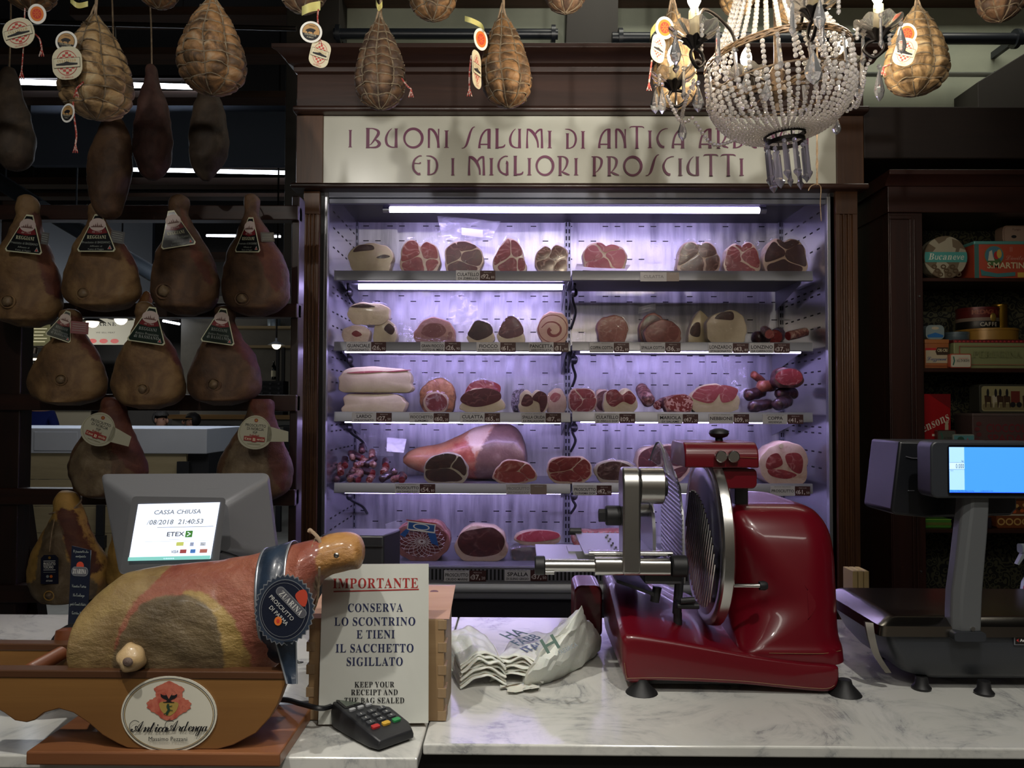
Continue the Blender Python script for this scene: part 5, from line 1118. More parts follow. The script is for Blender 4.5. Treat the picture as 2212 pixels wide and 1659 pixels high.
fl = Flat(face(Vector((xc - .01, 3.535, zc + hh * .72)), rot=-.12)); BL = mat('band_blue', '#2a5aa0', .5)
k = U(3.55); fl.rect(-26 * k, 34 * k, -8 * k, 12 * k, WHITE); fl.poly([(18 * k, -8 * k), (36 * k, -8 * k), (46 * k, -34 * k), (30 * k, -30 * k)], BL); fl.poly([(-40 * k, -20 * k), (-28 * k, -24 * k), (-20 * k, -8 * k), (-28 * k, -6 * k)], BL); fl.rect(-24 * k, 32 * k, -5 * k, 9 * k, BL); fl.ell(4 * k, 2 * k, 18 * k, 7 * k, WHITE); fl.ell(4 * k, 2 * k, 15 * k, 5 * k, BL); fl.line([(-30 * k, 13 * k), (36 * k, 13 * k)], 2 * k, RED)
fl.obj('printed_band', t)
sheet([(838, 1160), (868, 1150), (862, 1122), (832, 1132)], 3.6, 3.61, 'film_tag', FILM2, t, 5, .004)
cut_piece('ham_half', 'dark halved ham with a white rim, second on the bottom deck', 'ham', 981, 1098, 1134, zD, 3.56, 'round', 'big', FAT, lean('lean_plum', '#33120f', '#5a231e', '#86605a', 9, .03), .2, seed=112, wrap=FILM)
cut_piece('ham_half', 'pink ham cut raised on a dark wrapped piece, third on the bottom deck', 'ham', 1110, 1212, 1146, P(1160, 1180, 3.6).z, 3.6, 'dome', 'edge', FAT, lean('ham_rosy2', '#94303a', '#b4525a', '#dcb4a8', 14, .03), .12, seed=113)
cut_piece('wrapped_meat', 'dark piece wrapped in cloudy film under the pink ham cut', CM, 1104, 1200, 1180, zD, 3.58, 'round', 'none', DARKSK, DARKSK, .16, seed=114, wrap=FILM2)
t = cut_piece('wrapped_bacon', 'flat netted bacon piece lying behind the slicer tray', CM, 1236, 1384, 1146, zD + .001, 3.66, 'slab', 'none', organic('bacon_top', [(.35, '#b98a7a'), (.5, '#8a3a34'), (.7, '#c9aa98')], 20, .4, .3), LEANR, .2, seed=115)
b = MB()
for k in range(12):
    for s in (-1, 1): b.tube([P(1245 + k * 12 + s * 5 * (j % 2), 1149 + j * 7, 3.657) for j in range(4)], .0012, 4)
b.obj('netting', mat('net_green_white', '#7d9a8a', .8), t)
# ================================================================== hanging hams and netted hams
def rind(name, stops): return layered(name, stops, [REDS, MOULDS], 8, .68, .7, 24, 0.)
RBROWN = rind('rind_brown', [(.28, '#38281a'), (.46, '#644a2e'), (.6, '#7c613e'), (.76, '#786c58')])
RDARK = rind('rind_dark', [(.28, '#2a1c12'), (.48, '#4c3523'), (.64, '#654a32'), (.8, '#625544')])
BONE = organic('knuckle_bone', [(.3, '#54432f'), (.6, '#76634a'), (.8, '#3e3022')], 40, .5, .3)
GREENC = mat('label_green', '#10231c', .3, coat=.4); BLACKC = mat('label_black', '#0f1216', .3, coat=.4); PALE = mat('label_pale', '#c4c6a8', .4, coat=.3); MAROON = mat('label_maroon', '#6a1a20', .35, coat=.3); MEDAL = mat('label_medallion', '#b9a9a4', .45); SEPIA = mat('sepia_ink', '#5a3a34', .6); GREYI = mat('grey_ink', '#8d9590', .6)
def tri_tag(t, px, py, w, h, rot, d, dark, lines, yaw=0.):
    """the triangular hanging label of a ham: pale edge, dark field, medallion, maroon collar"""
    k = U(d); M = face(P(px, py, d), rot=rot, yaw=yaw, pitch=R(-4)); w *= k; h *= k
    def tri(s):
        a = [(-.09, .5), (.09, .5), (.5, -.44), (.46, -.5), (-.46, -.5), (-.5, -.44)]; cy = -.12
        return [(x * w * s, (cy + (y - cy) * s) * h) for x, y in a]
    c = card(M, tri(1), .0015, PALE, 'hang_tag', t); fl = Flat(M)
    fl.poly(tri(.93), GREENC if not dark else BLACKC)
    fl.poly([(-.06 * w, .44 * h), (.06 * w, .44 * h), (0.0, .40 * h)], BLACKC)
    fl.poly([(-.20 * w, .13 * h), (.20 * w, .13 * h), (.27 * w, .0 * h), (.0, -.05 * h), (-.27 * w, .0 * h)], MAROON)
    fl.ell(0, .22 * h, .22 * w, .17 * h, MEDAL)
    for i in range(5): fl.poly([((-.12 + .05 * i) * w, .17 * h), ((-.08 + .05 * i) * w, .17 * h), ((-.10 + .05 * i) * w, (.22 + .03 * (i % 3)) * h)], SEPIA)
    fl.line([(-.16 * w, .16 * h), (.16 * w, .16 * h)], .02 * h, SEPIA)
    fl.text('dal 1964', 0, .0 * h, .05 * h, MEDAL, width=.26 * w)
    y = -.16
    for s, hh, ww in lines: fl.text(st(s, SERIFB) if hh > .075 else s, 0, y * h, hh * h, PALE if hh > .085 else GREYI, width=ww * w); y -= hh + .035
    fl.poly([(.30 * w, -.44 * h), (.42 * w, -.44 * h), (.36 * w, -.32 * h)], GREYI); fl.poly([(.325 * w, -.43 * h), (.395 * w, -.43 * h), (.36 * w, -.36 * h)], RED)
    fl.obj('tag_print', c); return c
RK = 'hams on the wooden rack'
L1 = [('REGGIANI', .09, .5), ('Prosciutto di BASSIANO', .06, .74), ('Affinato al', .045, .32), ('Fumo di Faggio', .045, .42)]
L2 = [('REGGIANI', .085, .48), ('Antico Prosciutto', .065, .62), ('di BASSIANO', .085, .66)]
def hang_ham(label, pts, d, dk, skin, seed, knob=None, group=RK, tags=None, red=True, redpoly=None, amp=.008, hoof=True, mould=None):
    """pts: (y, left, right) down the ham in the picture"""
    ymid = pts[len(pts) // 2]; top = P((pts[0][1] + pts[0][2]) / 2, pts[0][0], d)
    t = thing('cured_ham', label, 'ham', P((ymid[1] + ymid[2]) / 2, pts[-1][0], d), group)
    prof = lambda f: dk * (.35 + .65 * min(1, f * 1.35))
    rings, uv = profile_body(pts, d, prof, 44, 60, 'y', amp, seed)
    masked(rings, uv, [p for p in (redpoly or [(0, 0)] * 3, mould or [(0, 0)] * 3)], (.0015, .002), 'ham_body', skin, t, 10.)
    if group == RK and pts[0][0] > 400: cordloop(t, (pts[1][1] + pts[1][2]) / 2, pts[1][0] + 8, (pts[1][1] + pts[1][2]) / 2 + 4, pts[1][0] + 2, d, dR - .001)
    if knob:
        kx, ky, r = knob; n = len(rings[0]); best = min(((i, j) for i in range(len(rings)) for j in range(n) if uv[i][j][2]), key=lambda q: (uv[q[0]][q[1]][0] - kx) ** 2 + (uv[q[0]][q[1]][1] - ky) ** 2)
        p = rings[best[0]][best[1]]; r *= U(d) * .8; q = MB(); q.ball((0, 0, 0), r, r * .8, r, 14, 10); q.wob(r * .25, .9 / r, seed); q.xf(Matrix.Translation(p + Vector((0, -.002, 0)))); q.obj('knuckle_bone', BONE, t, 80)
        rg = MB(); m = 16; rg.tube([p + Vector((1.45 * r * cos(2 * pi * i / m), -.0, 1.3 * r * sin(2 * pi * i / m))) for i in range(m + 1)], r * .2, 6); rg.obj('bone_fold', skin, t, 80)
    return t
def cordloop(t, px, py, x2, y2, d, d2, r=.0025, name='cord'):
    a, c = P(px, py, d), P(x2, y2, d2); b = MB(); b.tube(catmull([a, a.lerp(c, .5) + Vector((.008, -.006, 0)), c], 5), r, 6); b.obj(name, CORD, t)
dA = 2.945
def ham_pts(cx, y0, y1, wl, wr, tx=0, neck=20):
    """top at y0, foot of the ham at y1; wl and wr the widest reach to either side; tx shifts the hock"""
    H = y1 - y0; f = [(0, .35, .35), (.03, .9, .85), (.1, 1.05, 1.0), (.17, .95, .95), (.25, None, None)]
    out = [(y0 + H * a, cx + tx - neck * l, cx + tx + neck * r) for a, l, r in f[:4]]
    for a, k in ((.30, .42), (.42, .66), (.55, .85), (.68, .97), (.78, 1.), (.87, .93), (.94, .72), (.98, .42), (1.0, .12)):
        s = max(0, 1 - a * 1.6) * tx; out.append((y0 + H * a, cx + s - max(neck, wl * k), cx + s + max(neck, wr * k)))
    return out
h1 = hang_ham('brown cured ham at the far end of the top row, cut by the frame edge', ham_pts(62, 422, 706, 88, 70, -2, 21), dA, .095, RBROWN, 1, (50, 658, 13), redpoly=[(70, 470), (100, 470), (130, 560), (150, 640), (120, 640), (95, 560)])
tri_tag(h1, 57, 505, 82, 86, R(-6), dA - .095, True, L1)
h2 = hang_ham('wide golden-brown cured ham, second in the top row, with a glare on its label', ham_pts(216, 438, 672, 80, 88, -4, 17), dA, .095, RBROWN, 2, (211, 642, 12), redpoly=[(225, 470), (250, 480), (300, 560), (298, 590), (270, 540)])
tri_tag(h2, 210, 503, 84, 84, R(0), dA - .095, True, L1)
h3 = hang_ham('dark brown cured ham, third in the top row, with a tilted label', ham_pts(402, 421, 681, 74, 70, -14, 20), dA, .1, RDARK, 3, (380, 639, 15), redpoly=[(392, 440), (420, 500), (460, 580), (462, 620), (430, 560)])
tri_tag(h3, 378, 494, 72, 82, R(13), dA - .095, True, L1, .25)
h4 = hang_ham('reddish dark cured ham, last of the top row beside the cabinet', ham_pts(552, 420, 683, 73, 74, -8, 18), dA, .1, RDARK, 4, (545, 655, 13), redpoly=[(545, 470), (580, 500), (615, 580), (610, 640), (570, 560)])
tri_tag(h4, 538, 507, 62, 78, R(-3), dA - .09, True, L1, -.25)
dB2 = 2.97
h5 = hang_ham('brown cured ham, first of the middle row, its label turned away', ham_pts(150, 668, 876, 86, 80, 4, 20), dB2, .09, RBROWN, 5, (153, 821, 11), redpoly=[(150, 690), (190, 690), (232, 760), (225, 790), (190, 750)])
tri_tag(h5, 136, 702, 50, 66, R(-18), dB2 - .07, False, L2, .7)
h6 = hang_ham('big olive-brown cured ham in the middle of the middle row', ham_pts(322, 652, 884, 78, 78, -8, 18), dB2 - .01, .095, RBROWN, 6, (334, 841, 11), redpoly=[(340, 690), (365, 700), (402, 780), (395, 800), (360, 740)])
tri_tag(h6, 322, 702, 84, 80, R(-8), dB2 - .1, False, L2)
h7 = hang_ham('dark cured ham, last of the middle row, folded at its side', ham_pts(482, 660, 876, 77, 82, 6, 19), dB2, .105, RDARK, 7, (490, 835, 12), redpoly=[(500, 700), (530, 710), (565, 780), (560, 800), (520, 760)])
tri_tag(h7, 476, 704, 74, 78, R(-8), dB2 - .1, False, L2)
# side bands of the triangular labels, wrapped round the shanks
for t, px, py, w, hgt, m, rt in ((h1, 97, 515, 14, 26, BLACKC, -.1), (h2, 254, 512, 26, 26, BLACKC, -.1), (h4, 578, 512, 28, 20, BLACKC, .1), (h5, 172, 708, 34, 26, MAROON, -.05)):
    k = U(dA); M = face(P(px, py, dA - .062), rot=rt, yaw=.5); c = card(M, [(-w * k / 2, -hgt * k / 2), (w * k / 2, -hgt * k / 2), (w * k / 2, hgt * k / 2), (-w * k / 2, hgt * k / 2)], .001, m, 'side_label', t)
    fl = Flat(M)
    for i in range(4): fl.line([(-w * k * .4, (hgt * .3 - i * hgt * .18) * k), (w * k * .35, (hgt * .3 - i * hgt * .18) * k)], .8 * k, GREYI)
    fl.obj('fine_print', c)
# third row with round labels
dD = 2.99
h8 = hang_ham('cured ham with a round cream label above the till screen', [(858, 230, 250), (866, 224, 262), (882, 220, 270), (905, 205, 275), (940, 180, 290), (975, 158, 308), (1005, 148, 317), (1030, 150, 314), (1055, 165, 290), (1070, 190, 262), (1076, 210, 235)], dD, .085, RDARK, 8, redpoly=[(225, 850), (268, 860), (318, 990), (312, 1025), (270, 985), (245, 940)], mould=[(190, 950), (240, 960), (260, 1000), (255, 1050), (215, 1068), (175, 1040), (165, 1000)])
h9 = hang_ham('cured ham with a round cream label, hanging against the cabinet post', [(862, 545, 580), (868, 540, 588), (880, 535, 592), (910, 525, 596), (950, 500, 612), (990, 478, 626), (1030, 468, 632), (1060, 480, 622), (1080, 505, 590), (1090, 530, 560)], dD, .085, RDARK, 9, redpoly=[(535, 860), (590, 860), (625, 960), (620, 1060), (590, 1000), (585, 930)], mould=[(510, 960), (560, 945), (590, 1000), (580, 1060), (520, 1070), (490, 1040)])
for t, px, py, rt in ((h8, 213, 927, R(-20)), (h9, 551, 934, R(-5))):
    k = U(2.84); M = face(P(px, py, 2.84), rot=rt, yaw=.1); LC = mat('round_label_cream', '#a5a490', .5); LR = mat('label_brick', '#8a2f2c', .45)
    c = card(M, [(36 * k * cos(a) * (1 - .12 * sin(a)), 36 * k * sin(a) * 1.02) for a in [2 * pi * i / 36 for i in range(36)]], .001, LC, 'round_label', t)
    s1 = card(M, [(26 * k, 16 * k), (70 * k, 8 * k), (72 * k, -14 * k), (26 * k, -18 * k)], .0008, LC, 'label_wing', t)
    fl = Flat(M); fl.ring(0, 0, 33 * k, 33.5 * k, .8 * k, mat('olive_ink', '#7a7a58', .6)); fl.ell(0, 26 * k, 4 * k, 4 * k, LR); fl.ell(0, 26 * k, 2.2 * k, 2.2 * k, GOLD)
    fl.text('PROSCIUTTO', 0, 12 * k, 6 * k, INK, width=44 * k); fl.text('DI NORCIA', 0, 4.5 * k, 6 * k, INK, width=36 * k); fl.text('IGP', 0, -2.5 * k, 5 * k, INK, width=10 * k)
    for i in range(7): fl.poly([((-11 + i * 3) * k, -8 * k), ((-8.4 + i * 3) * k, -8 * k), ((-9.7 + i * 3) * k, (-3.5 - (i % 2) * 1.5) * k)], LR)
    fl.rect(-22 * k, 22 * k, -19 * k, -9 * k, LR); fl.rect(-5 * k, 5 * k, -21 * k, -7 * k, LR)
    fl.text(st('Casa', SERIFB), -13 * k, -16.5 * k, 5 * k, CREAM, width=14 * k); fl.text(st('n', SERIFB), 0, -18.5 * k, 9 * k, CREAM, width=7 * k); fl.text(st('orcia', SERIFB), 13.5 * k, -16.5 * k, 5 * k, CREAM, width=15 * k)
    fl.line([(-14 * k, -25 * k), (14 * k, -25 * k)], .9 * k, mat('olive_ink', '#7a7a58', .6)); fl.obj('label_print', c)
# lower row
dE = 2.955
GOLDF = rind('yellow_fat_rind', [(.3, '#8a6a2e'), (.5, '#b8904a'), (.7, '#a0764a')])
h10 = hang_ham('split cured ham with yellow fat and a navy tag, alone on the lowest rails', [(1060, 132, 148), (1066, 124, 160), (1085, 120, 168), (1105, 120, 176), (1135, 108, 186), (1170, 84, 200), (1205, 66, 226), (1240, 64, 234), (1265, 70, 228), (1288, 90, 210), (1298, 120, 180)], dE, .095, GOLDF, 10, (142, 1272, 9),
               redpoly=[(140, 1100), (170, 1100), (195, 1165), (228, 1215), (215, 1235), (180, 1215), (160, 1160)], mould=[(118, 1130), (148, 1120), (162, 1170), (185, 1225), (220, 1245), (215, 1285), (150, 1296), (85, 1285), (70, 1255), (105, 1240), (110, 1180)])
b = MB(); n = 18; c = P(141, 1102, dE)
b.tube([c + Vector((.052 * cos(2 * pi * i / n), -.05 * sin(2 * pi * i / n), .012 * cos(2 * pi * i / n))) for i in range(n + 1)], .0035, 6)
b.tube(catmull([P(160, 1098, dE - .03), P(176, 1080, dE), P(172, 1062, dR - .005)], 5), .003, 6); b.tube(catmull([P(122, 1105, dE - .04), P(112, 1150, dE - .085), P(107, 1192, dE - .1)], 5), .0022, 6); b.obj('cord', CORD, h10)
k = U(dE - .1); M = face(P(107, 1230, dE - .105), rot=R(1)); NAVY = mat('label_navy', '#14182e', .4)
c = card(M, [(-19 * k, -31 * k), (19 * k, -31 * k), (19 * k, 24 * k), (12 * k, 31 * k), (-12 * k, 31 * k), (-19 * k, 24 * k)], .0012, NAVY, 'hang_tag', h10); fl = Flat(M)
fl.ell(0, 25 * k, 3 * k, 3 * k, GOLD); fl.line([(-13 * k, 18 * k), (13 * k, 18 * k)], 1.2 * k, WHITE); fl.text(st('PROSCIUTTO', BOLD), 0, 9 * k, 6 * k, WHITE, width=26 * k); fl.text(st('TOSCANO', BOLD), -2 * k, 2 * k, 6 * k, WHITE, width=22 * k); fl.line([(-13 * k, -1 * k), (13 * k, -1 * k)], 1.0 * k, WHITE)
fl.line([(-13 * k, -6 * k), (13 * k, -6 * k)], .8 * k, GREYI); fl.ell(-4 * k, -15 * k, 3 * k, 3 * k, GREYI); fl.ell(4 * k, -15 * k, 3.2 * k, 3.2 * k, mat('orange_ink', '#d8702c', .5)); fl.text('ARTIGIANI', 0, -26 * k, 3.5 * k, WHITE, width=14 * k); fl.obj('tag_print', c)
h11 = hang_ham('half hidden yellow-fat ham behind the till screen', [(1066, 262, 286), (1090, 256, 296), (1140, 250, 310), (1190, 238, 330), (1240, 236, 340), (1275, 250, 330), (1292, 275, 310)], dE + .01, .09, GOLDF, 11)
cordloop(h11, 270, 1070, 272, 1060, dE, dR - .004)
b = MB(); c = P(314, 652, dR - .02); b.ball((0, 0, 0), .026, .02, .042, 14, 10); b.wob(.008, 40, 3); b.xf(Matrix.Translation(c) @ Matrix.Rotation(.3, 4, 'Y')); b.obj('hock_end', organic('hock_orange', [(.3, '#8a5a30'), (.6, '#b9844c'), (.8, '#6a4424')], 20, .5, .4), h6)
# long dark hams hanging further back from the ceiling rail
dG = 2.90
def dark_ham(label, pts, seed, skin, string, d=dG):
    t = hang_ham(label, pts, d, .075, skin, seed, None, 'long dark hams on strings', amp=.007); t['group'] = 'long dark hams on strings'
    cordloop(t, string[0], string[1], string[2], string[3], d, d, .003); return t
LD1 = rind('long_dark', [(.28, '#21190f'), (.5, '#43362a'), (.66, '#5c4c3c'), (.82, '#6f6656')]); LD2 = rind('long_dark_red', [(.28, '#261815'), (.5, '#4c302a'), (.66, '#64463c'), (.82, '#745a50')])
dark_ham('long dark mouldy ham hanging at the frame edge, beside the first netted ham', [(148, 12, 30), (165, 2, 36), (200, -10, 45), (250, -16, 62), (300, -16, 70), (340, -8, 64), (362, 10, 48), (368, 22, 36)], 21, LD1, (20, 152, 22, -60))
dark_ham('long ham with an orange-brown foot hanging under the netted ham with the checked tag', [(238, 238, 250), (255, 228, 262), (290, 212, 278), (330, 196, 284), (380, 192, 282), (430, 198, 266), (460, 208, 258), (472, 224, 246)], 22, RDARK, (244, 242, 240, -60), dG - .04)
dark_ham('slender dark reddish ham on a knotted string, in front of the light strip', [(140, 322, 332), (150, 316, 340), (185, 310, 346), (230, 298, 362), (290, 290, 370), (340, 292, 366), (375, 304, 350), (388, 318, 338)], 23, LD2, (328, 144, 318, -60))
dark_ham('slender grey ham hanging under the second big netted ham', [(188, 440, 458), (205, 430, 472), (250, 418, 486), (300, 409, 492), (345, 412, 484), (375, 424, 462), (390, 438, 452)], 24, LD1, (450, 192, 455, -60))
# rails out of sight above the frame that carry everything that hangs
def hrail(d, z, x0, x1, label):
    t = thing('hanging_rail', label, 'rail', (0, d, z)); MB().tube([(x0, d, z), (x1, d, z)], .014, 12).obj('tube', IRON, t)
    for x in (x0 + .3, (x0 + x1) / 2, x1 - .3): MB().tube([(x, d, z), (x, d, 6.2)], .008, 8).obj('rod', IRON, t)
hrail(dG + .005, P(300, -60, dG).z, -2.6, .2, 'iron rail above the long dark hams'); hrail(2.1, 2.74, -1.9, 1.9, 'iron rail above the netted hams')
b = MB(); a, c = P(-40, 45, 3.6), P(640, 62, 3.6); tt = tag(b.tube([a, c], .011, 10).obj('pipe', IRON), 'thin dark pipe with an empty hook behind the long dark hams', 'pipe')
hk = thing('meat_hook', 'empty steel S-hook on the thin dark pipe', 'hook', P(246, 105, 3.6)); MB().tube(catmull([P(243, 60, 3.585), P(246, 50, 3.6), P(249, 60, 3.6), P(250, 95, 3.6), P(248, 106, 3.59), P(243, 102, 3.58), P(243, 92, 3.58)], 5), .003, 6).obj('hook_wire', STEEL, hk)

# ------------------------------------------------ netted hams (culatello) with their tags
NETSK = [organic('culatello_%d' % i, s, 15, .62, .7, 40, 1.4) for i, s in enumerate([
    [(.28, '#32271c'), (.42, '#6a5438'), (.54, '#a88a60'), (.7, '#c0b08c')], [(.28, '#221a12'), (.42, '#503b26'), (.56, '#8a6640'), (.74, '#a4947a')], [(.26, '#201812'), (.44, '#48362a'), (.6, '#70543a'), (.78, '#7c6e5a')]])]
STRING = organic('netting_string', [(.3, '#54483a'), (.7, '#8c7e68')], 80, .9, 0)
ORNG = mat('seal_orange', '#d9742a', .5); SEALR = mat('seal_red', '#c63a2a', .5); CHK = mat('check_red', '#b8443e', .5); TAGCR = mat('tag_cream', '#cfc9ae', .55); BOARC = mat('boar_tan', '#b08a58', .55)
def culatello(label, cx, y0, y1, w, d, seed, skin=0, nv=8, nr=9, lean_=0., up=None, foot=.98):
    top, bot = P(cx, y0, d), P(cx + lean_, y1, d); H = (top - bot).length; Wd = w * U(d) / 2
    t = thing('netted_ham', label, 'ham', bot, 'netted hams hanging over the counter')
    ph = random.Random(seed).uniform(0, 6)
    FX = [0, .04, .12, .25, .4, .55, .7, .82, .91, .97, 1.0]; FR = [.10, .18, .36, .60, .80, .94, 1.0, .95 * foot, .76 * foot, .46 * foot, .05]
    def rad(a, f, pull=1.):
        r = Wd * lerp_list(FX, FR, f) * (1 + .05 * noise.noise(Vector((cos(a) * 1.2, sin(a) * 1.2, f * 3 + seed))))
        g = abs(cos((a * nv + ph) / 2)) ** 10; h = abs(cos(pi * f * nr)) ** 14
        return r * (1 - pull * (.13 * g + .085 * h * min(1, f * 3)))
    def pt(a, f, pull=1., out=0.):
        r = rad(a, f, pull) + out; c = top.lerp(bot, f); return c + Vector((r * cos(a), r * sin(a) * .92, 0))
    b = MB(); n, m = 72, 64; rings = [[pt(2 * pi * k / n, i / m) + noise.noise_vector(Vector((k * .9, i * .7, seed))) * .0006 for k in range(n)] for i in range(m + 1)]
    b.loft(rings); b.obj('ham_body', NETSK[skin], t, 80)
    s = MB()
    for k in range(nv):
        a = (2 * pi * k + pi * 0 - ph) / nv * 1.0 + pi / nv * 0
        a = (2 * k * pi - ph) / nv
        s.tube([pt(a + .05 * sin(f * 9 + k), f, 1., .0008) for f in [i / 26 for i in range(27)]], .0021, 5)
    for j in range(1, nr):
        f0 = j / nr
        s.tube([pt(2 * pi * i / 40, min(.985, f0 + .014 * sin(2 * pi * i / 40 * nv / 2 + j + seed)), 1., .001) for i in range(41)], .002, 5)
    s.obj('string_netting', STRING, t, 60)
    c = MB(); z = 2.74 if up is None else up
    c.tube(catmull([top + Vector((0, 0, -.01)), top + Vector((.003, 0, .03)), Vector((top.x, 2.1 if abs(d - 2.1) < .1 else d, max(z, top.z + .05)))], 5), .004, 6)
    for s_ in (-1, 1): c.tube(catmull([top + Vector((s_ * .012, -.01, -.03)), top + Vector((s_ * .006, -.005, .005)), top + Vector((0, 0, .03))], 4), .0026, 6)
    c.obj('hanging_cord', CORD, t); return t
def checker_tag(t, px, py, d, rot, w=50, h=62, yaw=0.):
    k = U(d); M = face(P(px, py, d), rot=rot, yaw=yaw); w *= k; h *= k
    c = card(M, rrect(w, h, w * .42, 6), .0012, TAGCR, 'checked_tag', t); fl = Flat(M)
    for i in range(-3, 4):
        for j in range(-4, 5):
            if (i + j) % 2 == 0 and (i / 3.2) ** 2 + (j / 4.2) ** 2 < 1: fl.w = .0004; q = .075; fl.rect((i - .5) * q * w * 1.3, (i + .5) * q * w * 1.3, (j - .5) * q * h, (j + .5) * q * h, CHK)
    fl.w = .0009; fl.ring(0, 0, w * .36, h * .38, w * .02, CHK); fl.rect(-w * .44, w * .44, -h * .15, h * .15, mat('tag_dark_edge', '#4a4632', .6)); fl.rect(-w * .43, w * .43, -h * .135, h * .135, TAGCR)
    fl.text(st('CULATELLO', SERIFB), 0, h * .02, h * .08, GOLD, width=w * .62)
    fl.line([(-w * .36, -h * .05), (-w * .1, -h * .04), (0, -h * .02), (w * .1, -h * .04), (w * .36, -h * .05)], [h * .05, h * .09, h * .12, h * .09, h * .05], INK); fl.text('DI ZIBELLO', 0, -h * .46, h * .05, CHK, width=w * .4)
    fl.obj('tag_print', c); return c
def boar_tag(t, px, py, d, rot, r=24, yaw=0.):
    k = U(d) * r; M = face(P(px, py, d), rot=rot, yaw=yaw); c = card(M, ellpts(k, k), .0012, WHITE, 'boar_tag', t); fl = Flat(M); fl.ell(0, 0, k * .8, k * .8, INK); fl.ell(0, 0, k * .76, k * .76, BOARC)
    fl.poly([(p.x * k, p.y * k) for p in catmull([(-.46, .12, 0), (-.5, .02, 0), (-.36, -.02, 0), (-.3, -.14, 0), (-.24, -.14, 0), (-.2, -.02, 0), (.1, -.02, 0), (.16, -.14, 0), (.23, -.14, 0), (.26, .02, 0), (.4, .2, 0), (.2, .3, 0), (-.1, .32, 0), (-.3, .24, 0)], 4, True)], INK)
    fl.poly([(k * .76 * cos(a), k * .76 * sin(a)) for a in [pi * (1.08 + .84 * i / 16) for i in range(17)]], INK)
    fl.text(st('CULATELLO', SERIFB), 0, -k * .36, k * .17, TAGCR, width=k * 1.05); fl.text('DI ZIBELLO', 0, -k * .58, k * .11, TAGCR, width=k * .6); fl.text('CONSORZIO', 0, k * .5, k * .1, INK, width=k * .6); fl.obj('tag_print', c); return c
def seal_tag(t, px, py, d, rot, r=20, yaw=0.):
    k = U(d) * r; M = face(P(px, py, d), rot=rot, yaw=yaw); c = card(M, ellpts(k, k * 1.15), .0012, WHITE, 'seal_tag', t); fl = Flat(M); fl.ell(0, 0, k * .74, k * .85, ORNG); fl.ell(0, 0, k * .5, k * .58, SEALR)
    for i in range(8): fl.line([(k * .1 * cos(i * pi / 4), k * .1 * sin(i * pi / 4)), (k * .42 * cos(i * pi / 4), k * .48 * sin(i * pi / 4))], k * .07, ORNG)
    fl.obj('tag_print', c)
def twine(t, pts, r=.0022):
    b = MB(); b.tube(catmull([P(*p) for p in pts], 5), r, 6); e = P(*pts[-1])
    for s in (-1, 0, 1): b.tube([e, e + Vector((s * .006, 0, -.022))], .0014, 5)
    b.obj('red_twine', REDCORD, t)
def ribbon_tag(t, pts, d, w):
    k = U(d); b = MB(); pp = catmull([(x, y, 0) for x, y in pts], 5); rows = []
    for o in (0, w): rows.append([P(p.x, p.y + o, d - .012 * sin(i * .5)) for i, p in enumerate(pp)])
    b.grid(rows); b.obj('paper_ribbon', mat('ribbon_yellow', '#c9c47e', .5), t)
dN = 2.1; NG = 'netted hams hanging over the counter'
n1 = culatello('pale mottled netted ham with two checked and boar tags on its side', 205, 34, 258, 158, 2.08, 1, 0, 8, 9, lean_=4)
boar_tag(n1, 143, 90, 1.985, R(-10), 24); checker_tag(n1, 145, 136, 1.975, R(4), 66, 74); boar_tag(n1, 146, 244, 2.0, R(-10), 21, -.4)
ribbon_tag(n1, [(152, -6), (168, 6), (190, 2)], 2.0, 12); twine(n1, [(160, 165, 2.0), (178, 160, 2.0), (185, 170, 2.0), (165, 192, 1.99)]); twine(n1, [(158, 220, 2.0), (160, 250, 2.0), (165, 290, 2.0), (163, 312, 2.0)])
n2 = culatello('large brown netted ham with evenly spaced rings of string', 458, -4, 204, 150, dN, 2, 1, 8, 9)
n3 = culatello('dark brown netted ham hanging before the cornice, its net slack', 820, 40, 236, 116, dN, 3, 2, 9, 10, lean_=2)
twine(n3, [(868, 170, 2.02), (880, 186, 2.0), (888, 192, 2.0)]); ribbon_tag(n3, [(812, -2), (818, 10), (826, 2)], 2.05, 14)
n4 = culatello('orange-streaked netted ham with tags hanging edge-on', 1085, 30, 232, 116, dN, 4, 1, 8, 10, lean_=12)
seal_tag(n4, 1039, 85, 2.02, R(-30), 22, .9); checker_tag(n4, 1030, 150, 2.0, R(3), 42, 82, 1.15); ribbon_tag(n4, [(1004, 34), (1022, 40), (1040, 50), (1046, 62)], 2.03, 12); twine(n4, [(1018, 120, 2.0), (1014, 160, 2.0), (1014, 190, 2.0)])
n5 = culatello('pale netted ham half hidden behind the chandelier candles', 1452, 10, 238, 96, 2.14, 5, 0, 8, 9, lean_=8)
seal_tag(n5, 1436, 60, 2.06, R(-15), 22, .3); checker_tag(n5, 1422, 105, 2.05, R(-10), 40, 62, .6); ribbon_tag(n5, [(1404, 78), (1408, 60), (1424, 42)], 2.08, 16); twine(n5, [(1408, 130, 2.05), (1404, 160, 2.05), (1402, 178, 2.05)])
n6 = culatello('plump tan netted ham beyond the chandelier, with an orange seal', 1980, 14, 206, 136, 2.15, 6, 0, 8, 9, lean_=-2)
seal_tag(n6, 1960, 72, 2.03, R(12), 20, -.1); checker_tag(n6, 1955, 112, 2.02, R(-18), 44, 62, -.2); twine(n6, [(1925, 138, 2.06), (1915, 142, 2.06), (1908, 145, 2.06)])
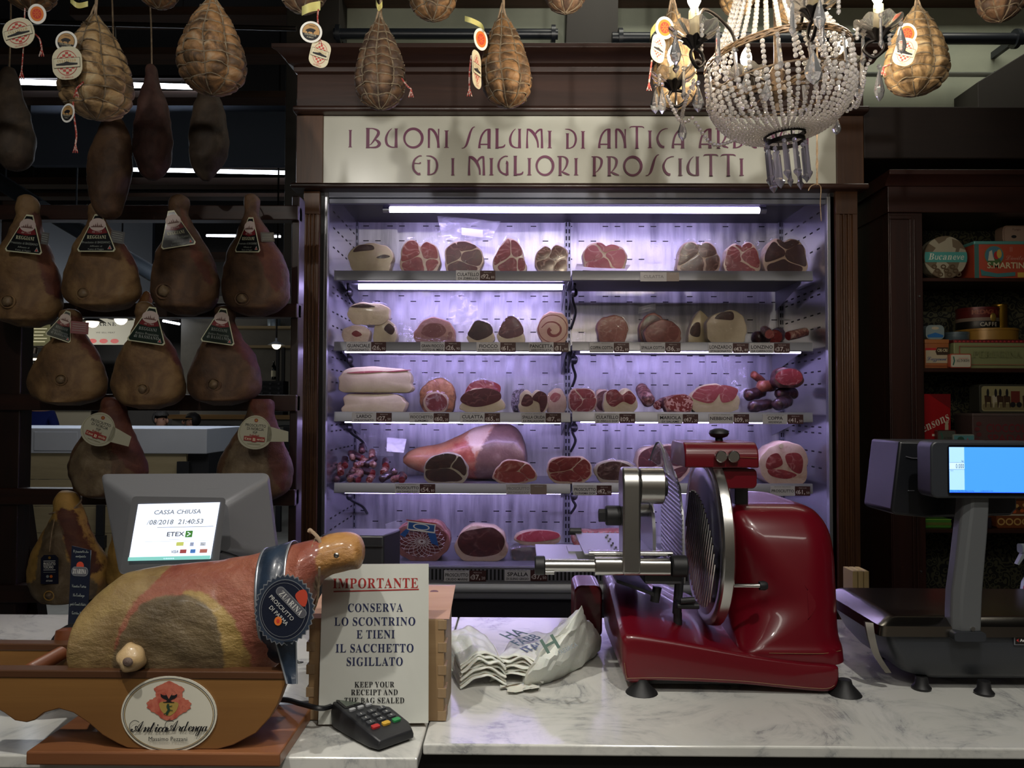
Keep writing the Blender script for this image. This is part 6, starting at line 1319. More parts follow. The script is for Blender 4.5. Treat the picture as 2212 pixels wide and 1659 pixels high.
# those cut by the top of the frame
n7 = culatello('netted ham tip at the upper corner above two tags, mostly out of frame', 65, -150, 22, 120, dN, 7, 1); seal_tag(n7, 80, 30, 2.0, R(20), 20); checker_tag(n7, 40, 71, 1.985, R(15), 70, 66); twine(n7, [(76, 74, 2.0), (86, 85, 2.0), (90, 104, 2.0)])
twine(n7, [(54, 18, 2.02), (50, 110, 2.0), (47, 152, 2.0)], .0016)
n8 = culatello('netted ham tip peeking in above the slender dark reddish ham', 342, -170, 18, 100, dN, 8, 1)
n9 = culatello('dark netted ham tip with a yellow ribbon and a boar tag below', 654, -160, 28, 110, dN, 9, 2); ribbon_tag(n9, [(652, 14), (670, 6), (692, 2)], 2.0, 20); twine(n9, [(688, 20, 2.0), (686, 40, 2.0), (690, 78, 2.0)]); boar_tag(n9, 672, 69, 1.99, R(-8), 24, .1); checker_tag(n9, 691, 116, 2.0, R(-12), 42, 62, .3)
n10 = culatello('netted ham tip above the gap between the two hams before the cornice', 935, -140, 44, 106, dN, 10, 1)
n11 = culatello('netted ham tip just before the dark slanting timber', 1221, -150, 28, 100, dN, 11, 2)
n12 = culatello('netted ham tip behind the strings of beads, toward the pale candles', 1592, -140, 36, 80, 2.3, 12, 0, up=2.9); n13 = culatello('netted ham tip behind the beads on the far side of the chandelier', 1722, -120, 50, 110, 2.3, 13, 0, up=2.9)
n14 = culatello('dark netted ham tip at the far upper corner of the frame', 2162, -130, 46, 100, dN, 14, 2)
hrail(2.3, 2.9, .3, 1.6, 'short iron rail above the hams behind the chandelier')
# ================================================================== the marble counter and what stands on it
zC0 = .99; MARBLE = marble()
ct = thing('counter', 'marble topped service counter in two slabs with a dark front', 'counter', (.3, 1.5, 0))
xs = P(911, 1600, 1.2).x
MB().box(xs + .001, 2.6, 1.206, 1.93, zC0 - .017, zC0).obj('marble_slab', MARBLE, ct, smooth=0, bevel=.003, bseg=3)
MB().box(-2.2, xs - .001, 1.158, 1.93, zC0 - .02, zC0).obj('marble_slab', MARBLE, ct, smooth=0, bevel=.003, bseg=3)
MB().box(-2.18, 2.58, 1.235, 1.92, 0, zC0 - .021).obj('dark_base', mat('counter_black', '#131214', .5), ct, smooth=0)
# ------------------------------------------------ ham clamp stand
M_OAK = wood('clamp_oak', '#6c4824', '#926a38', 'x', .55, .42, .2, '#78522c'); M_OAKD = wood('clamp_oak_edge', '#462a18', '#5a3a22', 'x', .6, .45, .2); M_OAKR = wood('clamp_base_oak', '#70442a', '#8e5c38', 'x', .5, .4, .25)
dfb = 1.136
hs = thing('ham_stand', 'oak ham clamp stand with scalloped side boards and an oval badge', 'ham stand', (P(330, 1600, 1.2).x, 1.22, zC0))
MB().box(P(49, 1626, 1.118).x, P(607, 1618, 1.13).x, 1.125, 1.31, zC0, zC0 + .0195).obj('base_board', M_OAKR, hs, smooth=0, bevel=.0025)
out = [(-60, 1462), (619, 1454), (617, 1478), (611, 1492), (600, 1522), (584, 1550), (553, 1584), (503, 1610), (470, 1619), (300, 1619), (275, 1616), (253, 1606), (221, 1588), (190, 1561), (158, 1540), (127, 1531), (95, 1540), (75, 1556), (57, 1561), (32, 1557), (10, 1541), (-60, 1500)]
def board(d, name, th, top, ol):
    pts = [P(x, y, d) for x, y in ol]; zlo = zC0 + .0197
    MB().prism([(p.x, max(p.z, zlo)) for p in pts], d, d + th).obj(name, M_OAK, hs, 30, bevel=.0015)
    zt = max(p.z for p in pts); MB().box(min(p.x for p in pts), max(p.x for p in pts), d - .0015, d + th + .0015, zt - .009, zt + .002).obj('top_edge', M_OAKD, hs, smooth=0, bevel=.0015)
board(dfb, 'side_board', .02, 0, out)
sc_ = lambda p: (p[0] * .985 + 10, 880 + (p[1] - 880) * dfb / 1.262)
board(1.262, 'side_board', .02, 0, [sc_(p) for p in out])
b = MB(); a, c = P(64, 1450, 1.157), P(133, 1411, 1.261); L = (c - a).length; ax = (c - a).normalized(); pr = []
for i in range(46): pr.append((.0115 if i % 2 else .0092, L * i / 45))
b.lathe(pr, a, 16, ax); b.obj('clamp_screw', wood('screw_wood', '#5a2e18', '#7c4626', 'y', 1), hs, 60)
c = P(148, 1378, 1.30); MB().lathe([(.012, -.03), (.018, -.02), (.021, 0), (.02, .012), (.01, .016)], c, 20, (0, .2, 1)).obj('screw_knob', wood('screw_wood', '#5a2e18', '#7c4626', 'y', 1), hs)
MB().tube([c, P(133, 1411, 1.281)], .007, 10).obj('screw_stem', wood('screw_wood', '#5a2e18', '#7c4626', 'y', 1), hs)
# cross bars under the ham
for px in (250, 470): MB().box(P(px, 1500, 1.2).x, P(px + 30, 1500, 1.2).x, dfb + .021, 1.261, zC0 + .05, zC0 + .066).obj('cross_bar', M_OAKD, hs, smooth=0, bevel=.002)
# oval badge
c = P(365, 1543, dfb - .002); k = U(dfb); M = face(c, rot=R(0)); IV = mat('badge_ivory', '#d3d0c0', .4); CRST = organic('crest_red', [(.35, '#a8483a'), (.55, '#c4705a'), (.7, '#8d3a34')], 60, .6, 0); CRY = mat('crest_ochre', '#a88d48', .6)
bd = card(M, ellpts(103 * k, 81 * k, 56), .0016, IV, 'badge', hs); fl = Flat(M)
fl.ring(0, 0, 99 * k, 77 * k, 1.2 * k, INK, 56); fl.ring(0, 0, 96 * k, 74.5 * k, 1.4 * k, mat('badge_gold', '#a08448', .45, .4), 56)
o = [(-22, 62), (-10, 68), (0, 72), (10, 68), (22, 62), (32, 56), (28, 42), (34, 34), (44, 30), (47, 18), (38, 8), (26, 2), (14, -8), (0, -12), (-14, -8), (-26, 2), (-38, 8), (-47, 18), (-44, 30), (-34, 34), (-28, 42), (-32, 56)]
fl.poly([(x * k, (y - 1) * k) for x, y in [(p.x * (1 + .05 * sin(i * 1.9)), p.y) for i, p in enumerate(catmull([(a, q, 0) for a, q in o], 4, True))]], CRST)
fl.poly([(p.x * k, p.y * k) for p in catmull([(-18, 26, 0), (18, 26, 0), (18, 12, 0), (10, 2, 0), (0, -3, 0), (-10, 2, 0), (-18, 12, 0)], 4, True)], CRY)
eg = [(0, 33), (4, 40), (8, 46), (6, 41), (12, 41), (18, 44), (17, 38), (12, 34), (7, 32), (3, 29), (8, 27), (-8, 27), (-3, 29), (-7, 32), (-12, 34), (-17, 38), (-18, 44), (-12, 41), (-6, 41), (-8, 46), (-4, 40)]
fl.poly([(x * k, y * k) for x, y in eg], INK); fl.rect(-12 * k, 12 * k, 25.5 * k, 27 * k, INK)
fl.line([(p.x * k, p.y * k) for p in catmull([(0, 23, 0), (-2, 17, 0), (1, 11, 0), (-3, 4, 0), (-2, 0, 0)], 4)], [2 * k] + [5 * k] * 15 + [1 * k], mat('crest_green', '#23402f', .6))
for s in ((-1, 17, 8, 19), (0, 11, 9, 9), (-1, 6, -10, 1)): fl.line([(s[0] * k, s[1] * k), (s[2] * k, s[3] * k)], 1.6 * k, mat('crest_green', '#23402f', .6))
fl.text(st('Antica', SCRIPT), -41 * k, -36 * k, 24 * k, INK, width=76 * k); fl.text(st('Ardenga', SCRIPT), 40 * k, -34 * k, 24 * k, INK, width=84 * k)
fl.line([(p.x * k, p.y * k) for p in catmull([(-62, -16, 0), (-72, -12, 0), (-82, -20, 0), (-80, -34, 0), (-66, -34, 0)], 5)], 1.2 * k, INK); fl.line([(p.x * k, p.y * k) for p in catmull([(12, -14, 0), (2, -11, 0), (-6, -19, 0), (-3, -32, 0), (10, -32, 0)], 5)], 1.2 * k, INK)
fl.text('Massimo Pezzani', 0, -55 * k, 9 * k, INK, width=84 * k); fl.obj('badge_print', bd)

# ------------------------------------------------ the ham in the stand
dP = 1.208
st_ = [(174, 1392, 1412), (180, 1352, 1440), (195, 1312, 1462), (225, 1275, 1478), (270, 1243, 1486), (330, 1229, 1490), (400, 1221, 1490), (470, 1213, 1486), (540, 1199, 1470), (590, 1186, 1445), (630, 1177, 1400), (660, 1170, 1335), (690, 1164, 1268), (712, 1160, 1240), (735, 1156, 1232), (760, 1154, 1226), (776, 1162, 1222), (785, 1180, 1205)]
rings, uv = profile_body(st_, dP, .063, n=64, m=110, zmin=None, seed=5, amp=.004, nsc=16)
t = thing('roped_ham', 'big red cured ham with grey-brown mould, roped and ribboned, lying in the oak stand', 'ham', (P(430, 1400, dP).x, dP, zC0 + .07))
masked(rings, uv, [[(150, 1520), (150, 1350), (205, 1270), (270, 1222), (330, 1205), (370, 1222), (352, 1255), (325, 1290), (300, 1345), (292, 1420), (300, 1520)],
    [(420, 1262), (475, 1268), (520, 1295), (550, 1335), (566, 1390), (562, 1440), (555, 1520), (480, 1520), (500, 1440), (512, 1390), (500, 1345), (470, 1310)],
    [(286, 1520), (290, 1400), (312, 1335), (345, 1290), (400, 1272), (450, 1276), (492, 1298), (514, 1345), (518, 1400), (508, 1450), (500, 1520)],
    [(704, 1140), (712, 1255), (810, 1260), (810, 1140)]], (.0015, .002, .0045, .003), 'ham_body',
    layered('parma_ham_skin', [(.2, '#5e2a20'), (.42, '#854636'), (.6, '#99604a'), (.8, '#ad8464')],
            [[(.25, '#5c482c'), (.45, '#806842'), (.62, '#9a8254'), (.8, '#ad9458')], [(.3, '#8a6f38'), (.55, '#a68a50'), (.8, '#b09a62')], [(.25, '#40341f'), (.45, '#5f5038'), (.62, '#77664a'), (.8, '#8c7c5c')], [(.3, '#8a5c2a'), (.55, '#a87a42'), (.8, '#b8965e')]], 9, .42, .8, 32, .3, (1, 1, 1.6), .008), t, 12)
c = P(284, 1421, dP - .074); q = MB(); r = .0195; q.ball((0, 0, 0), r, r, r, 20, 14); q.wob(.004, 60, 2); q.xf(Matrix.Translation(c)); bn = q.obj('thigh_bone', organic('bone_ivory', [(.3, '#b08c54'), (.6, '#cdb084'), (.8, '#d8c29c')], 20, .35, .3, coat=.3), t, 80)
q = MB(); q.ball((0, 0, 0), .0075, .003, .0065, 12, 8); q.xf(Matrix.Translation(P(276, 1430, dP - .0935))); q.obj('marrow', organic('marrow', [(.3, '#54423a'), (.7, '#7d6c62')], 40, .6, .5), bn)
q = MB(); cc = P(731, 1196, dP - .03); q.lathe([(.004, 0), (.004, .002), (.0022, .003), (.0022, .0012)], cc - Vector((0, .012, 0)), 14, (0, -1, 0)); q.obj('metal_button', STEEL, t)
# rope
q = MB()
for o, px in ((0, 683), (1, 689), (2, 695)):
    p0, p1 = P(px, 1166, dP), P(px - 4, 1274 - o * 6, dP); cc = (p0 + p1) / 2; hv = (p0 - p1) / 2
    q.tube([cc + hv * 1.05 * cos(2 * pi * i / 20) + Vector((.0015 * sin(i), -min(.044, hv.length * 1.1) * sin(2 * pi * i / 20), 0)) for i in range(21)], .0027, 6)
q.tube(catmull([P(692, 1172, dP - .02), P(686, 1160, dP - .02), P(676, 1150, dP - .015), P(668, 1146, dP - .01)], 5), [.003] * 12 + [.004] * 4, 6); q.tube(catmull([P(690, 1225, dP - .045), P(688, 1270, dP - .03), P(684, 1300, dP - .02), P(672, 1330, dP - .01)], 5), .002, 6)
q.obj('rope', CORD, t, 60)
# sash and rosette
SASH = organic('sash_navy', [(.3, '#1e2836'), (.7, '#2c3a4c')], 30, .35, .15, coat=.3); SILV = mat('silver_edge', '#aab0b8', .3, .7); NAVYB = mat('rosette_navy', '#151b2c', .3, coat=.4)
def sash_ring(px0, px1, tpx, bpx, out_, name, m):
    q = MB(); R2 = []
    for px, dt in ((px0, 0), (px1, 0)):
        p0, p1 = P(px, tpx[0 if px == px0 else 1], dP), P(px + 22, bpx, dP - .0); cc = (p0 + p1) / 2; hv = (p0 - p1) / 2
        R2.append([cc + hv * (1 + out_) * cos(a) + Vector((0, -(.064 + out_ * .04) * sin(a), 0)) for a in [-.6 + 3.7 * i / 28 for i in range(29)]])
    q.grid(R2); o = q.obj(name, m, t, 60); so = o.modifiers.new('th', 'SOLIDIFY'); so.thickness = .0012; return o
sash_ring(571, 634, (1189, 1173), 1425, .035, 'sash', SASH); sash_ring(571, 576, (1189, 1188), 1425, .042, 'sash_edge', SILV); sash_ring(629, 634, (1174, 1173), 1425, .042, 'sash_edge', SILV)
dZ = dP - .086; k = U(dZ); c = P(615, 1317, dZ); M = face(c, rot=R(0), yaw=.12)
zig = []
for i in range(72):
    a = 2 * pi * i / 72; s = 1.0 if i % 2 else .93; zig.append((64 * k * s * cos(a), 77 * k * s * sin(a)))
ro = card(M, zig, .0015, SILV, 'rosette', t); fl = Flat(M)
fl.poly([(x * .965, y * .965) for x, y in zig], mat('rosette_pleat', '#2a3444', .4, coat=.3)); fl.ell(0, 0, 53 * k, 65 * k, SILV, 44); fl.ell(0, 0, 51.5 * k, 63.5 * k, NAVYB, 44); fl.ring(-2 * k, 0, 47 * k, 58 * k, .9 * k, SILV)
ra = R(-47)
fl.poly([(p.x * k, p.y * k) for p in catmull([(22, 30, 0), (30, 40, 0), (42, 42, 0), (48, 30, 0), (46, 12, 0), (40, 6, 0), (30, 14, 0)], 4, True)], mat('coral_shell', '#b2402c', .5))
pl = [(x * cos(ra) - y * sin(ra) + 14, x * sin(ra) + y * cos(ra) + 16) for x, y in rrect(86, 20, 9.5)]; fl.poly([(x * k, y * k) for x, y in pl], SILV); pl = [(x * cos(ra) - y * sin(ra) + 14, x * sin(ra) + y * cos(ra) + 16) for x, y in rrect(82, 16.5, 8)]; fl.poly([(x * k, y * k) for x, y in pl], mat('plaque_grey', '#55555c', .4))
fl.text(st('ZUARINA', SERIFB), (14 - 4.5) * k, (16 - 5.5) * k, 12 * k, mat('silver_ink', '#c9c9c4', .4), width=66 * k, rot=ra)
fl.text('PROSCIUTTO', -9 * k, 2 * k, 8.5 * k, mat('silver_ink', '#c9c9c4', .4), width=72 * k, rot=ra); fl.text('DI PARMA', -15 * k, -14 * k, 8.5 * k, mat('silver_ink', '#c9c9c4', .4), width=54 * k, rot=ra)
fl.ell(-13 * k, -23 * k, 8 * k, 9.5 * k, mat('orange_ink', '#d8702c', .5)); fl.ell(-13 * k, -23 * k, 3.5 * k, 4.5 * k, SEALR); fl.obj('rosette_print', ro)
q = MB(); rows = []
for i in range(10):
    f = i / 9; y = 1385 + 92 * f; xl_ = 596 + 24 * f; xr_ = 640 + 2 * f; rows.append([P(xl_, y, dZ + .004 + .01 * sin(f * 3)), P((xl_ + xr_) / 2, y + 1, dZ - .002 + .01 * sin(f * 3)), P(xr_, y, dZ + .002 + .01 * sin(f * 3))])
q.grid(rows); rt = q.obj('ribbon_tail', SASH, t, 60)
q = MB()
for s in (0, 2): q.tube([r_[s] - Vector((0, .001, 0)) for r_ in rows], .0012, 5)
q.obj('ribbon_edge', SILV, rt)

# ------------------------------------------------ black leaflet stand behind the ham
dL = 1.46; k = U(dL); c = P(171, 1275, dL); M = face(c, yaw=-.15, pitch=-.04)
t = thing('leaflet_stand', 'narrow black advertising leaflet standing behind the ham stand', 'leaflet', (c.x, dL, zC0))
hgt = (c.z - zC0) - .004; cd_ = card(M, [(-23 * k, -hgt), (23 * k, -hgt), (23 * k, 86 * k), (-23 * k, 94 * k)], .0015, NAVYB, 'leaflet', t); fl = Flat(M); SI = mat('silver_ink', '#c9c9c4', .4)
fl.text(st('Il prosciutto che', SCRIPT), 0, 80 * k, 6 * k, GREYI, width=36 * k); fl.text(st('conquista', SCRIPT), 0, 70 * k, 6 * k, GREYI, width=24 * k)
fl.ell(0, 52 * k, 9 * k, 9 * k, mat('coral_shell', '#b2402c', .5)); fl.poly([(x * k, (y + 40) * k) for x, y in rrect(40, 20, 9)], SILV); fl.poly([(x * k, (y + 40) * k) for x, y in rrect(37, 17, 8)], mat('plaque_grey', '#55555c', .4)); fl.text(st('ZUARINA', SERIFB), 0, 35.5 * k, 10 * k, SI, width=32 * k)
for i, (s, w) in enumerate((('Vincitore Premio', 34), ('La Eccellenza', 28), ('guida Grandi Salumi', 38), ('Gambero Rosso', 28))): fl.text(st(s, SCRIPT), 0, (6 - 19 * i) * k, 6.5 * k, GREYI, width=w * k)
fl.obj('leaflet_print', cd_); MB().lathe([(.04, 0), (.04, .006), (.02, .01), (.01, .012)], (c.x, dL + .02, zC0), 20).obj('round_foot', BLACKP, t)
t = thing('round_plate_stand', 'black round-edged stand glimpsed behind the far clamp board', 'stand', (P(150, 1400, 1.39).x, 1.39, zC0)); cc = P(160, 1405, 1.39)
MB().lathe([(.045, -.004), (.047, 0), (.045, .004), (.01, .004)], cc, 28, (0, -1, .25)).obj('disc', BLACKP, t); MB().box(cc.x - .02, cc.x + .02, 1.385, 1.40, zC0, cc.z - .02).obj('foot', BLACKP, t, smooth=0)

# ------------------------------------------------ till with customer screen
M_TILL = mat('till_grey', '#77787c', .42, .25, bump=.04, bscale=300); M_TILLD = mat('till_dark', '#303238', .45)
till = thing('till_monitor', 'back of a grey till monitor with a lit customer screen mounted on it', 'till', (P(410, 1240, 1.62).x, 1.64, zC0))
def quad(pts, d): return [P(x, y, d) for x, y in pts]
def rq(pts, r, n=5):
    """round the corners of a picture quad"""
    out = []; m = len(pts)
    for i in range(m):
        A, B, C = Vector(pts[i - 1]), Vector(pts[i]), Vector(pts[(i + 1) % m]); u = (A - B).normalized() * r; v = (C - B).normalized() * r
        for j in range(n + 1):
            f = j / n; out.append(tuple((B + u) * (1 - f) ** 2 + B * 2 * f * (1 - f) + (B + v) * f * f))
    return out
o0 = [(218, 1024), (581, 1022), (604, 1205), (258, 1242)]; o1 = [(222, 1036), (577, 1034), (598, 1202), (262, 1238)]; o2 = [(300, 1088), (492, 1084), (500, 1190), (312, 1208)]
b = MB(); b.loft([quad(rq(o0, 14), 1.70), quad(rq(o0, 14), 1.668), quad(rq(o1, 13), 1.655), quad(rq(o2, 20), 1.60)][::-1]); b.obj('monitor_back', M_TILL, till, 25)
a = P(300, 1180, 1.66); b = MB(); b.box(P(340, 1200, 1.64).x, P(470, 1200, 1.64).x, 1.61, 1.67, zC0 + .02, P(400, 1200, 1.64).z); b.obj('neck', M_TILLD, till, smooth=0, bevel=.004)
b = MB(); b.box(P(300, 1200, 1.64).x, P(530, 1200, 1.64).x, 1.55, 1.74, zC0, zC0 + .022); b.obj('foot', M_TILLD, till, smooth=0, bevel=.004)
s0 = [(286, 1072), (488, 1075), (470, 1240), (259, 1238)]
b = MB(); b.loft([quad(rq(s0, 9), 1.545), quad(rq(s0, 9), 1.53)][::-1]); b.box(P(350, 1150, 1.56).x, P(420, 1150, 1.56).x, 1.545, 1.605, P(380, 1170, 1.55).z, P(380, 1130, 1.55).z)
cs = b.obj('customer_screen', mat('screen_bezel', '#6f7073', .35, .3), till, 30)
cor = [P(278, 1211, 1.529), P(455, 1207, 1.529), P(469, 1087, 1.529), P(299, 1089, 1.529)]
ux = (cor[1] - cor[0]); vx = (cor[3] - cor[0]); nrm = ux.cross(vx).normalized()
if nrm.y > 0: nrm = -nrm
M = Matrix(((ux.x / 177, vx.x / 122, nrm.x, cor[0].x), (ux.y / 177, vx.y / 122, nrm.y, cor[0].y), (ux.z / 177, vx.z / 122, nrm.z, cor[0].z), (0, 0, 0, 1)))
fl = Flat(M); SCR = emis('screen_white', '#dfe9ff', .95); SG = emis('screen_grey_text', '#8d949c', .3); fl.w = .0008
fl.rect(0, 177, 0, 122, SCR); fl.text(st('CASSA CHIUSA', BOLD), 88, 99, 9, SG, width=102, shear=.1); fl.text(st('/08/2018  21:40:53', BOLD), 87, 77, 10, SG, width=122, shear=.1); fl.rect(50, 172, 70, 71, SG)
fl.text(st('ETEX', BOLD), 92, 51, 9, emis('screen_dark_text', '#5a6068', .2), width=38, xs=1.3); fl.rect(114, 129, 48, 62, emis('screen_green', '#4a8a3c', .4)); fl.line([(118, 59), (125, 55), (118, 51)], 2, SCR); fl.rect(80, 104, 43.5, 44, SG); fl.rect(28, 168, 40, 40.4, SG)
for x, y, w, m in ((106, 30, 16, '#c8d070'), (132, 29, 8, '#9aa4c0'), (156, 29, 12, '#c4cbd6'), (116, 14, 14, '#a04a4a'), (137, 14, 11, '#4a7ac0'), (160, 14, 16, '#b06a60')): fl.rect(x - w / 2, x + w / 2, y, y + 8, emis('card_' + m, m, .5))
fl.text('Pay', 156, 31, 4, SG, width=7); fl.text(st('VISA', BOLD), 98, 15, 6, emis('screen_dark_text', '#5a6068', .2), width=16, shear=.2); fl.rect(0, 177, 0, 8, emis('screen_teal', '#7fc4bc', .7)); fl.text('cassa', 88, 2.5, 3, SCR, width=24)
fl.obj('display', cs)
fl = Flat(face(P(366, 1228, 1.5285))); k = U(1.53); fl.rect(-11 * k, 11 * k, -2 * k, 2 * k, SILV); fl.obj('maker_plate', cs)
fl = Flat(face(P(474, 1062, 1.640), pitch=.9)); fl.rect(-26 * k, 26 * k, -12 * k, 12 * k, mat('till_sticker', '#8f9092', .4)); fl.obj('sticker', till)
b = MB(); b.tube(catmull([P(478, 1192, 1.548), P(505, 1200, 1.57), P(535, 1215, 1.60), P(560, 1235, 1.62)], 5), .003, 6); b.obj('cable', BLACKP, till)
# black equipment case between ham and cabinet
b = MB(); b.loft([[Vector((x, y, z)) for x, y in ((P(690, 1160, 1.66).x, 1.66), (P(829, 1160, 1.66).x, 1.66), (P(838, 1160, 1.66).x + .012, 1.76), (P(700, 1160, 1.66).x, 1.76))] for z in (zC0, P(760, 1157, 1.66).z)])
t = thing('till_printer', 'plain black equipment case behind the paper notice', 'printer', (P(765, 1200, 1.7).x, 1.71, zC0)); b.obj('case', mat('case_black', '#1c1d20', .4), t, 30, bevel=.004)
a, c = P(690, 1157, 1.66), P(830, 1157, 1.66); MB().box(a.x + .003, c.x - .003, 1.656, 1.66, a.z - .022, a.z - .020).obj('seam', mat('seam_dark', '#08080a', .6), t, smooth=0)

# ------------------------------------------------ dovetailed pine box and the notice leaning on it
PINE = wood('box_pine', '#8c7050', '#a88c66', 'x', .5, .5, .05, '#7c6242'); PINEZ = wood('box_pine_end', '#7c6448', '#988060', 'z', .9, .55, .05); PINK = wood('box_lid_pine', '#a8806c', '#bf9a84', 'x', .6, .5, .1)
dX = 1.290; x0, x1 = P(661, 1500, dX).x, P(964, 1500, dX).x; zt = P(944, 1338, dX).z
bx = thing('wooden_box', 'pine box with finger-jointed corners behind the paper notice', 'box', ((x0 + x1) / 2, 1.36, zC0))
MB().box(x0 + .004, x1 - .004, dX, dX + .012, zC0 + .001, zt).obj('front_panel', PINE, bx, smooth=0, bevel=.001)
MB().box(x0 + .004, x1 - .004, dX + .13, dX + .142, zC0 + .001, zt).obj('back_panel', PINE, bx, smooth=0, bevel=.001)
for s, xa_ in ((-1, x0), (1, x1 - .014)):
    b = MB(); b.box(xa_ + (.003 if s < 0 else 0), xa_ + (.014 if s < 0 else .011), dX + .012, dX + .13, zC0, zt)
    n = 9; hh = (zt - zC0) / n
    for i in range(0, n, 2): b.box(xa_, xa_ + .014, dX - .001, dX + .03, zC0 + i * hh + .002, zC0 + (i + 1) * hh - .001)
    b.obj('end_panel', PINEZ, bx, smooth=0, bevel=.0006)
a, c = P(700, 1300, dX + .12), P(962, 1266, dX + .12); b = MB(); b.loft([[Vector((x, y, z)) for x in (x0 + .002, x1 + .004)] + [Vector((x, y + .01, z)) for x in (x1 + .004, x0 + .04)] for y, z in ((dX + .001, zt + .0005), (dX + .12, c.z))]); b.obj('lid', PINK, bx, smooth=0)
fl = Flat(face(P(938, 1278, dX + .098), pitch=-.95)); fl.ell(0, 0, 9 * U(1.37), 4 * U(1.37), mat('knot_stain', '#6a4a5a', .6)); fl.obj('knot', bx)
dn = 1.272; k = U(dn); c = P(808, 1388, dn); M = face(c, rot=R(.6), pitch=R(-2.5))
nt_ = thing('paper_notice', 'laminated white notice headed in red, leaning against the pine box', 'notice', (c.x, dn, zC0))
hl = (c.z - zC0) - .0045
cd_ = card(M, [(-118 * k, -hl), (117 * k, -hl + .002), (117 * k, 166 * k), (-112 * k, 166 * k)], .0008, organic('notice_paper', [(.3, '#c6c8c0'), (.7, '#d0d2ca')], 5, .35, .02, coat=.4), 'sheet', nt_); fl = Flat(M); BLU = mat('notice_blue', '#222a52', .6); RD = mat('notice_red', '#9c2a28', .6)
fl.text(st('IMPORTANTE', SERIFB), 3 * k, 115 * k, 21 * k, RD, width=186 * k); fl.line([(-88 * k, 108 * k), (96 * k, 112 * k)], 2.6 * k, RD)
for s, y, w, x in (('CONSERVA', 65, 121, 3), ('LO SCONTRINO', 36, 176, 2), ('E TIENI', 9, 84, 4), ('IL SACCHETTO', -20, 169, 2), ('SIGILLATO', -48, 123, 2)): fl.text(st(s, SERIFB), x * k, y * k, 17.5 * k, BLU, width=w * k)
for s, y, w, x in (('KEEP YOUR', -93, 86, 2), ('RECEIPT AND', -109, 101, 2), ('THE BAG SEALED', -126, 129, 2)): fl.text(st(s, SERIFB), x * k, y * k, 11.5 * k, INK, width=w * k)
fl.obj('lettering', cd_)
# ------------------------------------------------ card terminal and its cable
tm = thing('card_terminal', 'black card payment terminal with coloured keys lying before the notice', 'card terminal', PZ(803, 1575, zC0))
Mt = Matrix.Translation(PZ(802, 1584, zC0)) @ Matrix.Rotation(R(-46), 4, 'Z')
TL, TW = .136, .076
b = MB(); sec = []
for i in range(9):
    f = i / 8; x = -TL / 2 + TL * f; w = TW / 2 * (1 - .10 * abs(f - .5) ** 2 * 2 - (.12 if i in (0, 8) else 0)); h0 = .004; h1 = .043 - .022 * f - (.004 if i in (0, 8) else 0); sec.append([Vector((x, -w, h0)), Vector((x, w, h0)), Vector((x, w * 1.02, h1 * .6)), Vector((x, w * .92, h1)), Vector((x, -w * .92, h1)), Vector((x, -w * 1.02, h1 * .6))])
b.loft(sec).xf(Mt); b.obj('terminal_body', mat('terminal_black', '#222326', .42, bump=.03, bscale=400), tm, 35, bevel=.002)
b = MB(); b.box(-.06, .06, -.028, .028, 0, .0042).xf(Mt); b.obj('foot', BLACKP, tm, smooth=0)
sl = math.atan2(-.022, TL); Ms = Mt @ Matrix.Translation((0, 0, .0321)) @ Matrix.Rotation(-sl, 4, 'Y') @ Matrix(((0, -1, 0, 0), (1, 0, 0, 0), (0, 0, 1, 0), (0, 0, 0, 1)))
fl = Flat(Ms); fl.w = .0008
fl.poly([(x, y + .045) for x, y in rrect(.058, .03, .003)], mat('terminal_face', '#101113', .25)); fl.rect(-.025, .025, .034, .055, mat('lcd_grey', '#5a6258', .25)); fl.text('Ingenico', -.012, .058, .004, GREYI, width=.02); fl.obj('lcd', tm)
keyc = ['#b03030', '#c9a038', '#2e8a4e']
for r_ in range(5):
    for q_ in range(3 if r_ else 4):
        kw, kh = (.0105, .006) if r_ == 0 else (.013, .0085)
        x = (-.0225 + q_ * .015) if r_ == 0 else (-.019 + q_ * .019); y = .020 if r_ == 0 else .010 - r_ * .0135 + .004
        bb = MB(); bb.rbox(x - kw / 2, x + kw / 2, y - kh / 2, y + kh / 2, .0002, .0032, .002, 2, 'z').xf(Ms)
        m_ = mat('key_grey', '#9a9c9e', .4) if r_ == 0 else (mat('key_colour_%d' % q_, keyc[q_], .45) if r_ == 4 else mat('key_dark', '#3c3e42', .45)); bb.obj('key', m_, tm, 30)
fl = Flat(Ms); fl.w = .0036
for r_ in range(1, 4):
    for q_ in range(3): fl.text(str((r_ - 1) * 3 + q_ + 1), -.019 + q_ * .019, .010 - r_ * .0135 + .002, .004, WHITE)
fl.obj('key_numbers', tm)
pc = Mt @ Vector((-TL / 2, .012, .016))
b = MB(); b.tube(catmull([pc + Vector((.006, -.006, 0)), pc + Vector((-.02, .02, .006)), P(700, 1530, 1.25), P(652, 1521, 1.258), P(620, 1512, 1.29), P(585, 1512, 1.33)], 6), .0042, 8)
for i, v in enumerate(b.v): v.z = max(v.z, zC0 + .001)
b.obj('cable', BLACKP, tm)
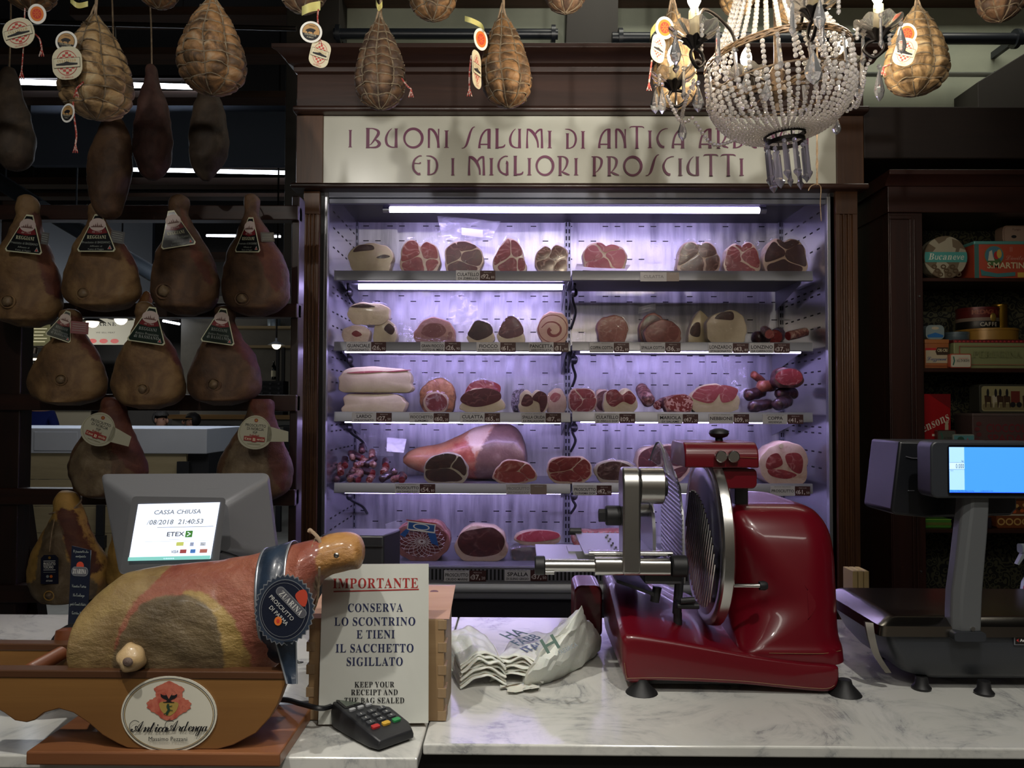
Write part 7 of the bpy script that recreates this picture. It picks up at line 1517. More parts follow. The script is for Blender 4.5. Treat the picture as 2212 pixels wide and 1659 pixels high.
# ------------------------------------------------ white carrier bags
BAG = organic('bag_plastic', [(.3, '#d9d6ca'), (.7, '#e6e4da')], 6, .4, .5, 40); BAG.node_tree.nodes['Principled BSDF'].inputs['Subsurface Weight'].default_value = .15
GRN = mat('bag_green', '#1f4a3c', .5); BGR = mat('bag_greyblue', '#5c6a74', .5)
def folded(name, label, c, lx, ly, h, rot, layers, seed, curl=.5, tilt=0.):
    t = thing(name, label, 'carrier bag', c, 'white carrier bags on the marble'); Mx = Matrix.Translation(c) @ Matrix.Rotation(rot, 4, 'Z'); b = MB()
    for L in range(layers):
        z0 = h * L / layers; n = 18; rows = []
        for i in range(n + 1):
            u = i / n; row = []
            for j in range(n + 1):
                v = j / n; x = (u - .5) * lx * (1 - .05 * L / layers); y = (v - .5) * ly * (1 - .06 * ((L * 7) % 3))
                z = z0 + h * curl * (1 - (2 * u - 1) ** 2) + tilt * (u - .5) * lx + .004 * noise.noise(Vector((u * 4 + seed, v * 3, L))) * (1 + L * .2) + .003
                row.append(Mx @ Vector((x, y, max(z, .001 + .001 * L))))
            rows.append(row)
        b.grid(rows)
        b.tube([rows[-1][j] for j in range(n + 1)], h / layers * .42, 5); b.tube([rows[i][0] for i in range(n + 1)], h / layers * .4, 5)
    o = b.obj('folded_film', BAG, t, 60); so = o.modifiers.new('th', 'SOLIDIFY'); so.thickness = .0012; return t, Mx
c1 = PZ(1022, 1448, zC0); t1, M1 = folded('carrier_bag', 'rolled ivory bundle of carrier bags touching the pine box', c1, .085, .20, .042, R(14), 9, 1, .45)
c2 = PZ(1138, 1455, zC0); t2, M2 = folded('carrier_bag', 'flat stack of white carrier bags printed in green and blue, middle of the heap', c2 + Vector((.0, .025, 0)), .10, .17, .036, R(-14), 8, 2, .45, .08)
fl = Flat(M2 @ Matrix.Translation((0, 0, .057)) @ Matrix.Rotation(R(62), 4, 'Z') @ Matrix.Rotation(R(8), 4, 'X')); fl.w = .001
for i, (s, hh, m_) in enumerate((('HA', .030, GRN), ('FABB', .023, mat('bag_darkgreen', '#2a4a4e', .5)), ('ITALIA', .021, mat('bag_blue', '#3a4c6a', .5)))): fl.text(st(s, BOLD), -.004, .018 - i * .030, hh, m_, width=.056 + .016 * i)
fl.line([(-.045, -.037), (.04, -.037)], .002, BGR); fl.obj('printing', t2)
for sgn in (-1,):
    c3 = PZ(1228, 1432, zC0); t3 = thing('carrier_bag', 'crumpled white carrier bag peaking up beside the slicer', 'carrier bag', c3, 'white carrier bags on the marble'); b = MB(); rg = []
    apex = P(1256, 1306, 1.46); base = [PZ(x, y, zC0) for x, y in ((1130, 1480), (1190, 1476), (1245, 1446), (1288, 1412), (1264, 1402), (1228, 1400), (1180, 1398), (1140, 1440))]
    bp = catmull(base, 8, True); n = len(bp)
    for i in range(15):
        f = i / 14; row = []
        for j, p in enumerate(bp):
            q = p.lerp(apex, f ** .95); cc = sum(bp, Vector()) / n; cc = cc.lerp(apex, f)
            rid = abs(noise.noise(Vector((j * .16, f * 1.6, 4)))) * .55 + .22 * abs(noise.noise(Vector((j * .45, f * 4, 9)))); bul = 1 + .55 * sin(pi * min(1, f * 1.15)) * (.75 - rid) if f < .95 else 1
            v = cc + (q - cc) * bul; v.z = max(v.z, zC0 + .0008); row.append(v)
        rg.append(row)
    b.loft(rg, False, True)
    for i, v in enumerate(b.v):
        q = noise.noise_vector(v * 26) * .011 + noise.noise_vector(v * 60) * .005; b.v[i] = Vector((v.x + q.x * .6, v.y + q.y * .5, max(zC0 + .0008, v.z + q.z)))
    o = b.obj('crumpled_film', BAG, t3, 25); so = o.modifiers.new('th', 'SOLIDIFY'); so.thickness = .001
    fl = Flat(face(P(1205, 1395, 1.325), rot=R(28), pitch=-.75)); fl.text(st('H', BOLD), -.01, -.004, .026, GRN, width=.03); fl.text('FABBRICA', .012, -.016, .008, BGR, width=.035); fl.obj('printing', t3)
    b = MB(); rows = []
    for i in range(9):
        f = i / 8; rows.append([PZ(1080 + 90 * f + 8 * sin(i * 2.1), 1478 + 12 * (j / 5) + 6 * sin(i + j), zC0 + .002 + .012 * abs(noise.noise(Vector((i * .6, j * .5, 2))))) for j in range(6)])
    b.grid(rows); b.obj('loose_handle', BAG, t3, 40)
# ================================================================== red slicing machine
REDP = mat('slicer_red', '#5e0615', .3, 0., .4, coat=.35); STLB = mat('slicer_steel', '#c4c3c0', .24, 1.); STLD = mat('slicer_aluminium', '#a3a4a6', .36, .9); RUB = mat('rubber_black', '#121214', .55)
sl = thing('slicing_machine', 'glossy red meat slicer with a steel blade standing on the marble', 'slicer', (.40, 1.6, zC0))
d0 = 1.42
pf = [(1352, 1472), (1343, 1392), (1347, 1376), (1366, 1371), (1450, 1383), (1550, 1402), (1650, 1421), (1740, 1434), (1806, 1440), (1815, 1452), (1814, 1474), (1806, 1491), (1788, 1497), (1750, 1495), (1680, 1488), (1600, 1480), (1480, 1474), (1400, 1472)]
pw = [(P(x, y, d0).x, P(x, y, d0).z) for x, y in pf]; cx = sum(p[0] for p in pw) / len(pw); cz = sum(p[1] for p in pw) / len(pw)
pc = [(p.x, p.y) for p in catmull([(x, z, 0) for x, z in pw], 4, True)]
def inset(k): return [(cx + (x - cx) * (1 - k / .23), cz + (z - cz) * (1 - k / .055)) for x, z in pc]
b = MB(); b.loft([[Vector((x, y, z)) for x, z in inset(k)] for y, k in ((d0 - .001, .012), (d0, .006), (d0 + .004, .002), (d0 + .010, 0), (1.47, 0), (1.52, 0), (1.57, 0), (1.63, 0), (1.72, 0), (1.77, .004), (1.80, .012))])
for v in b.v:
    if v.z > 1.034: v.z += min(max(v.y - d0 - .012, 0), .20) * .26 * max(0, min(1, (.46 - v.x) / .2)) * min(1, (v.z - 1.034) / .03)
b.obj('base_body', REDP, sl, 50)
ring = []
def hring(z, xl, xr, yf, yb, rfl, rfr, rb, n=10):
    out = []
    for (cx_, cy_, r, a0) in ((xr, yb, rb, 0), (xl, yb, rb, 90), (xl, yf, rfl, 180), (xr, yf, rfr, 270)):
        sx = -1 if a0 in (0, 270) else 1; sy = -1 if a0 in (0, 90) else 1
        c = (cx_ + sx * r, cy_ + sy * r)
        for k in range(n + 1): a = R(a0 + 90 * k / n); out.append(Vector((c[0] + r * cos(a), c[1] + r * sin(a), z)))
    return out
tb = [(1.040, .400, .6000, 1.428, 1.81, .020, .05, .05), (1.062, .400, .6000, 1.427, 1.81, .030, .06, .05), (1.075, .402, .5995, 1.431, 1.81, .050, .07, .05), (1.10, .403, .599, 1.434, 1.81, .095, .075, .05), (1.14, .404, .600, 1.440, 1.81, .135, .075, .05), (1.18, .405, .601, 1.447, 1.81, .115, .075, .05),
      (1.22, .406, .601, 1.456, 1.81, .085, .07, .05), (1.255, .407, .598, 1.467, 1.805, .055, .065, .05), (1.28, .408, .591, 1.480, 1.80, .036, .06, .05), (1.30, .409, .577, 1.497, 1.79, .024, .05, .045), (1.310, .412, .562, 1.512, 1.78, .018, .04, .04), (1.3155, .420, .545, 1.530, 1.765, .012, .03, .03), (1.3165, .44, .52, 1.56, 1.74, .01, .02, .02)]
cols = list(zip(*tb)); fine = [tuple(p.x for p in q) for q in zip(*[catmull([(v, 0, 0) for v in c], 4) for c in cols])]
b = MB(); b.loft([hring(*q) for q in fine]); b.obj('motor_housing', REDP, sl, 60)
a = P(1238, 1300, 1.7); b = MB(); b.rbox(P(1240, 1300, 1.7).x, P(1300, 1300, 1.7).x, 1.69, 1.80, zC0 + .02, P(1260, 1263, 1.7).z, .015, 4, 'y'); b.obj('rear_housing', REDP, sl, 50, bevel=.004)
# cream pinstripes
b = MB(); pl = [P(x, y, d0 - .0012) for x, y in ((1349, 1432), (1354, 1464), (1362, 1465), (1420, 1464), (1500, 1466), (1600, 1471), (1680, 1479), (1750, 1486), (1788, 1487), (1803, 1480))]
b.tube(catmull(pl, 5), .0006, 4); b.tube([v + Vector((0, -.0008, 0)) for v in catmull([Vector((.45, 1.4275, 1.062)), Vector((.53, 1.4265, 1.062)), Vector((.555, 1.430, 1.062)), Vector((.585, 1.445, 1.062))], 5)], .0006, 4); b.obj('pinstripe', mat('pinstripe_cream', '#7c5a3c', .6), sl)
MB().box(.225, .585, 1.44, 1.78, zC0 + .012, zC0 + .0205).obj('under_plate', RUB, sl, smooth=0)
for x, y in ((.222, 1.428), (.585, 1.428), (.24, 1.77), (.585, 1.77)): MB().lathe([(.029, 0), (.027, .003), (.013, .018), (.011, .026)], (x, y, zC0), 20).obj('foot', RUB, sl)
# blade with its ring guard
bc = Vector((.362, 1.54, P(1512, 1163, 1.54).z)); Rb = .161
b = MB(); b.lathe([(.148, -.006), (.1535, -.0065), (Rb, -.002), (Rb + .001, .004), (Rb + .001, .014), (Rb - .006, .018), (.05, .018)], bc, 72, (1, 0, 0)); b.obj('blade_guard_ring', STLB, sl, 40)
b = MB(); b.lathe([(.02, -.0085), (.135, -.0085), (.1475, -.004), (.1475, .004), (.02, .004)], bc, 64, (1, 0, 0)); bl = b.obj('blade', mat('blade_steel', '#9b9ba2', .2, 1.), sl, 40)
b = MB()
for i in range(17):
    o = -.115 + i * .0144; ext = math.sqrt(max(0, .128 ** 2 - o * o)); u = Vector((0, cos(R(62)), -sin(R(62)))); w = Vector((0, sin(R(62)), cos(R(62))))
    e0 = bc + Vector((-.0088, 0, 0)) + w * o
    b.tube([e0 - u * ext * .55, e0 + u * ext], .0022, 6)
b.obj('blade_ribs', STLB, bl, 60)
# gauge plate with ribs, clear guard
gx = .317; b = MB(); gp = [(1.505, 1.168), (1.515, 1.29), (1.545, 1.345), (1.60, 1.372), (1.70, 1.372), (1.735, 1.35), (1.735, 1.18)]
b.prism(gp, gx - .004, gx, 'x')
for i in range(22):
    z = 1.18 + i * .0088; y0 = 1.510 + max(0, z - 1.29) * .6
    if z < 1.362: b.tube([(gx - .0045, y0, z - .0), (gx - .0045, 1.73, z + .012)], .0018, 5)
b.obj('gauge_plate', STLD, sl, 40)
b = MB(); rows = []
for i in range(14):
    f = i / 13; y = 1.53 + .21 * f; h = .045 * sin(pi * min(1, .12 + f * .95)) + .006; rows.append([Vector((gx - .006 + .004 * j / 5 - .028 * (j / 5) ** 2, y, 1.330 + .03 * min(1, f * 3) + (h + .02) * j / 5)) for j in range(6)])
b.grid(rows); o = b.obj('clear_guard', film('smoke_acrylic', '#b8b8c4', .16, .5, .05, .0, 5), sl, 60); q = o.modifiers.new('th', 'SOLIDIFY'); q.thickness = .002
b = MB(); b.tube(catmull([r_[-1] for r_ in rows], 2), .0018, 6); b.obj('guard_rim', STLD, sl)
# carriage: rod, sleeve, arm, knob, trays
zr = P(1220, 1222, 1.45).z; yr = 1.452
b = MB(); b.cyl((P(1168, 1222, yr).x, yr, zr), .0115, P(1300, 1222, yr).x - P(1168, 1222, yr).x, (1, 0, 0), 24, .001); b.obj('slide_rod', STLB, sl, 40)
b = MB(); b.cyl((P(1155, 1222, yr).x, yr, zr), .0175, .019, (1, 0, 0), 20, .002); b.obj('rod_end_cap', RUB, sl, 40)
b = MB(); b.cyl((P(1178, 1236, yr).x, yr - .004, zr - .012), .004, .016, (1, 0, 0), 12); b.obj('lock_pin', STLB, sl)
b = MB(); b.rbox(P(1284, 1222, yr).x, P(1346, 1222, yr).x, yr - .017, yr + .02, zr - .016, zr + .016, .010, 4, 'x'); b.rbox(P(1346, 1222, yr).x, P(1448, 1222, yr).x, yr - .012, yr + .02, zr - .017, zr + .013, .009, 4, 'x'); b.obj('slide_sleeve', STLB, sl, 40, bevel=.0015)
b = MB(); b.rbox(P(1272, 1194, 1.47).x, P(1452, 1194, 1.47).x, 1.462, 1.486, P(1350, 1200, 1.47).z, P(1350, 1190, 1.47).z, .004, 3, 'x'); b.obj('upper_bar', STLB, sl, 40)
b = MB(); b.cyl((P(1450, 1222, yr).x, yr, zr), .020, .028, (1, 0, 0), 20, .002); b.obj('carriage_joint', RUB, sl, 40)
ya, x0a, x1a = 1.455, P(1346, 1120, 1.425).x, P(1385, 1120, 1.425).x
zt, zb = P(1366, 1011, 1.43).z, P(1366, 1241, 1.43).z; r = .034
pr = [(ya - .026, zb), (ya + .03, zb)] + [(ya + .004 + r * cos(pi * i / 16), zt - r + r * sin(pi * i / 16)) for i in range(17)]
b = MB(); b.prism(pr, x0a, x1a, 'x'); b.obj('carriage_arm', mat('arm_steel', '#b4b3b0', .3, 1.), sl, 40, bevel=.004, bseg=3)
b = MB(); b.cyl((x1a + .001, ya + .004, zt - r), r, .044, (1, 0, 0), 36, .0015); b.obj('arm_cylinder', STLB, sl, 30); b = MB(); b.cyl((x1a + .045, ya + .004, zt - r - .002), .018, .007, (1, 0, 0), 20, .001); b.obj('cylinder_cap', RUB, sl, 30)
zk = P(1326, 1113, 1.47).z; b = MB(); b.cyl((x0a - .027, ya + .012, zk), .0185, .028, (1, 0, 0), 16, .002); b.cyl((x0a - .040, ya + .012, zk), .012, .014, (1, 0, 0), 6, .001); b.obj('arm_knob', RUB, sl, 40)
b = MB(); b.cyl((x1a, 1.56, zk + .006), .021, .036, (1, 0, 0), 28, .0015); b.box(x1a - .02, x1a + .002, ya, 1.58, zk - .012, zk + .024); b.obj('pusher_hub', STLB, sl, 40, bevel=.002)
pg = [(1.50, 1.192), (1.505, 1.27), (1.53, 1.312), (1.57, 1.328), (1.64, 1.325), (1.70, 1.30), (1.72, 1.25), (1.72, 1.20)]
b = MB(); b.prism([(p.x, p.y) for p in catmull([(y, z, 0) for y, z in pg], 4)], x1a + .034, x1a + .040, 'x')
for i in range(7): b.lathe([(.0035, 0), (.0005, .011)], (x1a + .040, 1.52 + i * .027, 1.215), 6, (1, 0, 0))
b.obj('meat_pusher', STLD, sl, 40)
b = MB(); b.box(P(1160, 1210, 1.456).x, P(1250, 1210, 1.456).x, 1.474, 1.63, zr + .0045, zr + .008); b.obj('receiving_tray', STLD, sl, smooth=0, bevel=.0012)
b = MB(); xA, xB = P(1262, 1200, 1.49).x, P(1352, 1200, 1.49).x; b.box(xA, xB + .07, 1.487, 1.73, zr + .012, zr + .0155)
for i in range(8): b.cyl((xA + .06 + .006 * (i % 2), 1.52 + i * .024, zr + .0155), .0022, .004, (0, 0, 1), 8)
b.obj('food_tray', STLD, sl, 30, bevel=.001); b = MB(); b.cyl((xA - .012, 1.735, zr + .018), .008, .026, (1, 0, 0), 14, .001); b.obj('tray_stop', RUB, sl)
b = MB(); b.box(P(1230, 1210, 1.5).x, P(1300, 1210, 1.5).x, 1.53, 1.60, zr - .008, zr + .012); b.obj('tray_bracket', STLD, sl, smooth=0)
b = MB(); b.loft([[Vector((x, y, z)) for y in (1.46, 1.66)] + [Vector((x, y, z - .006)) for y in (1.66, 1.46)] for x, z in ((P(1332, 1246, 1.46).x, 1.184), (P(1360, 1250, 1.46).x, 1.176), (P(1412, 1276, 1.46).x, 1.160))]); b.obj('drip_plate', RUB, sl, 30)
b = MB(); b.box(P(1390, 1215, 1.47).x, P(1475, 1215, 1.47).x, 1.462, 1.56, zr - .036, zr - .012); b.obj('carriage_block', mat('cast_dark', '#4a4b4e', .4, .7), sl, smooth=0, bevel=.006)
b = MB()
for px, y0_, y1_ in ((1468, 1245, 1325), (1420, 1268, 1300)): b.tube([P(px, y0_, 1.50), P(px - 6, y1_, 1.50)], .0085, 12)
c = P(1466, 1340, 1.50); b.tube([P(1464, 1322, 1.50), (P(1464, 1322, 1.5).x, 1.50, 1.06)], .008, 12); b.obj('carriage_leg', mat('cast_dark', '#4a4b4e', .4, .7), sl)
b = MB(); b.rbox(P(1462, 1308, 1.47).x, P(1508, 1308, 1.47).x, 1.46, 1.50, P(1480, 1314, 1.47).z, P(1480, 1302, 1.47).z, .004, 3, 'x'); b.tube([P(1470, 1298, 1.46), P(1500, 1296, 1.46)], .006, 10); b.obj('clamp', RUB, sl, 40)
# sharpener head
xs0, xs1 = P(1478, 980, 1.47).x, P(1637, 980, 1.47).x; z0, z1 = P(1556, 1010, 1.47).z, P(1556, 954, 1.50).z
pr = [(1.462, z0), (1.60, z0), (1.60, z1 - .02)] + [(1.58 + .02 * cos(R(90 * i / 6)), z1 - .02 + .02 * sin(R(90 * i / 6))) for i in range(7)] + [(1.492 - .03 * sin(R(90 * i / 8)), z1 - .03 + .03 * cos(R(90 * i / 8))) for i in range(9)]
b = MB(); b.prism(pr, xs0, xs1, 'x'); b.obj('sharpener_cover', REDP, sl, 40, bevel=.004, bseg=3)
zl = P(1595, 1055, 1.48).z; b = MB(); b.rbox(P(1557, 1030, 1.475).x, P(1635, 1030, 1.475).x, 1.474, 1.592, zl, z0 - .0015, .010, 4, 'y'); b.obj('sharpener_body', REDP, sl, 40, bevel=.002)
b = MB(); b.box(P(1588, 1080, 1.53).x, P(1617, 1080, 1.53).x, 1.53, 1.57, 1.31, zl); b.obj('sharpener_post', mat('cast_dark', '#4a4b4e', .4, .7), sl, smooth=0, bevel=.003)
c = P(1553, 955, 1.54); b = MB(); b.lathe([(.008, -.004), (.007, .008), (.016, .011), (.0195, .017), (.017, .023), (.008, .0265), (.001, .027)], c, 24); b.obj('sharpener_knob', RUB, sl, 50)
for px in (1556, 1583): c = P(px, 986, 1.46); b = MB(); b.cyl(c + Vector((0, .004, 0)), .0108, .014, (0, -1, 0), 22, .0015); b.obj('steel_button', STLB, sl, 40)
b = MB(); b.tube([P(1568, 986, 1.4605), P(1636, 989, 1.4605)], .0005, 4); b.obj('pinstripe', mat('pinstripe_cream', '#7c5a3c', .6), sl)
a, c = P(1562, 1265, 1.44), P(1644, 1265, 1.425); b = MB(); b.tube([a + Vector((-.005, .03, 0)), a, c], [.0035, .0035, .0042], 12); b.obj('lever', STLB, sl); b = MB(); b.tube([c - Vector((.003, 0, 0)), c + Vector((.006, 0, 0)), c + Vector((.011, 0, 0))], [.008, .0085, .006], 14); b.obj('lever_knob', RUB, sl)
b = MB(); b.cyl((.598, 1.62, P(1770, 1160, 1.62).z), .018, .012, (1, 0, 0), 20, .002); b.obj('side_knob', RUB, sl)

# ================================================================== the scale
SCG = mat('scale_anthracite', '#2b2e33', .42, bump=.02, bscale=500); SCS = mat('platter_steel', '#8f8a84', .2, 1.); COLM = mat('scale_column_grey', '#6b6e70', .4, .4)
sc = thing('shop_scale', 'dark grey shop scale with a steel platter and a lit blue screen on a column', 'scale', (.9, 1.56, zC0))
def srect(z, x0, x1, y0, y1, r, n=5): return hring(z, x0, x1, y0, y1, r, r, r, n)
b = MB(); b.loft([srect(*q) for q in ((zC0 + .018, .735, 1.10, 1.465, 1.65, .03), (1.02, .705, 1.13, 1.447, 1.67, .03), (1.045, .684, 1.15, 1.438, 1.68, .02), (1.075, .670, 1.165, 1.434, 1.685, .015), (1.105, .665, 1.17, 1.436, 1.685, .012), (1.108, .672, 1.165, 1.445, 1.68, .01))]); b.obj('scale_body', SCG, sc, 40)
b = MB(); b.loft([srect(*q) for q in ((1.092, .648, 1.185, 1.428, 1.695, .012), (1.110, .650, 1.183, 1.430, 1.693, .014), (1.1215, .672, 1.165, 1.446, 1.682, .016), (1.1225, .69, 1.15, 1.46, 1.67, .016))]); b.obj('platter', SCS, sc, 30)
b = MB(); rows = [P(x, y, 1.432) for x, y in ((1876, 1345), (1884, 1380), (1898, 1420), (1925, 1460))]; cc = catmull(rows, 5); b.loft([[p + Vector((-.004, .004 + i * .0006, 0)), p + Vector((.008, -.002 + i * .0012, 0)), p + Vector((.008, .01 + i * .0012, 0)), p + Vector((-.004, .012, 0))] for i, p in enumerate(cc)]); b.obj('steel_trim', SCS, sc, 40)
for x, y in ((.735, 1.455), (.835, 1.432), (1.05, 1.45), (.75, 1.64), (1.05, 1.64)): MB().lathe([(.016, 0), (.017, .004), (.012, .010), (.010, .024)], (x, y, zC0), 18).obj('foot', RUB, sc)
cr = []
for yp, xl_, xr_ in ((1366, 2063, 2120), (1330, 2062, 2121), (1280, 2064, 2123), (1220, 2072, 2128), (1150, 2080, 2134), (1100, 2086, 2137), (1060, 2088, 2138)):
    p, q = P(xl_, yp, 1.418), P(xr_, yp, 1.418); cr.append([p + Vector((.012, 0, 0)), q, q + Vector((0, .035, 0)), p + Vector((0, .035, 0)), p + Vector((0, .012, 0))])
b = MB(); b.loft(cr[::-1]); b.obj('column', COLM, sc, 35, bevel=.003)
b = MB(); p, q = P(2058, 1384, 1.418), P(2126, 1364, 1.418); b.rbox(p.x, q.x, 1.412, 1.46, p.z, q.z, .006, 3, 'y'); b.obj('column_foot', SCG, sc, 40); b = MB(); b.cyl(P(2100, 1358, 1.4185), .004, .003, (0, -1, 0), 14); b.obj('screw', STLB, sc)
bo = [(1943, 953), (2080, 954), (2200, 956), (2197, 1100), (2185, 1114), (2000, 1118), (1932, 1112), (1925, 1104)]
b = MB(); bw = [P(x, y, 1.50) for x, y in bo]; b.loft([[v + Vector((0, dy, dz)) for v in bw] for dy, dz in ((0, 0), (.12, .0))]); b.obj('printer_box', mat('printer_black', '#16171b', .35), sc, 35, bevel=.006, bseg=3)
b = MB(); b.tube(catmull([P(1957, 986, 1.498), P(1975, 990, 1.498), P(2010, 988, 1.498)], 4), .0008, 5); b.tube([P(1961, 1060, 1.498), P(1975, 1060, 1.498)], .001, 5); b.obj('box_seams', mat('seam_grey', '#5a5a60', .4), sc)
ds = 1.405; a, c = P(2012, 1076, ds), P(2250, 954, ds); b = MB(); b.rbox(a.x, c.x, ds, ds + .05, a.z, c.z, .012, 4, 'y'); b.box(a.x + .03, c.x - .03, ds + .05, 1.501, a.z + .02, c.z - .01); b.obj('screen_housing', SCG, sc, 40, bevel=.003)
a, c = P(2048, 1068, ds - .001), P(2236, 962, ds - .001); b = MB(); b.rbox(a.x, c.x, ds - .003, ds + .001, a.z, c.z, .004, 2, 'y'); sb = b.obj('bezel', mat('bezel_gloss', '#06070c', .12), sc, 40)
o = P(2051, 1064, ds - .0032); M = face(o); fl = Flat(M); k = U(ds); fl.rect(0, 181 * k, 0, 97 * k, emis('scale_blue', '#3f8ef2', .95)); fl.rect(0, 32 * k, 6 * k, 97 * k, emis('scale_pale_blue', '#9cc8f2', .95)); fl.rect(0, 32 * k, 50 * k, 64 * k, emis('scale_field', '#b8daf8', .95))
DK = mat('scale_text', '#1a2a4a', .5); fl.text('0.000', 31 * k, 52 * k, 9.5 * k, DK, 'r', width=18 * k); fl.text('kg', 30 * k, 66 * k, 3.4 * k, DK, 'r'); fl.rect(0, 32 * k, 64 * k, 64.5 * k, DK); fl.rect(0, 32 * k, 49.5 * k, 50 * k, DK); fl.text('Tara', 1 * k, 46 * k, 2.4 * k, DK, 'l')
fl.text('Max 6/15kg Min 40g e=2/5g', 1 * k, 2.5 * k, 2.6 * k, DK, 'l', width=50 * k); fl.text('15/08/2018 21:40', 64 * k, 2.5 * k, 2.6 * k, DK, 'l', width=27 * k); fl.rect(0, 181 * k, -.01 * k, 1.2 * k, emis('scale_dark_blue', '#1a3fd8', .8)); fl.obj('display', sb)
k = U(1.43); M = face(P(2206, 1383, 1.431)); cdx = card(M, [(-15 * k, -10 * k), (30 * k, -10 * k), (30 * k, 10 * k), (-15 * k, 10 * k)], .001, SILV, 'maker_plate', sc); fl = Flat(M); fl.rect(-13 * k, 28 * k, -8.5 * k, 8.5 * k, mat('plate_black', '#17120f', .4)); fl.text(st('Ave', BOLD), -3 * k, -3 * k, 6 * k, WHITE, 'l'); fl.poly([(-11 * k, 0), (-5 * k, 4 * k), (-7 * k, 0), (-5 * k, -4 * k)], RED); fl.obj('plate_print', cdx)
# spray bottle and the little block box behind
c = PZ(2244, 1352, zC0); t = thing('spray_bottle', 'clear spray bottle with a white trigger at the frame edge behind the scale', 'bottle', c)
MB().lathe([(.034, 0), (.038, .006), (.038, .075), (.034, .10), (.022, .125), (.013, .14), (.013, .155)], c, 24).obj('bottle_body', mat('bottle_pale', '#a9b8bc', .2, sss=0.), t)
MB().lathe([(.0384, .03), (.0386, .03), (.0386, .08), (.0384, .08)], c, 24).obj('label_band', mat('bottle_label', '#3f86a8', .4), t)
b = MB(); b.cyl(c + Vector((0, 0, .155)), .015, .016, n=16); b.rbox(c.x - .042, c.x + .03, c.y - .011, c.y + .011, c.z + .171, c.z + .192, .006, 3, 'x'); b.loft([[c + Vector((-.036, y, .176)) for y in (-.006, .006)] + [c + Vector((-.026, y, .174)) for y in (.006, -.006)], [c + Vector((-.052, y, .145)) for y in (-.006, .006)] + [c + Vector((-.048, y, .143)) for y in (.006, -.006)]]); b.obj('trigger_head', mat('trigger_grey', '#7c8488', .4), t, 40)
b = MB(); b.ball(c + Vector((-.037, -.012, .09)), .004, .008, .009, 8, 6); b.obj('red_dot', RED, t)
a = P(1850, 1346, 1.87); t = thing('slatted_block', 'small pale grooved wooden block showing behind the corner of the scale', 'wooden block', (P(1864, 1346, 1.88).x, 1.88, zC0)); zt = P(1864, 1234, 1.86).z; x0, x1 = P(1842, 1240, 1.86).x, P(1879, 1240, 1.86).x; w = (x1 - x0) / 3
for i in range(3): MB().box(x0 + i * w, x0 + (i + 1) * w - .0018, 1.86, 1.915, zC0, zt).obj('slat', mat('block_pine', '#b39c68', .6), t, smooth=0, bevel=.001)
# ================================================================== old bookcase with tins
dK0 = 3.45
OLDW = wood('old_mahogany', '#24110c', '#3a1c13', 'x', .6, .4, .2); OLDV = wood('old_mahogany_upright', '#22100b', '#371a12', 'z', .6, .4, .2)
def damask():
    m, nt, b = _new('damask_paper'); v = _coord(nt); vo = nt.nodes.new('ShaderNodeTexVoronoi'); vo.feature = 'SMOOTH_F1'; vo.inputs['Scale'].default_value = 42; nt.links.new(v, vo.inputs['Vector'])
    wv = nt.nodes.new('ShaderNodeMath'); wv.operation = 'SINE'; ml = nt.nodes.new('ShaderNodeMath'); ml.operation = 'MULTIPLY'; ml.inputs[1].default_value = 22; nt.links.new(vo.outputs['Distance'], ml.inputs[0]); nt.links.new(ml.outputs[0], wv.inputs[0])
    n = _noise(nt, v, 60, 3); ad = nt.nodes.new('ShaderNodeMath'); ad.operation = 'ADD'; nt.links.new(wv.outputs[0], ad.inputs[0]); nt.links.new(n, ad.inputs[1])
    nt.links.new(_ramp(nt, ad.outputs[0], [(.3, '#0d0e0a'), (.55, '#1c1d14'), (.8, '#454430')]), b.inputs['Base Color']); b.inputs['Roughness'].default_value = .8; return m
bk = thing('bookcase', 'old dark mahogany bookcase with a moulded cornice and papered back', 'bookcase', (P(2200, 900, dK0).x, 3.6, 0))
xl0, xl1, xr1 = P(1922, 800, dK0).x, P(1996, 800, dK0).x, P(2560, 800, dK0).x
z0 = P(2000, 460, dK0).z
b = MB(); b.box(xl0, xl1, dK0, dK0 + .05, 0, z0)
for a, c in ((.02, .05), (.60, .66), (.72, .78)): w = xl1 - xl0; b.box(xl0 + w * a, xl0 + w * c, dK0 - .008, dK0, 0, P(0 + 1950, 474, dK0).z)
b.box(xl0 + .002, xl0 + (xl1 - xl0) * .66, dK0 - .008, dK0, P(1950, 474, dK0).z, P(1950, 466, dK0).z); b.obj('stile', OLDV, bk, smooth=0, bevel=.002)
MB().box(xl0, xl0 + .02, dK0 + .05, 3.8, 0, z0).obj('side_panel', OLDV, bk, smooth=0)
MB().box(xr1, xr1 + .06, dK0, 3.8, 0, z0).obj('side_panel', OLDV, bk, smooth=0)
zf, zc_ = P(2060, 404, dK0).z, P(2060, 366, dK0 - .06).z
MB().box(P(1915, 430, dK0).x, xr1 + .06, dK0 - .012, 3.8, z0 - .0, zf).obj('frieze', OLDW, bk, smooth=0, bevel=.003)
pr = [(3.8, zf), (dK0 - .014, zf), (dK0 - .02, zf + .01), (dK0 - .03, zf + .02), (dK0 - .05, zf + .035), (dK0 - .06, zf + .04), (dK0 - .06, zc_), (3.8, zc_)]
b = MB(); b.prism(pr, P(1908, 380, dK0).x, xr1 + .08, 'x'); b.obj('cornice', OLDW, bk, smooth=30, bevel=.002)
MB().box(xl0 + .02, xr1, 3.80, 3.82, 0, z0).obj('papered_back', damask(), bk, smooth=0)
for x, y in ((1989, 1234), (1985, 640)): MB().cyl(P(x, y, dK0), .004, .006, (0, -1, 0), 10).obj('hinge_pin', STEEL, bk)
SZ = {}
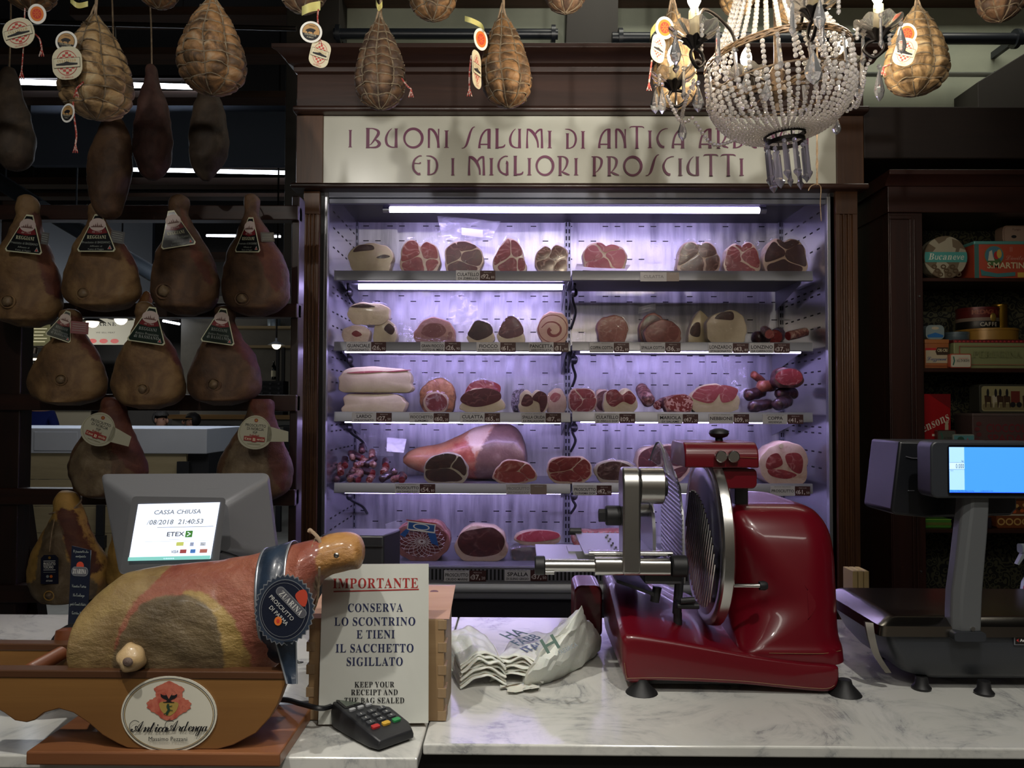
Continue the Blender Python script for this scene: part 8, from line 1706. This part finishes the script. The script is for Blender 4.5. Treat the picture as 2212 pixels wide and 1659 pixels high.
for k, (ya, yb) in {'A': (600, 608), 'B': (795, 804), 'C': (966, 975), 'D': (1143, 1152)}.items():
    zt, zb = P(2100, ya, dK0 + .05).z, P(2100, yb, dK0 + .05).z; SZ[k] = zt
    MB().box(xl0 + .021, xr1, dK0 + .051, 3.80, zb, zt).obj('shelf', OLDW, bk, smooth=0, bevel=.003)
MB().box(xl0 + .021, xr1, dK0 + .051, 3.8, 0, .55).obj('lower_cupboard', OLDW, bk, smooth=0)
# ---- tins
def tin_mat(c, r=.38): return mat('tin_' + c, c, r, .15, coat=.15)
GT = 'old tins in the bookcase'
def tin_box(name, label, x0, x1, y0, zs, d, depth, body, lid=None, lidh=0., r=.008, parts=None, rot=0.):
    a, c = P(x0, y0, d).x, P(x1, y0, d).x; zt = P((x0 + x1) / 2, y0, d).z; t = thing(name, label, 'tin', ((a + c) / 2, d + depth / 2, zs), GT)
    b = MB(); b.rbox(a, c, d, d + depth, zs + .0005, zt - lidh, r, 4, 'z' if lid else 'y'); o = b.obj('tin_body', body, t, 40, bevel=.0015)
    if lid: b = MB(); b.rbox(a - .001, c + .001, d - .001, d + depth + .001, zt - lidh, zt, r, 4, 'z'); b.obj('lid', lid, t, 40, bevel=.0015)
    return t, face(Vector((a, d - (.0012 if lid else .0006), zs))), c - a, zt - zs, o
dT = 3.53; kT = U(dT)
# round biscuit tin
c = P(2043, 546, dT); r = 46.5 * kT; zA = SZ['A']; c.z = zA + r + .001
t = thing('biscuit_tin', 'round biscuit tin standing on edge with a turquoise band of script', 'tin', (c.x, dT + .03, zA), GT)
b = MB(); b.lathe([(r * .97, 0), (r, .003), (r, .055), (r * .97, .058)], c + Vector((0, .058, 0)), 40, (0, -1, 0)); b.obj('tin_body', speckle('biscuit_print', '#6e604c', '#a39c86', 26, .35, .4), t, 40)
M = face(c + Vector((0, -.0008, 0))); fl = Flat(M); ban = [(r * .985 * cos(a), r * .985 * sin(a)) for a in [R(-14 + 28 * i / 8) for i in range(9)]] + [(r * .985 * cos(a), r * .985 * sin(a)) for a in [R(166 + 28 * i / 8) for i in range(9)]]
fl.poly(ban, mat('band_turquoise', '#4c9a92', .4)); fl.text(st('Bucaneve', SERIFB), .0, -r * .12, r * .3, mat('band_script', '#c9d4c4', .5), width=r * 1.65, shear=.25)
for i in range(9): fl.ring((-.55 + .14 * i) * r, (-.45 - .18 * (i % 3)) * r, r * .13, r * .11, r * .06, mat('biscuit_brown', '#54422c', .5), 14)
fl.obj('tin_print', t)
# big orange tin
t, M, w, h, o = tin_box('sweet_tin', 'long orange-red tin with a turquoise lid and a round rider picture', 2104, 2330, 521, zA, dT, .16, tin_mat('#b8503a'), tin_mat('#5a9a94'), .014, .006); fl = Flat(M)
fl.rect(0, .02, .001, h - .014, tin_mat('#4c7a74')); pcx = .022 + .066; fl.ell(pcx, h * .62, .044, .044, mat('tin_gold', '#a8904a', .4, .5)); fl.ell(pcx, h * .62, .041, .041, mat('tin_sky', '#4c7c8c', .5)); fl.ell(pcx, h * .45, .03, .018, mat('tin_meadow', '#4a6a3a', .5)); fl.poly([(pcx - .028, h * .48), (pcx - .022, h * .72), (pcx - .01, h * .76), (pcx - .006, h * .6), (pcx + .002, h * .48)], mat('tin_white', '#c9c4b0', .5)); fl.ell(pcx + .01, h * .62, .012, .018, RED); fl.ell(pcx + .022, h * .66, .011, .02, mat('tin_yellow', '#c9a84a', .5))
fl.text(st('S.MARTINO', BOLD), .055, h * .28, .026, mat('tin_ivory', '#d2c8a0', .5), 'l', width=.20); fl.text(st('Il', SCRIPT), .155, h * .72, .022, mat('tin_pink', '#c98a7a', .5), 'l'); fl.text(st('Lievito', SCRIPT), .135, h * .5, .022, mat('tin_pink', '#c98a7a', .5), 'l')
fl.poly([(.03, h * .08), (.025, h * .26), (.045, h * .2), (.10, h * .14), (.18, h * .18), (.18, h * .08), (.10, h * .04), (.045, h * .08)], tin_mat('#4c8a8c')); fl.rect(.19, .25, h * .04, h * .17, mat('tin_yellow', '#c9a84a', .5)); fl.obj('tin_print', o)
t, M, w, h, o = tin_box('small_tin', 'small dusky pink tin lying on the orange one', 2166, 2250, 487, P(2200, 521, dT).z, dT + .04, .06, tin_mat('#8d7464'), r=.018); fl = Flat(M); fl.poly([(x + w / 2, y + h / 2) for x, y in rrect(w * .92, h * .86, .014)], tin_mat('#a08878')); fl.ell(w * .28, h * .36, .012, .007, INK); fl.text(st('Pastiglie', SCRIPT), w * .35, h * .72, .009, SEPIA); fl.ell(w * .72, h * .45, .008, .018, mat('tin_lilac', '#6a5a8a', .5)); fl.obj('tin_print', o)
zB = SZ['B']
# second shelf of tins
t = thing('metal_hoop', 'dark ring-shaped frame leaning at the back behind the small blue tin', 'frame', (P(1993, 740, 3.74).x, 3.76, zB), GT); c = P(1988, 715, 3.76); b = MB(); m = 40; rr = .083; b.tube([Vector((c.x + .012 + rr * cos(2 * pi * i / m), 3.765, zB + rr + .016 + rr * sin(2 * pi * i / m))) for i in range(m + 1)], .013, 8, False); b.obj('ring', mat('ring_brown', '#4a4038', .5), t)
t, M, w, h, o = tin_box('caramel_tin', 'orange square tin with cream and blue lettering below the small blue tin', 1998, 2050, 733, zB, dT, .09, tin_mat('#a8663c'), tin_mat('#b0703f'), .018, .004); fl = Flat(M)
fl.rect(.003, w - .003, h * .18, h * .62, mat('tin_cream', '#b8ab90', .5)); fl.rect(0, w * .45, h * .62, h * .7, RED); fl.poly([(w * .42, h * .58), (w * .5, h * .72), (w * .95, h * .72), (w * .98, h * .46), (w * .48, h * .46)], mat('tin_brown', '#3a2a1c', .5)); fl.text(st('CRI-CRI', BOLD), w * .71, h * .57, h * .1, mat('tin_ivory', '#d2c8a0', .5), width=w * .42); fl.text(st('Lazzaroni', SCRIPT), w * .45, h * .27, h * .14, mat('tin_blue', '#2c4a7a', .5), width=w * .82); fl.rect(0, w, h * .06, h * .1, mat('tin_rust', '#8a4a2a', .5)); fl.obj('tin_print', o)
t, M, w, h, o = tin_box('oval_tin', 'small rounded tin with a blue swoosh sitting on the orange square tin', 2000, 2040, 702, P(2020, 733, dT).z, dT + .01, .05, tin_mat('#8a9a9a'), r=.02); fl = Flat(M); fl.poly([(w * .06, h * .3), (w * .5, h * .48), (w * .94, h * .3), (w * .9, h * .14), (w * .1, h * .14)], mat('tin_swoosh', '#2c6aa8', .4)); fl.ell(w * .5, h * .78, w * .2, h * .1, mat('tin_cream', '#b8ab90', .5)); fl.obj('tin_print', o)
t, M, w, h, o = tin_box('long_tin', 'long pale green tin with a red zigzag lid, under the gold round tin', 2060, 2330, 734, zB, dT, .16, tin_mat('#8d9468'), tin_mat('#6a2026'), .014, .004); fl = Flat(M)
for i in range(26): fl.poly([(i * .018, h - .012), (i * .018 + .016, h - .012), (i * .018 + .008, h - .003)], mat('zig_red', '#b03a3a', .5))
for q0, q1 in ((.12, .16), (.76, .80)): fl.rect(.02, w - .02, h * q0, h * q1 - .003, mat('line_red', '#9a3a34', .5))
fl.rect(.02, .023, h * .14, h * .78, mat('line_red', '#9a3a34', .5)); fl.text(st('PERUGINA', SERIFB), .19, h * .38, h * .22, mat('faded_green', '#7c8258', .5), width=.22); fl.obj('tin_print', o)
t, M, w, h, o = tin_box('mint_tin', 'small white and red mint tin leaning before the pale green tin', 2052, 2098, 764, zB, dT - .026, .022, tin_mat('#b5543c'), r=.006); fl = Flat(M); fl.poly([(x + w / 2, y + h / 2) for x, y in rrect(w * .92, h * .86, .006)], mat('tin_white', '#c9c4b0', .5)); fl.line([(w * .14, h * .2), (w * .2, h * .5), (w * .16, h * .8)], .006, mat('tin_green', '#2f6a5a', .5)); fl.text(st('ALTOIDS', SERIFB), w * .6, h * .42, h * .2, INK, width=w * .62); fl.rect(w * .4, w * .85, h * .66, h * .7, mat('tin_pink', '#c98a7a', .5)); fl.obj('tin_print', o)
zlt = P(2180, 734, dT).z
def tin_round(name, label, px, w, y0, zs, d, body, bands=()):
    c = P(px, y0, d); r = w * U(d) / 2; t = thing(name, label, 'tin', (c.x, d + r, zs), GT); h = c.z - zs; b = MB(); b.lathe([(r * .98, .0005), (r, .003), (r, h - .012), (r * 1.02, h - .011), (r * 1.02, h - .002), (r * .98, h), (r * .5, h)], (c.x, d + r, zs), 40); o = b.obj('tin_body', body, t, 40)
    for f0, f1, m in bands: q = MB(); q.lathe([(r * 1.004, h * f0), (r * 1.006, h * f0 + .0005), (r * 1.006, h * f1), (r * 1.004, h * f1 + .0005)], (c.x, d + r, zs), 40); q.obj('printed_band', m, t, 40)
    return t, c, r, h
tin_round('flat_tin', 'flat blue-grey round tin on the pale green tin', 2079, 52, 716, zlt, dT + .03, tin_mat('#4e5f68'))
t, c, r, h = tin_round('gold_tin', 'wide flat gold round tin supporting the coffee tin', 2166, 124, 707, zlt, dT + .005, tin_mat('#9a7430', .32))
t, c, r, h = tin_round('coffee_tin', 'dark red and black coffee tin standing on the gold round tin', 2135, 84, 662, P(2166, 707, dT).z, dT + .04, tin_mat('#5a1c1a'), ((.0, .34, mat('coffee_black', '#16120f', .4)), (.34, .5, mat('coffee_cream', '#7a6a5c', .5)), (.9, 1.0, tin_mat('#3a1a16'))))
def wrap_text(t, s, c, r, zc, hh, m, a0, d, span):
    n = len(s)
    for i, ch in enumerate(s):
        a = a0 + (i - (n - 1) / 2) * span / n; p = Vector((c.x + (r * 1.01) * sin(a), d + r - (r * 1.01) * cos(a), zc)); fl = Flat(face(p, yaw=a)); fl.text(st(ch, BOLD), 0, 0, hh, m); yield fl
def wt(name, *a):
    b = MB(); mm = None
    for fl in wrap_text(*a): b.add(fl.mb.v, fl.mb.f); mm = fl.mats
    b.obj(name, mm, a[0], 0)
wt('lettering', t, 'MEDAGLIA', c, r, SZ['B'] + (P(2166, 707, dT).z - SZ['B']) + h * .66, h * .2, mat('coffee_red_text', '#8a4a34', .5), .0, dT + .04, 1.5); wt('lettering', t, 'CAFFE', c, r, P(2166, 707, dT).z + h * .1, h * .18, mat('coffee_white_text', '#b8b0a0', .5), .05, dT + .04, .9)
b = MB(); b.ball((c.x + .02, dT + .04 - .002, P(2166, 707, dT).z + h * .5), .014, .004, .02, 12, 8); b.obj('emblem', mat('coffee_gold', '#8a7434', .4, .5), t)
t, c, r, h = tin_round('brass_cup', 'brass-coloured cup behind the coffee tin', 2168, 30, 656, P(2166, 707, dT).z, dT + .135, mat('brass', '#b08a34', .25, .9))
# third shelf
zC = SZ['C']
t, M, w, h, o = tin_box('toffee_tin', 'tall bright red tin with slanting white script', 1960, 2053, 851, zC, dT, .06, tin_mat('#a8141c', .35), r=.004); fl = Flat(M); fl.poly([(w * .5, h), (w, h), (w, h * .72), (w * .62, h * .93)], tin_mat('#7a1018')); fl.text(st('Bensons', SERIFB), w * .60, h * .36, h * .17, mat('script_white', '#d6cdbb', .5), width=w * .86, rot=R(26), shear=.2); fl.rect(w * .56, w * .84, h * .2, h * .24, mat('script_white', '#d6cdbb', .5)); fl.rect(w * .86, w * .94, h * .26, h * .42, mat('tin_cream', '#b8ab90', .5)); fl.poly([(w * .87, h * .42), (w * .93, h * .42), (w * .95, h * .48), (w * .85, h * .48)], mat('tin_cream', '#b8ab90', .5)); fl.obj('tin_print', o)
t, M, w, h, o = tin_box('chocolate_tin', 'long grey-pink tin with faded red lettering under the horse picture tin', 2100, 2340, 893, zC, dT + .02, .15, tin_mat('#5c4a48'), tin_mat('#6a5c58'), .012, .005); fl = Flat(M); fl.text(st('CIOCCOLATO', BOLD), .06, h * .44, h * .24, mat('faded_red', '#7a2c34', .5), 'l', width=.26); fl.text(st('SPADARI', BOLD), .065, h * .14, h * .22, mat('faded_red', '#7a2c34', .5), 'l', width=.2)
for i in range(4): fl.ell(.02 + .008 * (i % 2), h * (.2 + .16 * i), .012, .01, mat('faded_red2', '#6a3034', .5))
fl.obj('tin_print', o)
t, M, w, h, o = tin_box('picture_tin', 'cream tin printed with a horse-drawn coach scene', 2115, 2300, 830, P(2180, 893, dT + .02).z, dT + .05, .08, tin_mat('#3f4038'), r=.014); fl = Flat(M); fl.poly([(x + w / 2, y + h / 2) for x, y in rrect(w * .95, h * .86, .012)], mat('scene_cream', '#9a946c', .5)); fl.poly([(x + w / 2, y + h * .22) for x, y in rrect(w * .93, h * .22, .01)], mat('scene_ground', '#7c7350', .5))
HB = mat('scene_brown', '#3f2a1c', .5); HW = mat('scene_white', '#b8b098', .5)
for i, (x, m_) in enumerate(((.04, HB), (.075, HW), (.095, HB), (.125, HB), (.21, HB), (.24, HB))): x *= 1; fl.poly([(x - .016, h * .42), (x - .018, h * .6), (x - .008, h * .62), (x + .012, h * .58), (x + .014, h * .2), (x + .009, h * .2), (x + .007, h * .38), (x - .007, h * .38), (x - .010, h * .2), (x - .014, h * .2)], m_); fl.ell(x - .002, h * .7, .006, h * .14, INK)
fl.rect(.14, .18, h * .36, h * .76, mat('scene_coach', '#6a2a22', .5)); fl.ell(.148, h * .3, .012, .012, INK); fl.ell(.176, h * .3, .012, .012, INK); fl.obj('tin_print', o)
t, M, w, h, o = tin_box('mint_tin', 'small maroon mint tin standing before the red tin', 2024, 2065, 929, zC, dT - .026, .022, tin_mat('#5a2a2c'), r=.006); fl = Flat(M); fl.poly([(x + w / 2, y + h * .55) for x, y in rrect(w * .9, h * .8, .006)], tin_mat('#5c6058')); fl.line([(w * .2, h * .3), (w * .28, h * .6), (w * .2, h * .85)], .006, mat('tin_green', '#2f6a5a', .5)); fl.text(st('ALTOIDS', SERIFB), w * .62, h * .45, h * .14, INK, width=w * .55); fl.obj('tin_print', o)
t, M, w, h, o = tin_box('picture_mint_tin', 'small pale tin with a green and pink beach picture', 2059, 2105, 938, zC, dT - .036, .022, tin_mat('#98a49c'), r=.006); fl = Flat(M); fl.rect(w * .04, w * .96, h * .5, h * .9, mat('beach_blue', '#5c9aa0', .5)); fl.rect(w * .04, w * .96, h * .2, h * .5, mat('beach_sand', '#b8a894', .5)); fl.ell(w * .35, h * .6, w * .16, h * .22, mat('beach_green', '#2c5a4c', .5)); fl.poly([(w * .6, h * .4), (w * .75, h * .4), (w * .66, h * .75)], mat('beach_pink', '#b8606a', .5)); fl.obj('tin_print', o)
# lowest shelf
zDk = SZ['D']
t, M, w, h, o = tin_box('green_box', 'flat bright green box on the lowest visible shelf', 1985, 2055, 1121, zDk, dT, .12, tin_mat('#4c8a34'), r=.003); fl = Flat(M); fl.rect(0, w, h * .3, h * .62, tin_mat('#6a7434')); fl.rect(0, w, h * .9, h, tin_mat('#8ac04a')); fl.obj('box_print', o)
t, M, w, h, o = tin_box('dark_packet', 'dark packet with a pale letter hidden behind the scale column', 2060, 2142, 1118, zDk, dT, .08, tin_mat('#241c2a'), r=.004); fl = Flat(M); fl.text(st('B', SERIFB), w * .16, h * .4, h * .4, mat('tin_cream', '#b8ab90', .5)); fl.ring(w * .8, h * .45, h * .3, h * .3, h * .12, mat('biscuit_tan', '#a88a54', .5)); fl.obj('box_print', o)
t, M, w, h, o = tin_box('pretzel_packet', 'orange and brown packet printed with pretzels at the frame edge', 2152, 2290, 1082, zDk, dT, .09, tin_mat('#7a4424'), r=.01); fl = Flat(M); PZM = mat('pretzel_tan', '#c09a58', .5)
for i in range(4): fl.ring(.02 + .036 * i, h * .24, .017, .016, .006, PZM, 18)
fl.rect(0, w, h * .46, h * .52, mat('tin_cream', '#b8ab90', .5))
for i in range(14): fl.ell(.045 + .011 * i, h * (.58 + .3 * ((i * 7) % 10) / 10), .009, .008, mat('mix_%d' % (i % 3), ['#c05a2a', '#c09a58', '#3a2418'][i % 3], .5))
fl.obj('box_print', o)
# ================================================================== crystal chandelier
def crystal(name, tint, diff=.10):
    m, nt, b = _new(name); b.inputs['Base Color'].default_value = lin(tint); b.inputs['Roughness'].default_value = .03; b.inputs['Transmission Weight'].default_value = 1 - diff; b.inputs['IOR'].default_value = 1.52; b.inputs['Specular IOR Level'].default_value = .7; return m
BEAD = crystal('bead_glass', '#fbf8f4', .24); PRISM = crystal('prism_glass', '#fafafc', .12); BOBG = crystal('bobeche_glass', '#f4efe4', .12)
WIRE = organic('gilt_wire', [(.3, '#33261a'), (.7, '#6a543a')], 120, .5, .3); CIRON = mat('chandelier_iron', '#26221f', .45, .7); CWAX = mat('candle_cream', '#d8cba4', .5, sss=.1)
BULB = emis('bulb_glow', '#ffeacc', 300.0)
ch = thing('chandelier', 'crystal bead chandelier with candle lamps hanging before the cabinet sign', 'chandelier', P(1678, 300, 1.8))
Cc = P(1678, 130, 1.8); TILT = Matrix.Translation(Cc) @ Matrix.Rotation(R(-5.5), 4, 'Y') @ Matrix.Translation(-Cc)
zH = Cc.z; rH = .158; zG = P(1678, 196, 1.8).z; rG = .163; zBt = P(1678, 298, 1.8).z; rBt = .047
def bead(b, c, r, n=8, m=5): b.ball(c, r, r, r, n, m)
def strand(name, pts, r, m=BEAD, tilt=True, grow=None, pitch=2.05):
    """beads threaded along a curve"""
    pts = [Vector(p) for p in pts]; L = [0.]
    for i in range(1, len(pts)): L.append(L[-1] + (pts[i] - pts[i - 1]).length)
    b = MB(); s = r
    while s < L[-1] - r * .5:
        i = max(j for j in range(len(L)) if L[j] <= s); i = min(i, len(pts) - 2); f = (s - L[i]) / max(1e-9, L[i + 1] - L[i]); rr = r if grow is None else r * (grow[0] + (grow[1] - grow[0]) * s / L[-1])
        bead(b, pts[i].lerp(pts[i + 1], f), rr); s += rr * pitch
    if tilt: b.xf(TILT)
    return b.obj(name, m, ch, 80)
def ringpt(r, z, a): return Vector((Cc.x + r * sin(a), Cc.y - r * cos(a), z))
# hoops
b = MB(); m = 96
for ph in (0, pi): b.tube([ringpt(rH + .0035 * cos(i * 1.3 + ph), zH + .0035 * sin(i * 1.3 + ph), 2 * pi * i / m) for i in range(m + 1)], .0042, 5)
for k in range(3): b.tube([ringpt(rH + .003, zH - .006 + .006 * k, 2 * pi * i / 48) for i in range(49)], .0022, 5)
b.xf(TILT); b.obj('gilt_hoop', WIRE, ch, 60)
b = MB(); b.tube([ringpt(rG, zG, 2 * pi * i / 48) for i in range(49)], .0025, 6); b.xf(TILT); b.obj('basket_hoop', WIRE, ch, 60)
b = MB()
for z, r in ((zBt + .006, rBt), (zBt - .012, rBt - .003)):
    b.loft([[Vector((Cc.x + q_ * sin(2 * pi * i / 36), Cc.y - q_ * cos(2 * pi * i / 36), z - .004 + h_)) for i in range(36)] for q_, h_ in ((r - .004, 0), (r, .001), (r, .009), (r - .004, .010), (r - .004, 0))], False, False)
for i in range(8): b.tube([ringpt(rBt - .002, zBt + .008, i * pi / 4), ringpt(rBt - .004, zBt - .008, i * pi / 4)], .002, 5)
b.xf(TILT); b.obj('bottom_collar', CIRON, ch, 40)
b = MB(); b.tube([Vector((Cc.x, Cc.y, 6.2)), Vector((Cc.x, Cc.y, zBt + .06))], .007, 10); b.lathe([(.01, 0), (.03, .02), (.012, .05), (.02, .07), (.008, .09)], (Cc.x, Cc.y, zBt + .08), 20)
for i in range(6): b.tube([Vector((Cc.x, Cc.y, zBt + .12)), TILT @ ringpt(rG, zG, i * pi / 3 + .3)], .003, 6)
b.obj('stem', WIRE, ch, 50)
# upper tent of beads
for k in range(34):
    a = 2 * pi * k / 34 + .1
    if cos(a) < -.8: continue
    pts = [ringpt(.052 + (rH - .01 - .052) * (1 - t) ** 1.9, zH + .008 + .30 * t, a) for t in [i / 16 for i in range(17)]]
    strand('tent_strand', pts, .0062, grow=(1.05, .72))
# basket
for k in range(48):
    a = 2 * pi * k / 48 + .03
    pts = [ringpt(rBt + (rG - rBt) * cos(t * pi / 2) ** .85, zG - (zG - zBt - .006) * sin(t * pi / 2) ** 1.25, a) for t in [i / 18 for i in range(19)]]
    strand('basket_strand', pts, .0066, grow=(1.0, .44))
# short bead drops and prisms between the hoops
def prism(c, L, w, rot=0., tilt=True, name='prism', m=PRISM, tip=.22, cap=True, lean_=0.):
    """long faceted crystal ending in a spear point, hung from c"""
    b = MB(); n = 6
    prof = [(.0008, 0), (w * .55, -.003), (w * .62, -L * (1 - tip) * .98), (w * .95, -L * (1 - tip) - .002), (w * .9, -L * (1 - tip) - .006), (.0006, -L)]
    rings = [[Vector((r * cos(2 * pi * k / n + rot), r * .62 * sin(2 * pi * k / n + rot), z)) for k in range(n)] for r, z in prof]
    b.loft(rings); b.xf(Matrix.Translation(c) @ Matrix.Rotation(lean_, 4, 'Y') @ Matrix.Rotation(rot, 4, 'Z'))
    if cap: s0 = len(b.v); b.ball((c[0], c[1], c[2] + .005), .0055, .004, .006, 6, 4)
    if tilt: b.xf(TILT)
    return b.obj(name, m, ch, 12)
def drop(c, L, w, name='drop_crystal', tilt=False, m=PRISM):
    """flat almond-shaped crystal"""
    b = MB(); n = 8; prof = [(.0008, 0), (w * .35, -L * .16), (w * .85, -L * .5), (w, -L * .66), (w * .72, -L * .86), (.0008, -L)]
    b.loft([[Vector((r * cos(2 * pi * k / n), r * .45 * sin(2 * pi * k / n), z)) for k in range(n)] for r, z in prof]); b.xf(Matrix.Translation(c)); b.ball((c[0], c[1], c[2] + .006), .0055, .0045, .006, 6, 4)
    if tilt: b.xf(TILT)
    return b.obj(name, m, ch, 12)
for k in range(32):
    a = 2 * pi * k / 32 + .08
    if k % 3 == 0: prism(ringpt(rH + .004, zH - .014, a), .07, .0085, a, name='hoop_prism')
    else: strand('bead_drop', [ringpt(rH + .002, zH - .008, a), ringpt(rH + .004, zH - .03, a), ringpt(rH + .003, zG + .003, a)], .0056)
for k in range(12):
    a = 2 * pi * k / 12 + .12; prism(ringpt(rBt - .004, zBt - .024 - .012 * (k % 3 == 1), a), .082, .0118, a * 1.7, name='bottom_prism', m=crystal('prism_violet', '#e2deee', .3) if 'prism_violet' not in bpy.data.materials else bpy.data.materials['prism_violet'])
# arms with candles
ARMS = [('front', 19, 1757, 27, .062, 0), ('right', 79, 1897, 74, .066, 0), ('far_right', 139, 1822, 158, .052, 1), ('rear', 199, 1612, 176, .034, 1), ('left', 259, 1455, 184, .044, 1), ('front_left', 319, 1500, 90, .066, 0)]
cups = []
for nm, ph, px, py, hc, low in ARMS:
    a = R(ph); dd = Cc.y - .24 * cos(a); c = P(px, py, dd); cups.append(c); dr = Vector((c.x - Cc.x, c.y - Cc.y, 0)); rr = dr.length; dr.normalize()
    def q(r, z): return Vector((Cc.x, Cc.y, 0)) + dr * r + Vector((0, 0, z))
    h0 = (TILT @ ringpt(rH, zH, a)).z
    path = catmull([q(.15, h0 - .012), q(.175, h0 + .03), q(rr - .03, h0 + .045 if not low else c.z + .035), q(rr - .005, c.z + .0), q(rr + .012, c.z - .03), q(rr - .008, c.z - .052), q(rr - .03, c.z - .035), q(rr - .022, c.z - .018), q(rr - .004, c.z - .012), q(rr, c.z - .002)], 6)
    b = MB(); b.tube(path, .0038, 8); arm = b.obj('arm', CIRON, ch, 60)
    b = MB(); n = 8
    b.loft([[c + Vector((r * (1 + .22 * cos(n * t)) * cos(t), r * (1 + .22 * cos(n * t)) * sin(t), z)) for t in [2 * pi * k / 48 for k in range(48)]] for r, z in ((.004, -.016), (.009, -.012), (.016, -.002), (.024, .004), (.022, .007), (.008, .004))]); b.obj('iron_cup', CIRON, arm, 50)
    b = MB(); n = 8; rings = []
    for r, z in ((.009, .004), (.026, .008), (.042, .019), (.049, .027), (.0475, .0285), (.041, .022), (.025, .0115), (.009, .0085)): rings.append([c + Vector((r * (1 + (.10 * abs(cos(n * t / 2)) if r > .04 else 0)) * cos(t), r * (1 + (.10 * abs(cos(n * t / 2)) if r > .04 else 0)) * sin(t), z + (.004 * cos(n * t) if r > .04 else 0))) for t in [2 * pi * k / 56 for k in range(56)]])
    b.loft(rings, False, False); b.obj('glass_bobeche', BOBG, arm, 60)
    b = MB(); b.lathe([(.0112, .008), (.0112, .012), (.0098, .02), (.0096, hc), (.0085, hc + .003), (.003, hc + .003)], c, 18)
    for k in range(3): t = k * 2.1 + ph; b.tube([c + Vector((.0097 * cos(t), .0097 * sin(t), hc + .001)), c + Vector((.0102 * cos(t), .0102 * sin(t), hc - .012 - .006 * k))], [.0018, .0024], 6)
    b.obj('candle', CWAX, arm, 60)
    b = MB(); b.lathe([(.005, 0), (.008, .004), (.0135, .016), (.0145, .024), (.012, .035), (.006, .046), (.0015, .052)], c + Vector((0, 0, hc + .003)), 16); b.obj('bulb', BULB, arm, 80)
    for k in range(5):
        t = 2 * pi * k / 5 + .5 + a; pp = c + Vector((.047 * cos(t), .047 * sin(t), .016))
        if k in (0, 2): prism(pp, .068, .009, t, False, 'arm_prism')
        elif k == 3: drop(pp - Vector((0, 0, .012)), .062, .0125)
        else:
            s = strand('arm_bead_drop', [pp, pp - Vector((0, 0, .03))], .0048, tilt=False)
# swags of beads between the arms and the basket, big almond drops
SW = [((1440, 205, 1.82), (1470, 262, 1.80), (1500, 252, 1.78)), ((1500, 262, 1.77), (1540, 312, 1.77), (1588, 302, 1.79)), ((1500, 175, 1.66), (1482, 215, 1.68), (1472, 255, 1.75)), ((1775, 225, 1.80), (1830, 240, 1.80), (1862, 200, 1.80)), ((1862, 200, 1.80), (1870, 150, 1.78), (1895, 105, 1.76)), ((1832, 185, 1.96), (1850, 232, 1.9), (1868, 170, 1.80)), ((1760, 60, 1.58), (1790, 130, 1.62), (1800, 175, 1.68))]
for a_, b_, c_ in SW: strand('bead_swag', catmull([P(*a_), P(*b_), P(*c_)], 8), .0046, tilt=False)
for x, y, d, L, w in ((1430, 188, 1.80, .072, .010), (1508, 185, 1.68, .066, .0125), (1474, 256, 1.76, .058, .011), (1757, 108, 1.6, .082, .019), (1899, 150, 1.74, .082, .012), (1807, 252, 1.8, .048, .011), (1612, 158, 1.7, .05, .011), (1655, 175, 1.66, .05, .010)):
    drop(P(x, y, d), L * .88, w)
# loose string with a knot hanging past the sign
t = thing('hanging_string', 'thin twine with a loose knot hanging before the end of the sign', 'string', P(1764, 405, 2.3)); b = MB()
for s in (-1, 1): b.tube([P(1765, -60 + i * 23, 2.3) + Vector((.0022 * sin(i * 2.2) * s, .0022 * cos(i * 2.2) * s, 0)) for i in range(21)], .0018, 5)
b.tube(catmull([P(1764, 397, 2.3), P(1752, 402, 2.3), P(1746, 412, 2.3)], 5), .0016, 5); b.tube(catmull([P(1764, 397, 2.3), P(1773, 405, 2.3), P(1772, 440, 2.3), P(1774, 478, 2.3)], 5), .0014, 5); p = P(1765, -60, 2.3); b.tube([p, Vector((p.x, 2.3, 2.9))], .002, 5); b.obj('twine', CORD, t, 60)
